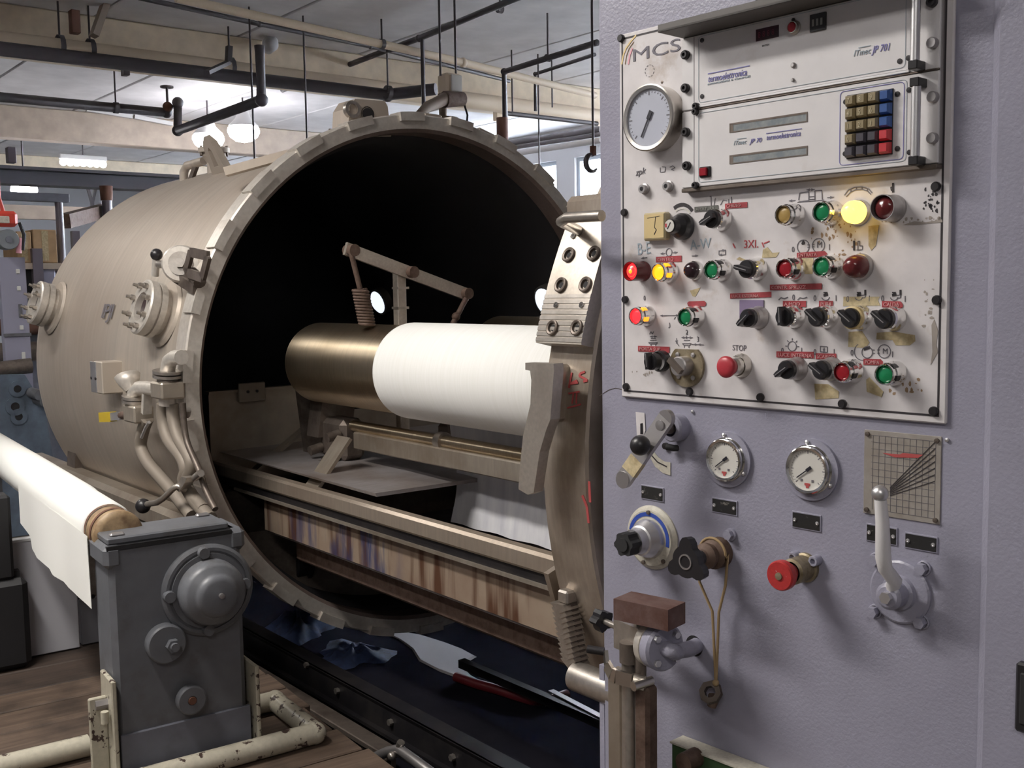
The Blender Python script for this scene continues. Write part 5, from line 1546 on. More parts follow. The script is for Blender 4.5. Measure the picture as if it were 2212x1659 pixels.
# coloured swirl and MCS letters
for k, mt in enumerate(('logo_yellow', 'stain_brown', 'logo_pink')):
    dx = k * 7
    pts = [(1343 + dx, 139), (1346 + dx, 120), (1352 + dx, 104), (1362 + dx, 90), (1374 + dx * .7, 76)]
    symbol(Ink().line(pts[:5 - k], 0.003 if k != 1 else .0012), mt, 'logo_swirl')
c = cp(1364, 133, S1); c2 = cp(1466, 108, S1)
me = text_mesh('MCS', 0.03, 0.0004, 'logo_grey', 0.0, 1.0, 1.0)
xs = [v.co.x for v in me.vertices]; me.transform(Matrix.Diagonal(((c2.x - c.x) / (max(xs) - min(xs)), 1, 1, 1)))
o = bpy.data.objects.new('lettering', me); COL.objects.link(o); o.parent = pan; o.location = (c.x, -S1, c.z - 0.001); o.rotation_euler = (0, -0.015, 0)
m = Ink()
for a_ in range(0, 360, 36):
    c = cp(1403, 153, S1); d_ = Vector((math.cos(math.radians(a_)), 0, math.sin(math.radians(a_)))) * 0.010
    m.ring(1403, 153, 0.010, .0006, a_, a_ + 20, 3)
symbol(m)
c = cp(1373, 380, S1); lettering('zpk', 0.016, 'print_grey', pan, (c.x, -S1, c.z), -0.1, shear=0.3)
symbol(Ink().line([(1426, 362), (1426, 372), (1436, 371), (1438, 361), (1430, 360)], .001).line([(1447, 361), (1453, 358), (1458, 362), (1450, 366), (1456, 368)], .001))


# --- control elements -------------------------------------------------------
def bezel(m, r=0.0185, h=0.012):
    m.lathe([(r, 0), (r, 0.003), (r - 0.0012, 0.007), (r - 0.003, h), (r - 0.004, h)], (0, 0, 0), (0, -1, 0), 26)
    return m


pb = MB(); bezel(pb)
pb.lathe([(0.0165, 0.012), (0.0165, 0.024), (0.0150, 0.026), (0.0150, 0.033), (0.0138, 0.0345), (0.0126, 0.033), (0.0126, 0.026)], (0, 0, 0), (0, -1, 0), 26)
PB_ME = pb.mesh('push_button', 'chrome')
sl = MB()
for a_ in (-0.35, 0.9):
    sl.lathe([(0.0153, 0.0265), (0.0168, 0.0255), (0.0168, 0.0150), (0.0166, 0.0150)], (0, 0, 0), (0, -1, 0), 5, a_ - 0.25, a_ + 0.25, ref=(1, 0, 0))
SLOT_ME = sl.mesh('guard_slot', 'black_plastic')
LENS_ME = {}


def lens_mesh(mat):
    if mat not in LENS_ME:
        LENS_ME[mat] = MB().turned([(0.0, 0.0315), (0.006, 0.0312), (0.0105, 0.0302), (0.0122, 0.0285), (0.0125, 0.026)], (0, 0, 0), (0, -1, 0), 24).mesh('lens', mat)
    return LENS_ME[mat]


def push(u, v, lens, label, slot=True, glow_slot=None):
    c = cp(u, v, PO + 0.031)
    o = share('push_button', PB_ME, cab, (c.x, -PO, c.z), None, label)
    share('lens', lens_mesh(lens), o, (0, 0, 0))
    if slot:
        s_ = share('guard_slot', SLOT_ME, o, (0, 0, 0))
        if glow_slot:
            me = SLOT_ME.copy(); me.materials[0] = MATS[glow_slot]; s_.data = me
    return o


push(1693, 464, 'lens_amber', 'amber push button under the arrow symbols', False)
push(1775, 458, 'lens_green', 'green push button beside the lit yellow lamp', False)
push(1423, 588, 'lit_orange', 'lit orange push button beside the lit red lamp', True, 'lit_orange')
push(1537, 583, 'lens_green', 'green push button below the A-W marking')
push(1695, 580, 'lens_red', 'red push button left of the yellow tape')
push(1775, 576, 'lens_green', 'green push button right of the yellow tape')
push(1374, 683, 'lit_red', 'lit red push button at the left of the third row', True, 'lit_red_hot')
push(1480, 685, 'lens_green', 'green push button in the third row')
push(1819, 804, 'lens_red', 'red push button in the bottom row')
push(1911, 809, 'lens_green', 'green push button in the bottom row')


def lamp(u, v, mat, label, r=0.0185, h=0.03, base='aluminium', style='dome'):
    c = cp(u, v, PO + h * 0.55)
    m = MB().lathe([(r, 0), (r, 0.004), (r - 0.001, 0.008), (r - 0.002, 0.009)], (0, 0, 0), (0, -1, 0), 28)
    if style == 'tube':
        m.lathe([(r - 0.001, 0.008), (r - 0.001, h), (r - 0.0022, h), (r - 0.003, h - 0.008)], (0, 0, 0), (0, -1, 0), 28)
    o = m.build('indicator_lamp', base, cab, (c.x, -PO, c.z)); o['label'] = label
    if style == 'dome':
        prof = [(r - 0.002, 0.004), (r - 0.002, h * 0.45), (r - 0.003, h * 0.65), (r * 0.62, h * 0.90), (r * 0.3, h * 0.985), (0.0, h)]
    else:
        prof = [(r - 0.003, h - 0.010), (r - 0.005, h - 0.006), (r * 0.45, h - 0.002), (0.0, h)]
    MB().turned(prof, (0, 0, 0), (0, -1, 0), 28).build('lens', mat, o)
    return o


lamp(1842, 458, 'lit_yellow', 'brightly lit yellow signal lamp', 0.019, 0.034)
lamp(1917, 449, 'lens_dark_red', 'dark red signal lamp in a grey sleeve', 0.0195, 0.034, 'zinc', 'tube')
c_ = lamp(1374, 586, 'lit_red', 'lit red signal lamp at the left of the second row', 0.018, 0.036, 'lens_dark_red', 'tube')
MB().turned([(0.0095, 0.0330), (0.004, 0.0350), (0.0, 0.0375)], (0, 0, 0), (0, -1, 0), 20).build('hot_spot', 'lit_red_hot', c_)
lamp(1493, 584, 'lens_black', 'black domed signal lamp in the second row', 0.0165, 0.022, 'chrome')
lamp(1846, 576, 'lens_dark_red', 'dark red domed signal lamp without light', 0.0195, 0.036, 'zinc')


def selector(u, v, ang, label, chrome='chrome', ring=None, h=0.036):
    c = cp(u, v, PO + h)
    m = MB()
    if chrome:
        bezel(m); m.lathe([(0.0160, 0.012), (0.0160, 0.022), (0.0145, 0.025)], (0, 0, 0), (0, -1, 0), 26)
        o = m.build('selector_switch', chrome, cab, (c.x, -PO, c.z))
    else:
        o = m.lathe([(0.0185, 0), (0.0185, 0.012), (0.016, 0.015)], (0, 0, 0), (0, -1, 0), 26).build('selector_switch', 'black_plastic', cab, (c.x, -PO, c.z))
    o['label'] = label
    k = MB().lathe([(0.0145, 0.02), (0.0145, h - 0.003), (0.0125, h), (0.0, h)], (0, 0, 0), (0, -1, 0), 26)
    ka = math.radians(ang)
    d = Vector((math.cos(ka), 0, math.sin(ka))); n_ = Vector((-d.z, 0, d.x))
    pr = [(-0.0125, -0.0045), (0.010, -0.0050), (0.0162, -0.0034), (0.0162, 0.0034), (0.010, 0.0050), (-0.0125, 0.0045)]
    vs = []
    for y in (-h + 0.004, -h - 0.0085):
        for a, b in pr:
            p = d * a + n_ * b * (1.0 if y > -h else 0.8); vs.append((p.x, y, p.z))
    k.add(vs, [tuple(range(5, -1, -1)), tuple(range(6, 12))] + [(i, (i + 1) % 6, (i + 1) % 6 + 6, i + 6) for i in range(6)])
    k.build('knob', 'black_plastic', o)
    p0, p1 = d * -0.008, d * 0.015
    MB().quadbar((p0.x, -h - 0.0088, p0.z), (p1.x, -h - 0.0088, p1.z), 0.0013, 0.0006, (0, 1, 0)).build('pointer_line', 'zinc', o)
    if ring:
        MB().lathe([(0.0172, 0.021), (0.0172, 0.027), (0.0140, 0.028)], (0, 0, 0), (0, -1, 0), 24).build('collar', ring, o)
    return o


selector(1533, 473, 205, 'black selector switch below the grey and red tape labels')
selector(1609, 581, 165, 'black selector switch below the stuck brown tape remnant')
selector(1612, 687, 222, 'black selector switch on the purple square tag', 'zinc')
selector(1690, 685, 92, 'black selector switch turned upright below the A.MOD label')
selector(1761, 685, 140, 'black selector switch below the PURA label')
selector(1833, 687, 142, 'black selector switch with a cream collar', 'chrome', 'cream_ring')
selector(1906, 689, 142, 'black selector switch below the CALDA label')
selector(1403, 782, 95, 'all black selector switch below the lowest left label', None)
selector(1695, 799, 215, 'black selector switch below the LUCE INTERNA label', 'zinc')
selector(1770, 800, 145, 'black selector switch beside the bottom red button', 'zinc')
a_ = cp(1598, 648, S1); b_ = cp(1650, 705, S1)
MB().box((a_.x, -PO - 0.002, b_.z), (b_.x, -PO - 0.0002, a_.z), 0.0006).build('purple_tag', 'purple_tag', pan)
# round plate switch
c = cp(1483, 790, PO + 0.004)
rr = 0.036
pts = [(rr * math.cos(math.radians(t)), rr * 1.02 * math.sin(math.radians(t))) for t in range(-230, 51, 14)]
m = MB().prism([(c.x + a, c.z + b) for a, b in pts], -PO - 0.006, -PO - 0.0002, 'y')
o = m.build('cam_switch', 'brass_plate', cab); o['label'] = 'brass plate cam switch below the numbers 1 2 3'
for a, b in ((-0.017, 0.019), (0.016, 0.019), (-0.015, -0.019), (0.016, -0.020)):
    MB().lathe([(0.0042, 0), (0.0042, 0.002), (0.0, 0.003)], (c.x + a, -PO - 0.006, c.z + b), (0, -1, 0), 12).build('screw', 'zinc', o)
k = MB().lathe([(0.017, 0.006), (0.017, 0.026), (0.015, 0.028), (0.0, 0.028)], (c.x, -PO, c.z), (0, -1, 0), 26)
k.build('knob', 'zinc', o)
d = Vector((math.cos(math.radians(140)), 0, math.sin(math.radians(140))))
MB().quadbar(Vector((c.x, -PO - 0.031, c.z)) - d * 0.014, Vector((c.x, -PO - 0.031, c.z)) + d * 0.019, 0.009, 0.010, (0, 1, 0)).build('knob_bar', 'dark_steel', o)
# stop button
c = cp(1566, 793, PO + 0.046)
o = bezel(MB(), 0.020, 0.014).lathe([(0.0155, 0.012), (0.0155, 0.024), (0.0135, 0.030)], (0, 0, 0), (0, -1, 0), 26).build('stop_button', 'nickel', cab, (c.x, -PO, c.z)); o['label'] = 'red mushroom stop button below the word STOP'
MB().turned([(0.010, 0.024), (0.013, 0.030), (0.0172, 0.040), (0.0178, 0.044), (0.0148, 0.0475), (0.008, 0.0490), (0.0, 0.0492)], (0, 0, 0), (0, -1, 0), 30).build('mushroom_cap', 'red_plastic', o)
# square panel meter and the big black knob
a_ = cp(1389, 461, PO + 0.014); b_ = cp(1437, 518, PO + 0.014)
o = MB().box((a_.x, -PO - 0.014, b_.z), (b_.x, -PO + 0.001, a_.z), 0.0025).build('panel_meter', 'beige_meter', cab); o['label'] = 'square yellowed panel meter'
MB().box((a_.x + 0.003, -PO - 0.0148, b_.z + 0.004), (b_.x - 0.003, -PO - 0.0138, a_.z - 0.003)).build('meter_face', 'cream_ring', o)
xm = (a_.x + b_.x) / 2; zm = (a_.z + b_.z) / 2
for p0, p1, w in (((xm + 0.004, zm + 0.016), (xm + 0.002, zm - 0.002), .0008), ((xm + 0.002, zm - 0.002), (xm + 0.006, zm - 0.006), .0012), ((xm + 0.006, zm - 0.006), (xm + 0.001, zm - 0.014), .0014), ((xm - 0.014, zm + 0.015), (xm + 0.013, zm + 0.017), .0006)):
    MB().quadbar((p0[0], -PO - 0.015, p0[1]), (p1[0], -PO - 0.015, p1[1]), w, 0.0006, (0, 1, 0)).build('meter_needle', 'needle', o)
c = cp(1446, 488, PO + 0.040)
o = MB().lathe([(0.0225, 0.002), (0.0225, 0.010), (0.019, 0.018), (0.0125, 0.026), (0.0118, 0.038), (0.0105, 0.040)], (0, 0, 0), (0, -1, 0), 28).build('rotary_knob', 'black_plastic', cab, (c.x, -PO, c.z)); o['label'] = 'large black rotary knob with a white cap'
MB().lathe([(0.0105, 0.0395), (0.0100, 0.0405), (0.0, 0.0405)], (0, 0, 0), (0, -1, 0), 24).build('cap', 'dial_face', o)
MB().quadbar((-0.004, -0.0409, -0.005), (0.003, -0.0409, 0.006), 0.0012, 0.0006, (0, 1, 0)).build('cap_line', 'needle', o)
MB().box((-0.009, -0.0409, -0.002), (-0.005, -0.0405, 0.004)).build('cap_mark', 'print_red', o)
symbol(Ink().ring(1472, 478, 0.028, 0.006, 35, 125, 8), 'black_line', 'scale_arc')
symbol(Ink().ring(1472, 478, 0.0215, 0.003, 35, 125, 8), 'dial_face', 'scale_arc')
# two jacks
for u, v in ((1388, 408), (1440, 402)):
    c = cp(u, v, PO + 0.008)
    o = MB().lathe([(0.0095, 0), (0.0095, 0.004), (0.0075, 0.005), (0.0075, 0.011), (0.004, 0.011), (0.0035, 0.003), (0, 0.003)], (0, 0, 0), (0, -1, 0), 16).build('jack_socket', 'zinc', cab, (c.x, -PO, c.z))
    MB().lathe([(0.0036, 0.0112), (0.0, 0.0112)], (0, 0, 0), (0, -1, 0), 12).build('socket_hole', 'black_plastic', o)


# --- pressure gauges --------------------------------------------------------
def gauge(u, v, off, r, rf, label, ring='nickel', face='dial_face', needle=225, flange=True, red=True):
    c = cp(u, v, off)
    o = bpy.data.objects.new('pressure_gauge', None)
    m = MB()
    if flange:
        m.lathe([(rf, 0.0), (rf, 0.003), (rf - 0.002, 0.005), (r * 0.98, 0.005)], (0, 0, 0), (0, -1, 0), 44)
    m.lathe([(r * 0.98, 0.003), (r * 0.98, off - 0.007), (r, off - 0.005), (r, off - 0.001), (r * 0.96, off), (r * 0.86, off - 0.001), (r * 0.85, off - 0.006)], (0, 0, 0), (0, -1, 0), 44)
    o = m.build('pressure_gauge', ring, cab, (c.x, 0, c.z)); o['label'] = label
    yf = off - 0.005
    MB().lathe([(r * 0.855, yf), (0.0, yf)], (0, 0, 0), (0, -1, 0), 40).build('dial', face, o)
    a_ = math.radians(needle); d = Vector((math.cos(a_), 0, math.sin(a_)))
    n_ = MB()
    n_.quadbar(d * (-0.22 * r) + Vector((0, -yf - 0.002, 0)), d * 0.05 * r + Vector((0, -yf - 0.002, 0)), r * 0.13, 0.001, (0, 1, 0))
    n_.quadbar(d * (0.0 * r) + Vector((0, -yf - 0.002, 0)), d * 0.62 * r + Vector((0, -yf - 0.002, 0)), r * 0.045, 0.001, (0, 1, 0))
    n_.lathe([(r * 0.07, yf + 0.001), (0, yf + 0.003)], (0, 0, 0), (0, -1, 0), 14)
    n_.build('needle', 'needle', o)
    tk = MB()
    for k in range(31):
        t = math.radians(225 - 270 * k / 30); d_ = Vector((math.cos(t), 0, math.sin(t)))
        l_ = 0.68 if k % 5 == 0 else 0.74
        tk.quadbar(d_ * r * l_ + Vector((0, -yf - 0.0004, 0)), d_ * r * 0.79 + Vector((0, -yf - 0.0004, 0)), r * (0.03 if k % 5 == 0 else 0.015), 0.0004, (0, 1, 0))
    tk.build('scale_ticks', 'print_grey', o)
    if red:
        MB().box((-r * 0.14, -yf - 0.0008, -r * 0.66), (r * 0.12, -yf - 0.0002, -r * 0.56)).box((-r * 0.07, -yf - 0.0008, -r * 0.76), (r * 0.06, -yf - 0.0002, -r * 0.66)).build('red_print', 'pen_red', o)
        for k, q in enumerate((-0.28, 0.24)):
            MB().box((q * r - r * 0.05, -yf - 0.0008, -r * 0.50), (q * r + r * 0.05, -yf - 0.0002, -r * 0.40)).build('dial_print', 'print_grey', o)
    return o


g = gauge(1398, 254, 0.040, 0.056, 0.0665, 'large pressure gauge with a blue grey dial beside the MCS letters', 'nickel', 'dial_face_blue', 242, red=False)
for a_ in (85, -30, 205):
    t = math.radians(a_)
    MB().lathe([(0.003, 0.004), (0.003, 0.007), (0, 0.008)], (0.062 * math.cos(t), 0, 0.062 * math.sin(t)), (0, -1, 0), 10).build('flange_screw', 'dark_steel', g)
g1 = gauge(1561, 994, 0.016, 0.0355, 0.046, 'small pressure gauge, left of the two on the grey door', 'chrome', 'dial_face', 217)
g2 = gauge(1741, 1016, 0.016, 0.0375, 0.048, 'small pressure gauge, right of the two on the grey door', 'chrome', 'dial_face', 217)
for g, rr in ((g1, 0.041), (g2, 0.043)):
    MB().lathe([(rr + 0.006, 0), (rr + 0.006, 0.0055), (rr - 0.004, 0.0058)], (0, 0, 0), (0, -1, 0), 40).build('painted_flange', 'cabinet_paint', g)
    for a_ in (95, -28):
        t = math.radians(a_)
        MB().lathe([(0.0035, 0.005), (0.0035, 0.010), (0, 0.012)], (rr * math.cos(t), 0, rr * math.sin(t)), (0, -1, 0), 10).build('flange_screw', 'aluminium', g)

# --- rack with the two electronic units -------------------------------------
RO = 0.022
rl = cp(1473, 300, RO).x; rr_ = cp(2027, 250, RO).x
rzb = cp(1478, 408, RO).z; rzm = (cp(1503, 236, RO).z + cp(2026, 150, RO).z) / 2; rzt = pz1 - 0.035
rack = MB().box((rl, -RO + 0.004, rzb), (rr_, -PO + 0.001, rzt), 0.001).build('rack_frame', 'zinc', cab)
def unit(z0, z1, label):
    o = MB().box((rl, -RO, z0 + 0.001), (rr_, -RO + 0.005, z1 - 0.001), 0.0012).build('rack_unit', 'rack_white', cab); o['label'] = label
    return o


ul = unit(rzb, rzm, 'lower white rack unit with keypad and two displays')
uu = unit(rzm, rzt, 'upper white rack unit with a red display')
for o, z0, z1 in ((ul, rzb, rzm), (uu, rzm, rzt)):
    x_ = cp(1499, 180, RO).x
    MB().box((x_, -RO - 0.0004, z0 + 0.003), (x_ + 0.0008, -RO + 0.0004, z1 - 0.003)).build('seam', 'print_grey', o)
MB().box((rl + 0.028, -RO - 0.0012, rzm - 0.0008), (rr_ - 0.0, -RO + 0.002, rzm + 0.0014)).build('unit_gap', 'dark_steel', rack)
MB().box((rl + 0.028, -RO - 0.003, rzm + 0.0014), (cp(1966, 160, RO).x, -RO + 0.002, rzm + 0.006), 0.001).build('rail', 'aluminium', rack)
MB().box((rl, -RO - 0.002, rzb - 0.006), (rr_, -PO, rzb), 0.001).build('bottom_rail', 'dark_steel', rack)
RS = RO + 0.0006
# slotted holes / screws at the ears
bs = MB().lathe([(0.0075, 0.0), (0.0075, 0.006), (0.006, 0.0085), (0.003, 0.0085), (0.003, 0.005), (0, 0.005)], (0, 0, 0), (0, -1, 0), 16).mesh('rack_screw', 'black_bolt')
for u, v in ((1478, 118), (1478, 190), (1479, 285), (1481, 358)):
    c = cp(u, v, RO + 0.006); share('rack_screw', bs, rack, (c.x, -RO, c.z))
for u, v in ((1501, 229), (1500, 241), (1500, 400)):
    c = cp(u, v, RO + 0.006); o = share('rack_screw', bs, rack, (c.x, -RO, c.z)); o.scale = (0.75, 1, 0.75)
zs = MB().lathe([(0.0078, 0.0), (0.0078, 0.007), (0.0065, 0.009), (0, 0.009)], (0, 0, 0), (0, -1, 0), 16).mesh('knurled_screw', 'zinc')
for u, v in ((2011, 92), (2012, 209), (2011, 298)):
    c = cp(u, v, RO + 0.008); share('knurled_screw', zs, rack, (c.x, -RO, c.z))
c = cp(2011, 3, RO + 0.006); share('rack_screw', bs, rack, (c.x, -RO, c.z))
ts = MB().lathe([(0.0038, 0.0), (0.0038, 0.0012), (0, 0.0014)], (0, 0, 0), (0, -1, 0), 10).mesh('small_screw', 'black_bolt')
for par, L in ((uu, [(1516, 87), (1516, 208), (1943, 132), (1962, 125)]), (ul, [(1826, 220), (1825, 332), (1938, 203), (1938, 321), (1963, 194), (1964, 329)])):
    for u, v in L:
        c = cp(u, v, RO + 0.001); share('small_screw', ts, par, (c.x, -RO, c.z))
# chrome handles of the units
for v0, v1, par in ((-60, 138, uu), (176, 345, ul)):
    a_ = cp(1978, v0, RO + 0.02); b_ = cp(1978, v1, RO + 0.02)
    zt_ = min(a_.z, rzt - 0.01)
    h_ = MB().lathe([(0.0, 0), (0.0065, 0), (0.0065, zt_ - b_.z), (0, zt_ - b_.z)], (a_.x, -RO - 0.018, b_.z), (0, 0, 1), 14).build('unit_handle', 'aluminium', par)
    for zz in (b_.z - 0.006, zt_ - 0.006):
        MB().box((a_.x - 0.0068, -RO - 0.0250, zz - 0.001), (a_.x + 0.0068, -RO - 0.0, zz + 0.011), 0.001).build('handle_block', 'black_plastic', h_)
# visor above the rack
vz = cp(1495, 76, 0.02).z
x0 = cp(1495, 76, 0.012).x
vis = MB().box((x0 - 0.012, -0.085, vz - 0.002), (px1 - 0.01, -PO, vz + 0.001)).box((x0 - 0.012, -0.085, vz - 0.002), (px1 - 0.01, -0.083, vz + 0.010)).build('visor', 'visor_dark', cab)


def rect(u0, v0, u1, v1, off):
    """upright rectangle on the rack face from the photo corners left-top and right-bottom"""
    a_ = cp(u0, v0, off); b_ = cp(u1, v1, off)
    return a_.x, b_.x, b_.z, a_.z


def inset(parent, name, x0, x1, z0, z1, mat, d=0.0008, frame=None):
    o = MB().box((x0, -RO - d, z0), (x1, -RO + 0.001, z1), 0.0003).build(name, mat, parent)
    return o


# red figure display
a_ = cp(1633, 66, RS); b_ = cp(1682, 78, RS); zc = (cp(1657, 71, RS).z)
o = inset(uu, 'led_display', a_.x, b_.x, zc - 0.0095, zc + 0.0085, 'led_dark', 0.0012)
for k in range(4):
    x_ = a_.x + 0.004 + k * (b_.x - a_.x - 0.008) / 4
    lettering('8', 0.0125, 'led_segment', o, (x_, -RO - 0.0014, zc - 0.005), sx=0.8, name='digit')
c = cp(1700, 48, RS); MB().lathe([(0.0028, 0), (0.0028, 0.002), (0, 0.003)], (cp(1714, 43, RS).x, -RO, cp(1714, 43, RS).z), (0, -1, 0), 10).build('small_led', 'black_plastic', uu)
c = cp(1709, 58, RO + 0.010)
o = MB().lathe([(0.0105, 0), (0.0105, 0.002), (0.0085, 0.003), (0.0085, 0.009), (0.0075, 0.009)], (c.x, -RO, c.z), (0, -1, 0), 20).build('round_button', 'nickel', uu)
MB().lathe([(0.0078, 0.0085), (0.006, 0.0105), (0, 0.0108)], (c.x, -RO, c.z), (0, -1, 0), 20).build('cap', 'lens_red', o)
# thumbwheel switch
a_ = cp(1751, 36, RS); b_ = cp(1785, 64, RS); zc = cp(1768, 48, RS).z
o = inset(uu, 'thumbwheel_switch', a_.x, b_.x, zc - 0.0125, zc + 0.0125, 'black_plastic', 0.003)
for k in range(3):
    x_ = a_.x + (b_.x - a_.x) * (0.22 + 0.26 * k)
    MB().box((x_ - 0.0018, -RO - 0.0034, zc - 0.005), (x_ + 0.0018, -RO - 0.0028, zc + 0.005)).build('wheel_digit', 'dymo_letter_grey', o)
for u, v, r_q in ((1714, 141, 0.0042), (1713, 173, 0.003)):
    c = cp(u, v, RS); MB().lathe([(r_q, 0), (r_q, 0.002), (r_q * 0.6, 0.004), (0, 0.004)], (c.x, -RO, c.z), (0, -1, 0), 12).build('toggle', 'zinc', uu)


def logo(body, u, v, u2, mat, parent, shear=0.25, size=0.013, bar=None):
    c = cp(u, v, RS); c2 = cp(u2, v, RS)
    me = text_mesh(body, size, 0.0003, mat, shear)
    xs = [q.co.x for q in me.vertices]; k = (c2.x - c.x) / (max(xs) - min(xs)); me.transform(Matrix.Diagonal((k, 1, 1, 1)))
    o = bpy.data.objects.new('lettering', me); COL.objects.link(o); o.parent = parent; o.location = (c.x, -RS, c.z)
    if bar:
        MB().box((c.x + bar[0] * (c2.x - c.x), -RS - 0.0003, c.z + size * 0.86), (c.x + bar[1] * (c2.x - c.x), -RS + 0.0002, c.z + size * 0.95)).build('logo_bar', mat, parent)


logo('termoelettronica', 1529, 178, 1612, 'print_blue', uu, 0.25, 0.015, (0.0, 1.08))
logo('automatismi e controlli', 1528, 184, 1620, 'pen_blue', uu, 0.1, 0.005)
logo('ITmec', 1843, 122, 1880, 'pen_blue', uu, 0.3, 0.012, (0.3, 1.0))
logo('JP 701', 1884, 115, 1924, 'print_blue', uu, 0.3, 0.014)
logo('ITmec', 1584, 314, 1612, 'pen_blue', ul, 0.3, 0.010, (0.3, 1.0))
logo('JP 70', 1620, 310, 1647, 'print_blue', ul, 0.3, 0.010)
logo('termoelettronica', 1655, 303, 1728, 'print_blue', ul, 0.25, 0.0115, (0.0, 1.05))
c = cp(1646, 97, RS); lettering('BATCH', 0.004, 'print_grey', uu, (c.x, -RS, c.z - 0.003))
# thin blue frames printed on the units
def rframe(x0, x1, z0, z1, parent, w=0.0008, r=0.006, mat='print_blue'):
    pts = []
    for cx_, cz_, a0 in ((x1 - r, z1 - r, 0), (x0 + r, z1 - r, 90), (x0 + r, z0 + r, 180), (x1 - r, z0 + r, 270)):
        for k in range(5):
            t = math.radians(a0 + 22.5 * k); pts.append(Vector((cx_ + r * math.cos(t), -RS, cz_ + r * math.sin(t))))
    m = MB()
    for p0, p1 in zip(pts, pts[1:] + pts[:1]):
        m.quadbar(p0, p1, w, 0.0004, (0, 1, 0))
    m.build('printed_frame', mat, parent)


xa = cp(1509, 180, RS).x; xb = cp(1955, 140, RS).x
rframe(xa, xb, rzm + 0.010, vz - 0.006, uu, 0.0006, mat='pen_blue')
rframe(xa, cp(1957, 300, RS).x, rzb + 0.008, rzm - 0.007, ul, 0.0006, mat='pen_blue')
ka = cp(1830, 206, RS); kb = cp(1928, 334, RS)
kx0, kx1 = cp(1830, 270, RS).x, cp(1929, 262, RS).x
kz1 = (cp(1830, 206, RS).z + cp(1928, 192, RS).z) / 2; kz0 = (cp(1830, 343, RS).z + cp(1928, 334, RS).z) / 2
rframe(kx0 - 0.012, kx1 + 0.016, kz0 - 0.008, kz1 + 0.007, ul, 0.0009)
# keypad of four by five keys
kp = MB().box((kx0, -RO - 0.002, kz0), (kx1, -RO + 0.001, kz1)).build('keypad', 'black_plastic', cab)
kw, kh = (kx1 - kx0) / 4, (kz1 - kz0) / 5
km = {}
cols = [['t', 't', 't', 'b'], ['t', 't', 't', 'b'], ['t', 't', 't', 'b'], ['t', 'd', 'd', 'r'], ['d', 'd', 'd', 'r']]
names = {'t': 'key_tan', 'd': 'key_dark', 'b': 'key_blue', 'r': 'key_red'}
for n_, mt in names.items():
    x_, z_ = kw * 0.47, kh * 0.43
    b_ = MB()
    vs = [(-x_, 0, -z_), (x_, 0, -z_), (x_, 0, z_), (-x_, 0, z_), (-x_ * .92, -0.006, -z_ * .92), (x_ * .92, -0.006, -z_ * .92), (x_ * .92, -0.006, z_ * .92), (-x_ * .92, -0.006, z_ * .92),
          (-x_ * .66, -0.0105, -z_ * .66), (x_ * .66, -0.0105, -z_ * .66), (x_ * .66, -0.0105, z_ * .72), (-x_ * .66, -0.0105, z_ * .72)]
    b_.add(vs, [(0, 1, 5, 4), (1, 2, 6, 5), (2, 3, 7, 6), (3, 0, 4, 7), (4, 5, 9, 8), (5, 6, 10, 9), (6, 7, 11, 10), (7, 4, 8, 11), (8, 9, 10, 11)])
    km[n_] = b_.mesh('key', mt)
digits = ['789 ', '456 ', '123 ', '0   ', '    ']
for r_i in range(5):
    for c_i in range(4):
        x_ = kx0 + (c_i + 0.5) * kw; z_ = kz1 - (r_i + 0.5) * kh
        o = share('key', km[cols[r_i][c_i]], kp, (x_, -RO - 0.002, z_))
        ch = digits[r_i][c_i]
        if ch != ' ':
            me = text_mesh(ch, 0.010, 0.0003, 'key_print', 0, 0.85)
            me.transform(Matrix.Translation((x_ - 0.003, -RO - 0.0128, z_ - 0.0035)))
            d_ = bpy.data.objects.new('key_print', me); COL.objects.link(d_); d_.parent = kp
# two liquid crystal displays and the red key
for (vL0, vL1, vR0, vR1) in ((267, 285, 244, 262), (336, 354, 317, 333)):
    zt_ = (cp(1577, vL0, RS).z + cp(1743, vR0, RS).z) / 2; zb_ = (cp(1577, vL1, RS).z + cp(1743, vR1, RS).z) / 2
    xa_, xb_ = cp(1577, vL0, RS).x, cp(1743, vR0, RS).x
    o = frame_line(xa_ - 0.001, xb_ + 0.001, zb_ - 0.001, zt_ + 0.001, 0.0016, RO + 0.0006, 'dark_steel', 'display_window', ul)
    MB().box((xa_, -RO - 0.0004, zb_), (xb_, -RO + 0.001, zt_)).build('display_glass', 'lcd', o)
    MB().box((xa_, -RO - 0.0008, zb_), (xa_ + 0.006, -RO + 0.001, zt_)).box((xa_, -RO - 0.0008, zt_ - 0.002), (xb_, -RO + 0.001, zt_)).build('window_shade', 'dark_steel', o)
a_ = cp(1510, 362, RO + 0.006); b_ = cp(1529, 380, RO + 0.006)
o = MB().box((a_.x - 0.002, -RO - 0.003, b_.z - 0.001), (b_.x + 0.002, -RO + 0.001, a_.z + 0.001), 0.001).build('power_key', 'black_plastic', ul)
MB().box((a_.x, -RO - 0.007, b_.z + 0.001), (b_.x - 0.003, -RO - 0.002, a_.z - 0.001), 0.001).build('key_cap', 'lens_red', o)

# --- lower part of the cabinet ----------------------------------------------
# engraved plates
def plate(pts, mat, name, label, holes=True, th=0.002):
    P = [cp(u, v, 0.001) for u, v in pts]
    x0 = (P[0].x + P[3].x) / 2; x1 = (P[1].x + P[2].x) / 2; z1 = (P[0].z + P[1].z) / 2; z0 = (P[2].z + P[3].z) / 2
    o = MB().box((x0, -th, z0), (x1, 0.001, z1), 0.0005).build(name, mat, cab); o['label'] = label
    return o, x0, x1, z0, z1


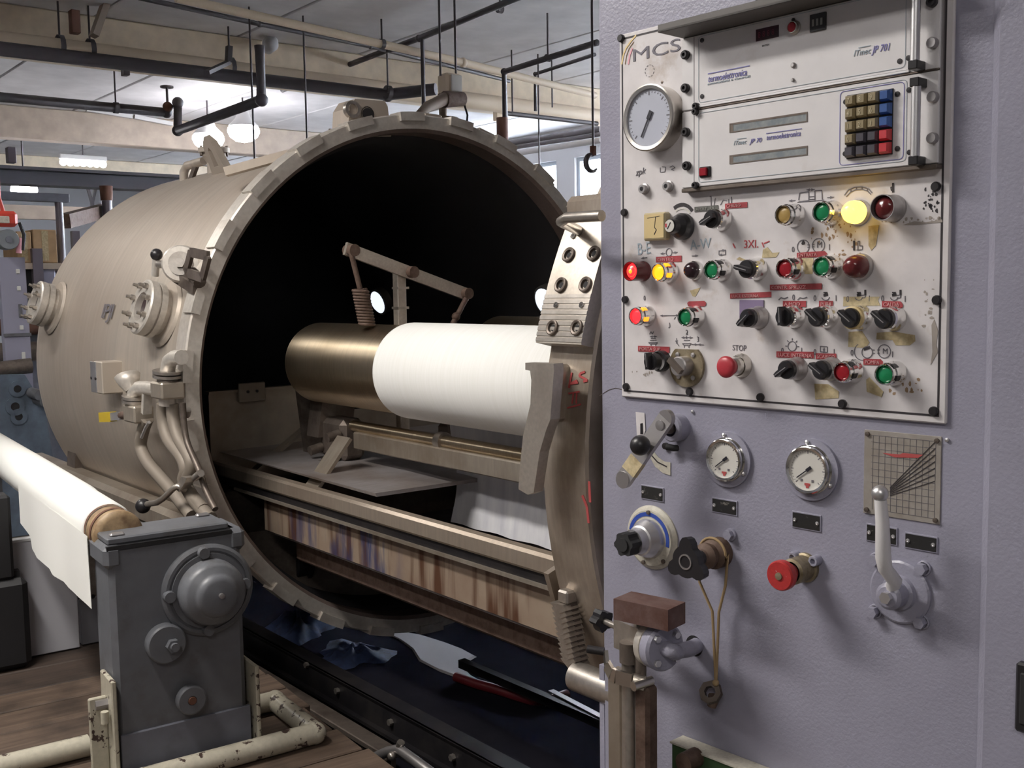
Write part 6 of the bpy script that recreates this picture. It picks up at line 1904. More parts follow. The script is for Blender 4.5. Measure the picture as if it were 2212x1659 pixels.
for pts, lab in (([(1385, 1046), (1434, 1054), (1434, 1085), (1385, 1077)], 'worn black nameplate under the lever handle'), ([(1538, 1074), (1593, 1082), (1593, 1115), (1538, 1106)], 'worn black nameplate under the left small gauge'),
                 ([(1711, 1104), (1774, 1112), (1774, 1149), (1711, 1140)], 'worn black nameplate under the right small gauge'), ([(1871, 1130), (1939, 1140), (1939, 1179), (1871, 1168)], 'worn black nameplate behind the ball lever'),
                 ([(1954, 1149), (2026, 1160), (2026, 1195), (1954, 1184)], 'worn black nameplate right of the ball lever')):
    o, x0, x1, z0, z1 = plate(pts, 'cabinet_paint', 'nameplate', lab)
    MB().box((x0 + 0.002, -0.0026, z0 + 0.002), (x1 - 0.002, -0.0018, z1 - 0.002)).build('engraved_field', 'nameplate_black', o)
    for x in (x0 + 0.006, x1 - 0.006):
        MB().lathe([(0.0032, 0.0), (0.0030, 0.002), (0.0012, 0.0024), (0, 0.0016)], (x, -0.002, (z0 + z1) / 2), (0, -1, 0), 12).build('rivet', 'aluminium', o)
o, x0, x1, z0, z1 = plate([(1868, 930), (2035, 941), (2030, 1132), (1865, 1109)], 'chart_metal', 'chart_plate', 'worn metal chart plate with a fan of lines above the ball lever')
for x in (x0 + 0.006, x1 - 0.006):
    for z in (z0 + 0.006, z1 - 0.006):
        MB().lathe([(0.0035, 0), (0.0035, 0.003), (0, 0.0035)], (x, -0.002, z), (0, -1, 0), 10).build('rivet', 'dark_steel', o)
m = MB()
W, Hh = x1 - x0, z1 - z0
for k in range(12):
    z = z0 + Hh * (0.06 + 0.88 * (k / 11)); m.box((x0 + W * (0.10 if k > 3 else 0.30), -0.0024, z), (x0 + W * 0.93, -0.0016, z + 0.0006))
for k in range(11):
    x = x0 + W * (0.12 + 0.81 * k / 10); m.box((x, -0.0024, z0 + Hh * 0.06), (x + 0.0005, -0.0016, z0 + Hh * 0.94))
m.build('chart_grid', 'print_grey', o)
m = MB()
ox, oz = x0 + W * 0.36, z0 + Hh * 0.30
for k in range(7):
    ex, ez = x0 + W * 0.93, z0 + Hh * (0.94 - 0.075 * k)
    m.quadbar((ox, -0.0026, oz + 0.002 * (3 - k)), (ex, -0.0026, ez), 0.0010, 0.0005, (0, 1, 0))
m.build('chart_fan', 'black_line', o)
q = [(0.25, 0.745), (0.48, 0.75), (0.52, 0.77), (0.78, 0.775), (0.72, 0.735), (0.42, 0.71)]
MB().prism([(x0 + W * a, z0 + Hh * b) for a, b in q], -0.0029, -0.0022, 'y').build('red_mark', 'pen_red', o)

# lever handle at the upper left
c = cp(1452, 925, 0.02)
o = MB().lathe([(0.024, 0), (0.024, 0.022), (0.021, 0.026), (0.014, 0.027)], (c.x, 0, c.z), (0, -1, 0), 24).build('lever_valve', 'cabinet_paint', cab); o['label'] = 'flat lever handle with a black ball at the top left of the grey door'
A = cp(1430, 918, 0.060); B = cp(1348, 1036, 0.085)
MB().cyl((c.x, -0.026, c.z), (A.x, -0.06, A.z), 0.010, n=14).build('spindle', 'dark_steel', o)
d = (B - A).normalized()
ar = MB().quadbar(A - d * 0.014, B, 0.030, 0.010, (0, 1, 0))
ar.cyl(A - d * 0.014 + Vector((0, 0.005, 0)), A - d * 0.014 - Vector((0, 0.005, 0)), 0.015, n=18).cyl(B + Vector((0, 0.005, 0)), B - Vector((0, 0.005, 0)), 0.015, n=18)
ar.build('lever_arm', 'zinc', o)
t0, t1 = A.lerp(B, 0.62), A.lerp(B, 0.86)
MB().quadbar(t0, t1, 0.0306, 0.0108, (0, 1, 0)).build('worn_tape', 'old_tape', o)
MB().lathe([(0.009, 0), (0.009, 0.002), (0, 0.003)], A + Vector((0, -0.005, 0)), (0, -1, 0), 16).build('pivot_bolt', 'zinc', o)
k = A.lerp(B, 0.33)
kb_ = cp(1383, 962, 0.095)
MB().cyl(k, kb_, 0.005, n=8).build('ball_stem', 'dark_steel', o)
MB().sphere(kb_, 0.0175, 24, 14).build('ball_knob', 'black_plastic', o)
MB().tube([cp(1440, 965, 0.015), cp(1455, 968, 0.012), cp(1462, 968, 0.004)], 0.006, 8).build('link', 'black_rubber', o)
MB().lathe([(0.006, 0), (0.006, 0.006), (0, 0.007)], cp(1440, 963, 0.0), (0, -1, 0), 10).build('link_pin', 'black_bolt', o)
# its small scale plates
quad_print([(1373, 890), (1392, 892), (1394, 930), (1388, 945), (1376, 944)], 'panel_white', 'scale_plate', cab, 0.0015)
quad_print([(1383, 915), (1388, 914), (1389, 938), (1383, 938)], 'black_plastic', 'scale_slot', cab, 0.0022)
P = []
sc_ = [(1400, 980), (1412, 975), (1422, 988), (1435, 997), (1448, 999), (1448, 1027), (1432, 1022), (1415, 1008)]
quad_print(sc_, 'dial_cream', 'scale_plate', cab, 0.0015)
Ink(0.002).line([(1406, 982), (1420, 998), (1440, 1008)], 0.0022).build('scale_line', 'black_line', cab)

# flow dial with a blue arc
c = cp(1404, 1162, 0.008)
o = MB().lathe([(0.058, 0), (0.058, 0.003), (0.052, 0.008), (0.050, 0.011), (0.0, 0.011)], (c.x, 0, c.z), (0, -1, 0), 44).build('flow_dial', 'dial_cream', cab); o['label'] = 'round dial with a blue arc and silver hub below the lever handle'
MB().lathe([(0.047, 0.0112), (0.047, 0.0118), (0.040, 0.0118), (0.040, 0.0112)], (c.x, 0, c.z), (0, -1, 0), 30, math.radians(-12), math.radians(168), ref=(1, 0, 0)).build('blue_arc', 'dial_blue', o)
MB().lathe([(0.036, 0.011), (0.034, 0.020), (0.027, 0.036), (0.024, 0.038), (0.0225, 0.045), (0.0225, 0.055), (0, 0.055)], (c.x, 0, c.z), (0, -1, 0), 36).build('silver_hub', 'aluminium', o)
k = MB()
pr = []
for i in range(24):
    t = 2 * PI * i / 24; r_k = 0.0195 + (0.0022 if (i // 2) % 2 == 0 else -0.0012)
    pr.append((c.x + r_k * math.cos(t), c.z + r_k * math.sin(t)))
k.prism(pr, -0.056, -0.080, 'y').cyl((c.x, -0.078, c.z), (c.x, -0.083, c.z), 0.012, n=16)
k.build('black_grip', 'black_rubber', o)
for a_, b_ in ((0.0, 0.047), (0.034, -0.036), (-0.012, -0.046)):
    MB().lathe([(0.004, 0.011), (0.004, 0.014), (0, 0.015)], (c.x + a_, 0, c.z + b_), (0, -1, 0), 10).build('dial_screw', 'dark_steel', o)

# black three-armed knob on a rusty valve neck
c = cp(1556, 1192, 0.0)
f_ = cp(1494, 1203, 0.085)
o = MB().lathe([(0.026, 0), (0.026, 0.022), (0.019, 0.028), (0.019, 0.034), (0.022, 0.036), (0.022, 0.042), (0.014, 0.050), (0.012, 0.056)], (c.x, 0, c.z), (0, -1, 0), 24).build('tri_knob_valve', 'rusty_steel', cab); o['label'] = 'black three-armed knob on a rusty valve neck'
k = MB().turned([(0.013, 0.050), (0.012, 0.062), (0.015, 0.072), (0.020, 0.082)], (c.x, 0, c.z), (0, -1, 0), 20)
pr = []
for i in range(36):
    t = 2 * PI * i / 36
    r_k = 0.026 + 0.014 * max(0, math.cos(3 * (t - math.radians(90)))) ** 1.0
    pr.append((c.x + r_k * math.cos(t), c.z + r_k * math.sin(t)))
vs = [(a, -0.078, b) for a, b in pr] + [(c.x + (a - c.x) * 1.04, -0.094, c.z + (b - c.z) * 1.04) for a, b in pr]
k.add(vs, [tuple(range(36)), tuple(range(71, 35, -1))] + [(i, (i + 1) % 36, (i + 1) % 36 + 36, i + 36) for i in range(36)])
k.build('knob', 'black_plastic', o)
MB().lathe([(0.013, 0.094), (0.013, 0.0955), (0.0105, 0.0955), (0.0105, 0.086), (0, 0.086)], (c.x, 0, c.z), (0, -1, 0), 20).build('knob_insert', 'zinc', o)
b_ = cp(1580, 1154, 0.0)
MB().lathe([(0.011, 0), (0.011, 0.004), (0.008, 0.005)], (b_.x, 0, b_.z), (0, -1, 0), 18).cyl((b_.x, -0.004, b_.z), (b_.x, -0.013, b_.z), 0.0085, n=6, smooth=False).build('hex_bolt', 'cabinet_paint', cab)
vk = (c.x, c.z)

# red knob with its boss
c = cp(1741, 1225, 0.0)
o = MB().lathe([(0.0235, 0), (0.0235, 0.006), (0.0205, 0.008), (0.0205, 0.040), (0.017, 0.044)], (c.x, 0, c.z), (0, -1, 0), 24).build('red_knob_valve', 'brass_plate', cab); o['label'] = 'round red knob on a brass neck'
e = cp(1694, 1247, 0.072)
MB().lathe([(0.012, 0.040), (0.020, 0.056), (0.0235, 0.062), (0.0235, 0.072), (0.0215, 0.075), (0.0, 0.075)], (c.x, 0, c.z), (0, -1, 0), 28).build('knob', 'red_knob', o)
MB().lathe([(0.006, 0.075), (0.006, 0.077), (0, 0.078)], (c.x, 0, c.z), (0, -1, 0), 12).build('knob_screw', 'brass_plate', o)
for u, v in ((1713, 1203), (1758, 1212)):
    q = cp(u, v, 0.012)
    MB().lathe([(0.0085, 0), (0.0085, 0.014), (0.0075, 0.016), (0.0045, 0.016), (0.0045, 0.010), (0, 0.010)], (q.x, 0, q.z), (0, -1, 0), 16).build('cap_screw', 'cabinet_paint', o)

# ball lever
c = cp(1946, 1278, 0.0)
o = MB().lathe([(0.047, 0), (0.047, 0.004), (0.044, 0.006), (0.0, 0.006)], (c.x, 0, c.z), (0, -1, 0), 40).build('ball_lever', 'cabinet_paint', cab); o['label'] = 'grey lever with a pale ball in front of the chart plate'
h_ = cp(1937, 1286, 0.038)
MB().lathe([(0.027, 0.006), (0.025, 0.012), (0.020, 0.014), (0.020, 0.036), (0.015, 0.040), (0.0, 0.040)], (c.x, 0, c.z), (0, -1, 0), 26).build('hub', 'cabinet_paint', o)
MB().cyl((c.x, -0.040, c.z), (c.x, -0.048, c.z), 0.009, n=6, smooth=False).build('hub_nut', 'aluminium', o)
L = [Vector((c.x, -0.028, c.z + 0.01)), cp(1933, 1255, 0.040), cp(1912, 1228, 0.062), cp(1908, 1205, 0.068), cp(1906, 1130, 0.072), cp(1902, 1080, 0.074)]
MB().tube(L, [0.0105, 0.0105, 0.0105, 0.011, 0.0095, 0.0085], 12).build('lever_arm', 'cabinet_paint', o)
MB().sphere(cp(1901, 1066, 0.074), 0.0118, 22, 12).build('ball', 'aluminium', o)
o.children[-1].data.materials[0] = MATS['rack_white']
for u, v in ((1889, 1210), (1991, 1229), (1886, 1322), (1988, 1345)):
    q = cp(u, v, 0.008)
    MB().lathe([(0.011, 0), (0.011, 0.003), (0.009, 0.004)], (q.x, 0, q.z), (0, -1, 0), 16).cyl((q.x, -0.003, q.z), (q.x, -0.015, q.z), 0.0085, n=6, smooth=False).build('hex_bolt', 'cabinet_paint', o)
# small loose screws on the paint
for u, v in ((1497, 889), (2047, 950)):
    q = cp(u, v, 0.0); MB().lathe([(0.003, 0), (0.003, 0.003), (0, 0.004)], (q.x, 0, q.z), (0, -1, 0), 8).build('small_screw', 'aluminium', cab)
Ink(0.0006).line([(1293, 856), (1315, 842), (1330, 838), (1345, 842)], 0.0008).build('paint_crack', 'dark_steel', cab)

# --- sampling valve at the lower left -----------------------------------------
YV = 0.10
DVV = Vector((0.98, -0.20, 0)).normalized()
c = cp(1432, 1398, YV)
o = MB().lathe([(0.040, -0.030), (0.040, -0.016), (0.038, -0.015), (0.038, -0.013), (0.040, -0.012), (0.040, 0.004), (0.036, 0.008), (0.0, 0.008)], c, DVV, 32).build('sampling_valve', 'flange_steel', cab); o['label'] = 'steel sampling valve with a bent grey pipe at the lower left'
MB().lathe([(0.0402, -0.013), (0.0402, 0.004), (0.036, 0.0085), (0.0, 0.0085)], c, DVV, 32).build('painted_flange', 'cabinet_paint', o)
dv_ = DVV; xv_, yv_, _ = basis(dv_)
for k in range(4):
    t = PI / 4 + k * PI / 2; q = c + dv_ * 0.008 + (xv_ * math.cos(t) + yv_ * math.sin(t)) * 0.029
    MB().cyl(q, q + dv_ * 0.007, 0.006, n=6, smooth=False).build('flange_bolt', 'aluminium', o)
vb0 = c - dv_ * 0.030; vb1 = c - dv_ * 0.105
MB().quadbar(vb0, vb1, 0.050, 0.052).build('valve_block', 'bare_steel', o)
kn = c - dv_ * 0.165
MB().cyl(vb1, kn, 0.006, n=10).build('valve_stem', 'bare_steel', o)
k = MB()
pr = []
for i in range(20):
    t = 2 * PI * i / 20; r_k = 0.018 + 0.003 * math.cos(5 * t)
    pr.append(xv_ * r_k * math.cos(t) + yv_ * r_k * math.sin(t))
vs = [kn + p for p in pr] + [kn - dv_ * 0.022 + p for p in pr]
k.add(vs, [tuple(range(20)), tuple(range(39, 19, -1))] + [(i, (i + 1) % 20, (i + 1) % 20 + 20, i + 20) for i in range(20)])
k.build('star_knob', 'black_plastic', o)
MB().cyl(c - dv_ * 0.055 + Vector((0, 0, 0.026)), c - dv_ * 0.055 + Vector((0, 0, 0.042)), 0.016, n=6, smooth=False).build('top_plug', 'bare_steel', o)
e = cp(1500, 1395, 0.0)
P = [c + dv_ * 0.004, c + dv_ * 0.03, cp(1465, 1406, 0.085), cp(1488, 1402, 0.055), cp(1498, 1398, 0.02), Vector((e.x, 0.01, e.z))]
Q = []
for i in range(len(P) - 1):
    a0_, b0_ = P[max(i - 1, 0)], P[min(i + 2, len(P) - 1)]
    for f_ in (0, 0.33, 0.66):
        p1, p2 = P[i], P[i + 1]
        Q.append(0.5 * ((2 * p1) + (p2 - a0_) * f_ + (2 * a0_ - 5 * p1 + 4 * p2 - b0_) * f_ ** 2 + (3 * p1 - a0_ - 3 * p2 + b0_) * f_ ** 3))
Q.append(P[-1])
MB().tube(Q, 0.0135, 14).build('bent_pipe', 'cabinet_paint', o)
MB().lathe([(0.0185, 0.0006), (0.0, 0.0006)], (e.x, 0, e.z), (0, -1, 0), 20).build('pipe_hole', 'bore_black', o)
# sample cooler tubes below it
zlo = 0.12
sx0 = cp(1330, 1470, 0.10).x; sx1 = cp(1408, 1470, 0.10).x
tm_ = (sx0 + sx1) / 2
tc = MB().box((sx0 - 0.008, -0.115, zlo), (sx0 + 0.026, -0.085, cp(1320, 1440, 0.1).z), 0.004).build('tube_cover', 'trough_steel', cab)
br_ = MB()
zr = cp(1375, 1462, 0.12).z
P = [Vector((sx0 + 0.004, -0.13, zr + 0.030)), Vector((sx0 + 0.014, -0.138, zr + 0.012)), Vector((sx0 + 0.030, -0.143, zr + 0.002)), Vector((tm_, -0.144, zr)), Vector((sx1 - 0.01, -0.138, zr)), Vector((sx1 + 0.006, -0.125, zr - 0.004))]
for p0, p1 in zip(P, P[1:]):
    br_.quadbar(p0, p1, 0.006, 0.024)
br_.build('tube_bracket', 'nickel', tc)
MB().cyl((sx0 - 0.004, -0.125, zr + 0.028), (sx0 - 0.03, -0.14, zr + 0.03), 0.007, n=10).build('bracket_screw', 'black_bolt', tc)
MB().cyl((sx1 + 0.002, -0.15, zr - 0.004), (sx1 + 0.008, -0.11, zr - 0.002), 0.008, n=12).build('bracket_pin', 'nickel', tc)
for x, r_k, mt, zz in ((sx0 + 0.042, 0.013, 'bare_steel', 1.0), (sx0 + 0.068, 0.010, 'dark_steel', 0.99)):
    MB().cyl((x, -0.112, zlo), (x, -0.112, c.z - 0.02), r_k, n=14).build('sample_tube', mt, tc)
MB().box((sx1 - 0.020, -0.125, zlo), (sx1 + 0.012, -0.095, zr - 0.012), 0.006).build('rust_tube', 'rusty_steel', tc)
MB().cyl((tm_ + 0.005, -0.115, zr + 0.02), (tm_ + 0.005, -0.115, zr + 0.055), 0.018, n=12).build('union', 'dark_steel', tc)
MB().quadbar((sx0 - 0.01, 0.01, zlo + 0.05), (sx0 - 0.01, -0.09, zlo + 0.05), 0.02, 0.02).build('stay', 'dark_steel', tc)
# thin hinge edge on the cabinet's left side
MB().box((XL - 0.012, 0.01, 0.35), (XL, 0.03, cp(1292, 1440, 0).z)).build('edge_strip', 'cabinet_paint', cab)

# brown steel bar lying on the sampling valve
a_ = cp(1343, 1325, 0.155); b_ = cp(1462, 1340, 0.06)
zb_ = c.z + 0.0425
A = Vector((c.x - dv_.x * 0.13, c.y - dv_.y * 0.13 + 0.0, 0)); 
p0 = cp(1345, 1332, 0.120); p1 = cp(1462, 1345, 0.105)
p0.z = p1.z = zb_ + 0.0185
bar = MB().quadbar(p0, p1, 0.055, 0.036).build('steel_bar', 'brown_bar')
solo(bar, CAB)
tag(bar, 'short rusty brown steel bar lying on top of the sampling valve', 'metal bar')

# twine loop with a nut hanging from the black knob's neck
kx, kz = vk
n0 = cp(1546, 1470, 0.022)
P1 = [Vector((kx - 0.024, -0.030, kz - 0.004)), Vector((kx - 0.020, -0.031, kz - 0.05)), Vector((n0.x - 0.004, -0.026, n0.z + 0.12)), Vector((n0.x, -0.022, n0.z))]
P2 = [Vector((kx + 0.027, -0.016, kz + 0.004)), Vector((kx + 0.024, -0.018, kz - 0.05)), Vector((n0.x + 0.005, -0.020, n0.z + 0.12)), Vector((n0.x + 0.001, -0.022, n0.z))]
tw = thing('twine_loop', CAB, 'tan twine loop with a dark metal nut hanging from the black knob', 'twine')
lp_ = [Vector((kx + 0.0275 * math.cos(t), -0.022, kz + 0.0275 * math.sin(t))) for t in [PI + 0.15 - (PI + 0.3) * i / 14 for i in range(15)]]
MB().tube([P1[3], P1[2], P1[1], P1[0]] + lp_ + [P2[0], P2[1], P2[2], P2[3]], 0.0024, 8).build('twine', 'rope', tw)
w_ = cp(1537, 1500, 0.022)
m = MB()
m.lathe([(0.010, -0.007), (0.019, -0.007), (0.021, 0.0), (0.019, 0.007), (0.010, 0.007), (0.010, -0.007)], (w_.x, -0.024, w_.z + 0.004), (0.3, -0.8, 0.5), 8, smooth=False)
m.build('nut', 'dark_steel', tw)
MB().cyl((w_.x + 0.002, -0.024, w_.z - 0.02), (w_.x + 0.006, -0.022, w_.z - 0.001), 0.008, 0.011, n=8).build('bolt_stub', 'rusty_steel', tw)
MB().sphere((n0.x, -0.022, n0.z - 0.004), 0.006, 10, 6).build('knot', 'rope', tw)

# green box edge at the foot of the cabinet
g0 = cp(1452, 1605, 0.035); g1 = cp(1610, 1665, 0.14)
gb_ = thing('green_box', CAB, 'dark green metal box with a pale edge at the foot of the cabinet', 'box', None, (0, 0, 0.3))
zg = g0.z - 0.3
m = MB()
xg = g0.x
pl = [(xg, -0.001), (xg + 0.42, -0.001), (xg + 0.42, -0.035), (xg, -0.035)]
m.prism(pl, -0.3, zg, 'z')
m.build('housing', 'green_paint', gb_)
MB().prism([(xg - 0.003, -0.001), (xg + 0.423, -0.001), (xg + 0.423, -0.038), (xg - 0.003, -0.038)], zg, zg + 0.003, 'z').build('pale_edge', 'dial_cream', gb_)
q = cp(1484, 1645, 0.06)
MB().cyl((q.x, -0.034, q.z - 0.3), (q.x, -0.07, q.z - 0.3), 0.017, n=14).build('knob', 'rusty_steel', gb_)

# ------------------------------------------------------------------ the batch roll stand in front
def sp(u, v, y=0.0):
    return STD.hit(u, v, 'y', y)


def sz(u, v, z):
    return STD.hit(u, v, 'z', z)


ZTOP = sp(233, 1181).z
W = sp(520, 1150).x
YFR = -0.06                                   # front bar of the pipe frame
DECK = STD.hit(520, 1627, 'y', YFR).z - 0.029
std = thing('roll_stand', STD, 'grey cast gearbox stand on a chipped cream pipe frame', 'roll stand')
DEP = 0.16
hs = MB().box((0.0, 0.0, DECK + 0.02), (W, DEP, ZTOP), 0.014).build('housing', 'stand_grey', std)
MB().box((-0.012, -0.004, ZTOP - 0.06), (0.035, DEP + 0.004, ZTOP + 0.0), 0.012).build('shoulder', 'stand_grey', hs)
MB().box((W - 0.035, -0.004, ZTOP - 0.06), (W + 0.012, DEP + 0.004, ZTOP + 0.0), 0.012).build('shoulder', 'stand_grey', hs)
seam = (sp(240, 1589).z + sp(549, 1522).z) / 2
MB().box((0.006, -0.008, DECK + 0.01), (W + 0.006, 0.004, seam), 0.002).build('lower_plate', 'stand_plate', std)
tp = MB().box((0.0, 0.008, ZTOP), (W - 0.03, DEP - 0.01, ZTOP + 0.018), 0.004).build('top_plate', 'stand_grey', std)
MB().box((-0.004, -0.003, ZTOP - 0.012), (W - 0.025, 0.01, ZTOP - 0.001)).build('top_gap', 'black_post', std)
for x, y in ((0.03, 0.03), (W - 0.06, DEP - 0.035)):
    MB().box((x - 0.018, y - 0.010, ZTOP + 0.016), (x + 0.018, y + 0.010, ZTOP + 0.026), 0.004).build('plate_screw', 'zinc', tp)
# bearing cover
c = sp(447, 1272)
fl = MB().lathe([(0.120, 0.0), (0.120, 0.012), (0.112, 0.018), (0.104, 0.018), (0.104, 0.014), (0.098, 0.014), (0.098, 0.022), (0.0, 0.022)], (c.x, 0, c.z), (0, -1, 0), 48).build('cover_flange', 'stand_grey', std)
MB().turned([(0.085, 0.02), (0.084, 0.050), (0.080, 0.066), (0.073, 0.074), (0.060, 0.078), (0.054, 0.086), (0.050, 0.093), (0.040, 0.097), (0.0, 0.098)], (c.x, 0, c.z), (0, -1, 0), 48).build('bearing_cap', 'stand_grey', std)
MB().lathe([(0.007, 0.09), (0.007, 0.106), (0, 0.107)], (c.x + 0.004, 0, c.z + 0.004), (0, -1, 0), 12).build('grease_nipple', 'zinc', std)
std.children[-1].data.materials[0] = MATS['stand_grey']
for u, v in ((442, 1196), (368, 1291), (531, 1262), (452, 1362)):
    q = sp(u, v, -0.03)
    MB().cyl((q.x, -0.014, q.z), (q.x, -0.032, q.z), 0.016, 0.014, n=16).build('cover_bolt', 'stand_grey', fl)
# two smaller bosses
c = sp(362, 1393, -0.03)
b1 = MB().lathe([(0.050, 0), (0.050, 0.026), (0.046, 0.030), (0.0, 0.030)], (c.x, 0, c.z), (0, -1, 0), 34).build('boss', 'stand_grey', std)
MB().cyl((c.x + 0.012, -0.030, c.z - 0.003), (c.x + 0.012, -0.048, c.z - 0.003), 0.018, n=6, smooth=False).cyl((c.x + 0.012, -0.048, c.z - 0.003), (c.x + 0.012, -0.058, c.z - 0.003), 0.011, n=12).build('nut', 'zinc', b1)
b1.children[-1].data.materials[0] = MATS['stand_grey']
c = sp(414, 1512, -0.03)
b2 = MB().lathe([(0.024, 0), (0.024, 0.016), (0.038, 0.016), (0.038, 0.034), (0.034, 0.037), (0.012, 0.037), (0.010, 0.030), (0, 0.030)], (c.x, 0, c.z), (0, -1, 0), 30).build('oil_plug', 'stand_grey', std)
MB().lathe([(0.011, 0.036), (0.010, 0.040), (0, 0.040)], (c.x, 0, c.z), (0, -1, 0), 12).build('plug_screw', 'rust', b2)
# side brackets of the frame
zL = sp(215, 1470).z; zR = sp(548, 1430).z
lb = MB().box((-0.016, -0.03, DECK), (-0.003, 0.08, zL), 0.003).box((-0.06, 0.02, DECK), (-0.016, 0.032, zL - 0.05), 0.003).build('side_bracket', 'cream_pipe', std)
rb = MB().box((W + 0.013, -0.035, DECK), (W + 0.024, 0.10, zR), 0.003).build('side_bracket', 'cream_pipe', std)
q = sp(200, 1528, 0.01)
MB().cyl((-0.016, 0.02, q.z), (-0.045, 0.02, q.z), 0.013, n=6, smooth=False).build('bracket_bolt', 'zinc', lb)
MB().cyl((-0.03, -0.01, q.z - 0.04), (-0.03, -0.01, q.z - 0.01), 0.010, n=8).build('bracket_bolt', 'cream_pipe', lb)
# pipe frame lying on the planks
rp_ = 0.029
zp = DECK + rp_
A = sz(700, 1592, zp); B = sz(300, 1660, zp)
yF = YFR
Cc = sz(588, 1515, zp)
yB_ = Cc.y
xR = (A.x + Cc.x) / 2
MB().tube([(-0.2, yF, zp), (xR, yF, zp)], rp_, 16).build('frame_bar', 'cream_pipe', std)
MB().tube([(xR, yF, zp), (xR, yB_, zp)], rp_ * 0.99, 16).build('frame_bar', 'cream_pipe', std)
MB().tube([(xR, yB_, zp), (W + 0.02, yB_, zp)], rp_ * 0.99, 16).build('frame_bar', 'cream_pipe', std)
D = sz(200, 1612, zp); yL = sz(100, 1632, zp).y
MB().tube([(-1.2, yL, zp), (-0.02, yL, zp)], rp_, 16).build('frame_bar', 'cream_pipe', std)
for p in ((xR, yF, zp), (xR, yB_, zp)):
    MB().sphere(p, rp_ * 1.05, 16, 10).build('frame_elbow', 'cream_pipe', std)
# the roll: wooden core and white cloth
rc = sp(232, 1138, 0.22)
RXc, RZc, RRr = rc.x, rc.z, 0.066
cs_ = thing('cloth_roll', STD, 'long white cloth roll on a tan core carried by the grey stand', 'fabric roll')
MB().turned([(0.0, 0.10), (0.045, 0.10), (0.062, 0.104), (0.063, 0.112), (0.060, 0.16), (0.061, 0.30)], (RXc, 0, RZc), (0, 1, 0), 32).build('core', 'tan_core', cs_)
MB().lathe([(0.0635, 0.135), (0.0635, 0.15)], (RXc, 0, RZc), (0, 1, 0), 32).lathe([(0.0635, 0.195), (0.0635, 0.205)], (RXc, 0, RZc), (0, 1, 0), 32).build('core_band', 'rust', cs_)
y0_ = 0.215
prof = [(0.061, y0_), (RRr, y0_ + 0.002), (RRr + 0.001, y0_ + 0.3), (RRr + 0.004, y0_ + 0.34), (RRr + 0.004, 1.2), (RRr + 0.002, 2.1), (0.03, 2.1)]
MB().turned(prof, (RXc, 0, RZc), (0, 1, 0), 40).build('wound_cloth', 'white_cloth', cs_)
MB().cyl((RXc, 2.05, RZc), (RXc, 2.3, RZc), 0.03, n=14).build('far_journal', 'dark_steel', cs_)
MB().box((RXc - 0.06, 2.26, DECK), (RXc + 0.06, 2.32, RZc + 0.05)).build('far_post', 'stand_grey', cs_)
# loose end of the cloth
XFp = RXc - RRr - 0.004
low = [(45, 1130), (62, 1158), (66, 1185), (80, 1205), (112, 1228), (120, 1242), (140, 1256), (146, 1270), (165, 1290), (197, 1316)]
LP_ = [STD.hit(u, v, 'x', XFp) for u, v in low]
def flap(a, b):
    k = a * (len(LP_) - 1); i = min(int(k), len(LP_) - 2); f_ = k - i
    p = LP_[i].lerp(LP_[i + 1], f_)
    zt = RZc
    x = XFp + 0.006 * math.sin(a * 9) * (b) 
    return (x, p.y, zt + (p.z - zt) * b)


fm = MB().grid(flap, 48, 10); n_ = len(fm.v); f0 = list(fm.f)
fm.add([(x - 0.0015, y, z) for x, y, z in fm.v[:n_]], [tuple(reversed(f)) for f in f0], True)
fm.build('loose_flap', 'white_cloth', cs_)

# wooden platform under the stand
pl = thing('plank_platform', STD, 'low platform of dark worn wooden planks under the grey stand', 'platform')
xe = sz(735, 1570, DECK).x
yb0 = sz(130, 1398, DECK).y
y = yb0; i = 0
wd = [0.17, 0.20, 0.155, 0.17, 0.15, 0.18, 0.2]
while y > -1.1:
    w_ = wd[i % len(wd)]
    e_ = xe + random.uniform(-0.02, 0.02) - (0.12 if i < 2 else 0)
    if i == 2: e_ = xe - 0.04
    MB().box((-2.4, y - w_ + 0.008, DECK - 0.035), (e_, y, DECK + random.uniform(-0.004, 0.0)), 0.004).build('plank', 'worn_plank' if i >= 2 else 'dark_plank', pl)
    y -= w_; i += 1
for x in (-2.0, -1.0, -0.1, xe - 0.25):
    MB().box((x - 0.05, y + 0.02, 0.0), (x + 0.05, yb0 - 0.02, DECK - 0.035)).build('bearer', 'dark_plank', pl)

# things standing at the back edge of the platform
bx0 = sz(18, 1402, DECK); bx1 = sz(170, 1392, DECK)
zt = STD.hit(60, 1145, 'y', bx0.y + 0.02).z
yb1 = yb0 - 0.40
l = sz(20, 1408, DECK); r_ = sz(169, 1394, DECK); yy = (l.y + r_.y) / 2 - 0.0
yy = min(yy, yb0 - 0.05)
o = MB().box((l.x - 0.02, yy, DECK + 0.001), (r_.x, yy + 0.03, zt), 0.003).build('white_board', 'pale_box')
solo(o, STD); tag(o, 'large pale board standing behind the cloth roll flap', 'board')
MB().box((l.x - 0.02, yy - 0.003, zt - 0.004), (r_.x, yy + 0.033, zt + 0.004)).build('board_edge', 'wall_white', o)
r2 = sz(215, 1385, DECK)
o = MB().box((r_.x + 0.01, yy + 0.02, DECK + 0.001), (r_.x + 0.30, yy + 0.05, STD.hit(180, 1300, 'y', yy).z), 0.003).build('grey_board', 'grey_box')
solo(o, STD); tag(o, 'darker grey board beside the large pale board', 'board')
MB().cyl((r_.x + 0.055, yy + 0.019, DECK + 0.17), (r_.x + 0.055, yy + 0.022, DECK + 0.17), 0.008, n=10).build('hole', 'black_post', o)
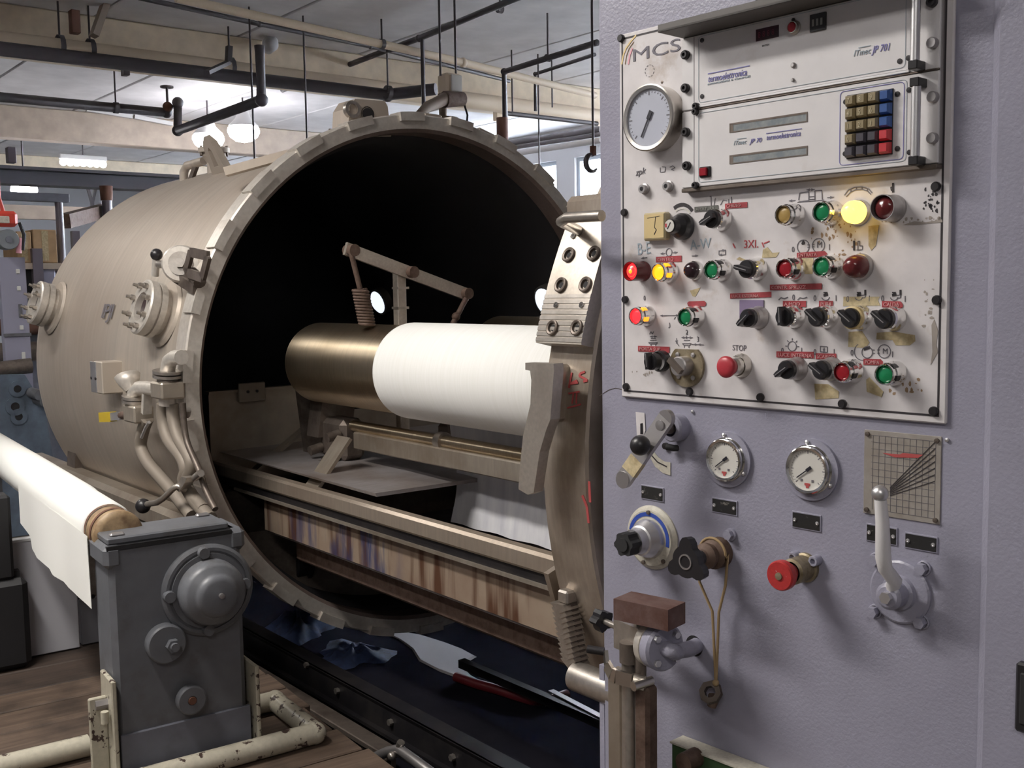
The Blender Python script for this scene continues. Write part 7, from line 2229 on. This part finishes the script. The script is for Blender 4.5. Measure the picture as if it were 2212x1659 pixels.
# black pedestal at the left edge
l = STD.hit(70, 1405, 'y', yy - 0.11); l.z = DECK; zt1 = STD.hit(60, 1248, 'y', l.y).z; zt2 = STD.hit(20, 1070, 'y', l.y).z; x2 = STD.hit(33, 1240, 'y', l.y).x
t = thing('black_pedestal', STD, 'black stepped machine pedestal at the left edge', 'machine', None, (l.x, l.y, DECK))
MB().box((-0.6, 0, 0.001), (0, 0.10, zt1 - DECK), 0.02).build('base', 'black_post', t)
MB().box((-0.6, 0.01, zt1 - DECK), (x2 - l.x, 0.09, zt2 - DECK), 0.01).build('column', 'black_post', t)
MB().box((x2 - l.x, 0.04, zt1 - DECK), (x2 - l.x + 0.02, 0.07, zt1 - DECK + 0.02)).build('lug', 'black_post', t)

# ------------------------------------------------------------------ oily floor, rails and litter under the carriage
def vz_(u, v, z):
    return VES.hit(u, v, 'z', z)


fo = solo(MB().box((-1.35, -3.2, -0.003), (1.5, 3.0, 0.003)).build('floor', 'oily_floor'), VES)
tag(fo, 'black oily floor under the machine', kind='structure')
ZR_ = VES.hit(692, 1448, 'x', -0.5).z
ZB_ = VES.hit(700, 1500, 'x', -0.5).z
rl_ = thing('carriage_rail', VES, 'near black rail beam with pale bolts under the carriage', 'rail', 'carriage rails', (-0.5, -0.5, 0))
MB().box((0.0, -1.38, 0.003), (0.012, 2.4, ZR_), 0.002).box((0.0, -1.38, ZR_ - 0.012), (0.07, 2.4, ZR_)).box((-0.02, -1.38, ZB_ - 0.012), (0.0, 2.4, ZB_)).build('beam', 'oily_steel', rl_)
for u, v in ((660, 1437), (726, 1493), (841, 1561), (975, 1637)):
    q = VES.hit(u, v, 'x', -0.51)
    MB().cyl((0.0, q.y + 0.5, q.z), (-0.014, q.y + 0.5, q.z), 0.011, n=6, smooth=False).build('bolt', 'bare_steel', rl_)
rf_ = thing('carriage_rail', VES, 'far black rail beam below the trough', 'rail', 'carriage rails', (0.5, -0.5, 0))
MB().box((-0.012, -1.38, 0.003), (0.0, 2.4, ZR_), 0.002).box((-0.07, -1.38, ZR_ - 0.012), (0.0, 2.4, ZR_)).build('beam', 'oily_steel', rf_)
dt = MB().box((-0.485, -1.88, ZR_ - 0.06), (0.485, 2.3, ZR_ - 0.05)).box((-0.486, -1.88, 0.004), (-0.476, 2.3, ZR_ - 0.05)).box((0.476, -1.88, 0.004), (0.486, 2.3, ZR_ - 0.05)).build('drip_tray', 'oily_floor')
solo(dt, VES); tag(dt, 'black wet drip tray between the carriage rails', 'tray')
ZT_ = ZR_ - 0.05
# grey kick rail nearer to the platform
q0 = VES.hit(568, 1450, 'x', -0.62); q1 = VES.hit(839, 1620, 'x', -0.62)
zk = (q0.z + q1.z) / 2
o = MB().box((-0.66, q1.y - 0.05, zk - 0.015), (-0.60, 1.2, zk + 0.005), 0.003).box((-0.64, q1.y - 0.05, 0.003), (-0.625, 1.2, zk - 0.014)).build('kick_rail', 'dark_steel')
solo(o, VES); tag(o, 'dull grey steel edge rail between platform and carriage', 'rail')
q0 = VES.hit(790, 1645, 'x', -0.70); q1 = VES.hit(862, 1618, 'x', -0.68); q2 = VES.hit(935, 1672, 'x', -0.68)
t = thing('drain_hose', VES, 'pale hose with a clamp near the bottom edge', 'hose', None, (q1.x, q1.y, 0))
b_ = Vector((q1.x, q1.y, 0))
MB().tube([q0 - b_, (q0 * 0.35 + q1 * 0.65) - b_ + Vector((0, 0, 0.005)), q1 - b_, (q1 * 0.5 + q2 * 0.5) - b_, q2 - b_, q2 - b_ + Vector((0.02, -0.15, -0.10))], 0.016, 10).build('hose', 'zinc', t)
MB().cyl(q1 - b_ + Vector((0, 0.012, -0.02)), q1 - b_ + Vector((0, -0.012, 0.025)), 0.012, n=8).sphere(q1 - b_ + Vector((-0.02, 0.01, -0.02)), 0.014, 8, 6).build('clamp', 'bare_steel', t)
# red hose on the tray
pts = [(985, 1462), (1030, 1478), (1075, 1490), (1115, 1503), (1150, 1513), (1185, 1514), (1225, 1500)]
P = [vz_(u, v, ZT_ + 0.02) for u, v in pts]
o = MB().tube(P, 0.018, 10).build('red_hose', 'red_hose'); solo(o, VES); tag(o, 'dark red hose lying on the black tray', 'hose')
# pale foam on the tray
pts = [(818, 1358), (860, 1360), (905, 1368), (960, 1385), (1000, 1400), (1030, 1416), (1005, 1430), (1000, 1440), (1022, 1462), (1045, 1475), (1000, 1466), (950, 1448), (905, 1425), (890, 1400), (860, 1378)]
P = [vz_(u, v, ZT_ + 0.006) for u, v in pts]; n = len(P)
cen = sum(P, Vector()) / n
o = MB()
o.add([(p.x, p.y, ZT_ + 0.0005) for p in P] + [(cen.x + (p.x - cen.x) * 0.93, cen.y + (p.y - cen.y) * 0.93, ZT_ + 0.006) for p in P], [tuple(range(n, 2 * n))] + [(i, (i + 1) % n, (i + 1) % n + n, i + n) for i in range(n)])
o = o.build('foam_puddle', 'foam_white'); solo(o, VES); tag(o, 'pale foamy puddle on the black tray', 'puddle')
# crumpled blue rags
def rag(u, v, sx, sy, h_, label, name='blue_rag', seed=1):
    rng = random.Random(seed)
    c = vz_(u, v, ZT_)
    ph = [rng.uniform(0, 6) for _ in range(6)]
    def fn(a, b):
        r = a; t = b * 2 * PI
        k = 1 + 0.22 * math.sin(3 * t + ph[0]) + 0.12 * math.sin(7 * t + ph[1])
        z = ZT_ + 0.001 + h_ * (1 - r * r) * (0.75 + 0.25 * math.sin(5 * t + ph[2] + r * 4)) + 0.012 * math.sin(r * 14 + 3 * t + ph[3]) * (1 - r)
        return (c.x + sx * r * k * math.cos(t), c.y + sy * r * k * math.sin(t), max(ZT_ + 0.001, z))
    o = MB().grid(fn, 9, 30).build(name, 'blue_rag'); solo(o, VES); tag(o, label, 'rag')


rag(640, 1368, 0.15, 0.13, 0.10, 'crumpled dark blue rag beside the stand', seed=3)
rag(760, 1415, 0.14, 0.16, 0.04, 'flat dark blue rag on the black tray', seed=5)
# wet steel edge at the right, beside the cabinet
q0 = vz_(997, 1432, ZR_ + 0.02); q1 = vz_(1300, 1562, ZR_ + 0.02)
d = (q1 - q0).normalized()
o = MB().quadbar(q0, q1 + d * 0.06, 0.03, 0.03).build('floor_bar', 'oily_steel'); solo(o, VES)
tag(o, 'wet black steel bar on the floor left of the cabinet foot', 'bar')
q2 = vz_(1190, 1492, ZR_ + 0.036)
MB().quadbar(q2 + Vector((0, 0, 0.001)), q1 + d * 0.06 + Vector((0, 0, 0.016)), 0.022, 0.004).build('wet_glint', 'chrome', o)  # pale metal strip laid on as the wet highlight of the bar
o.children[-1].data.materials[0] = MATS['zinc']
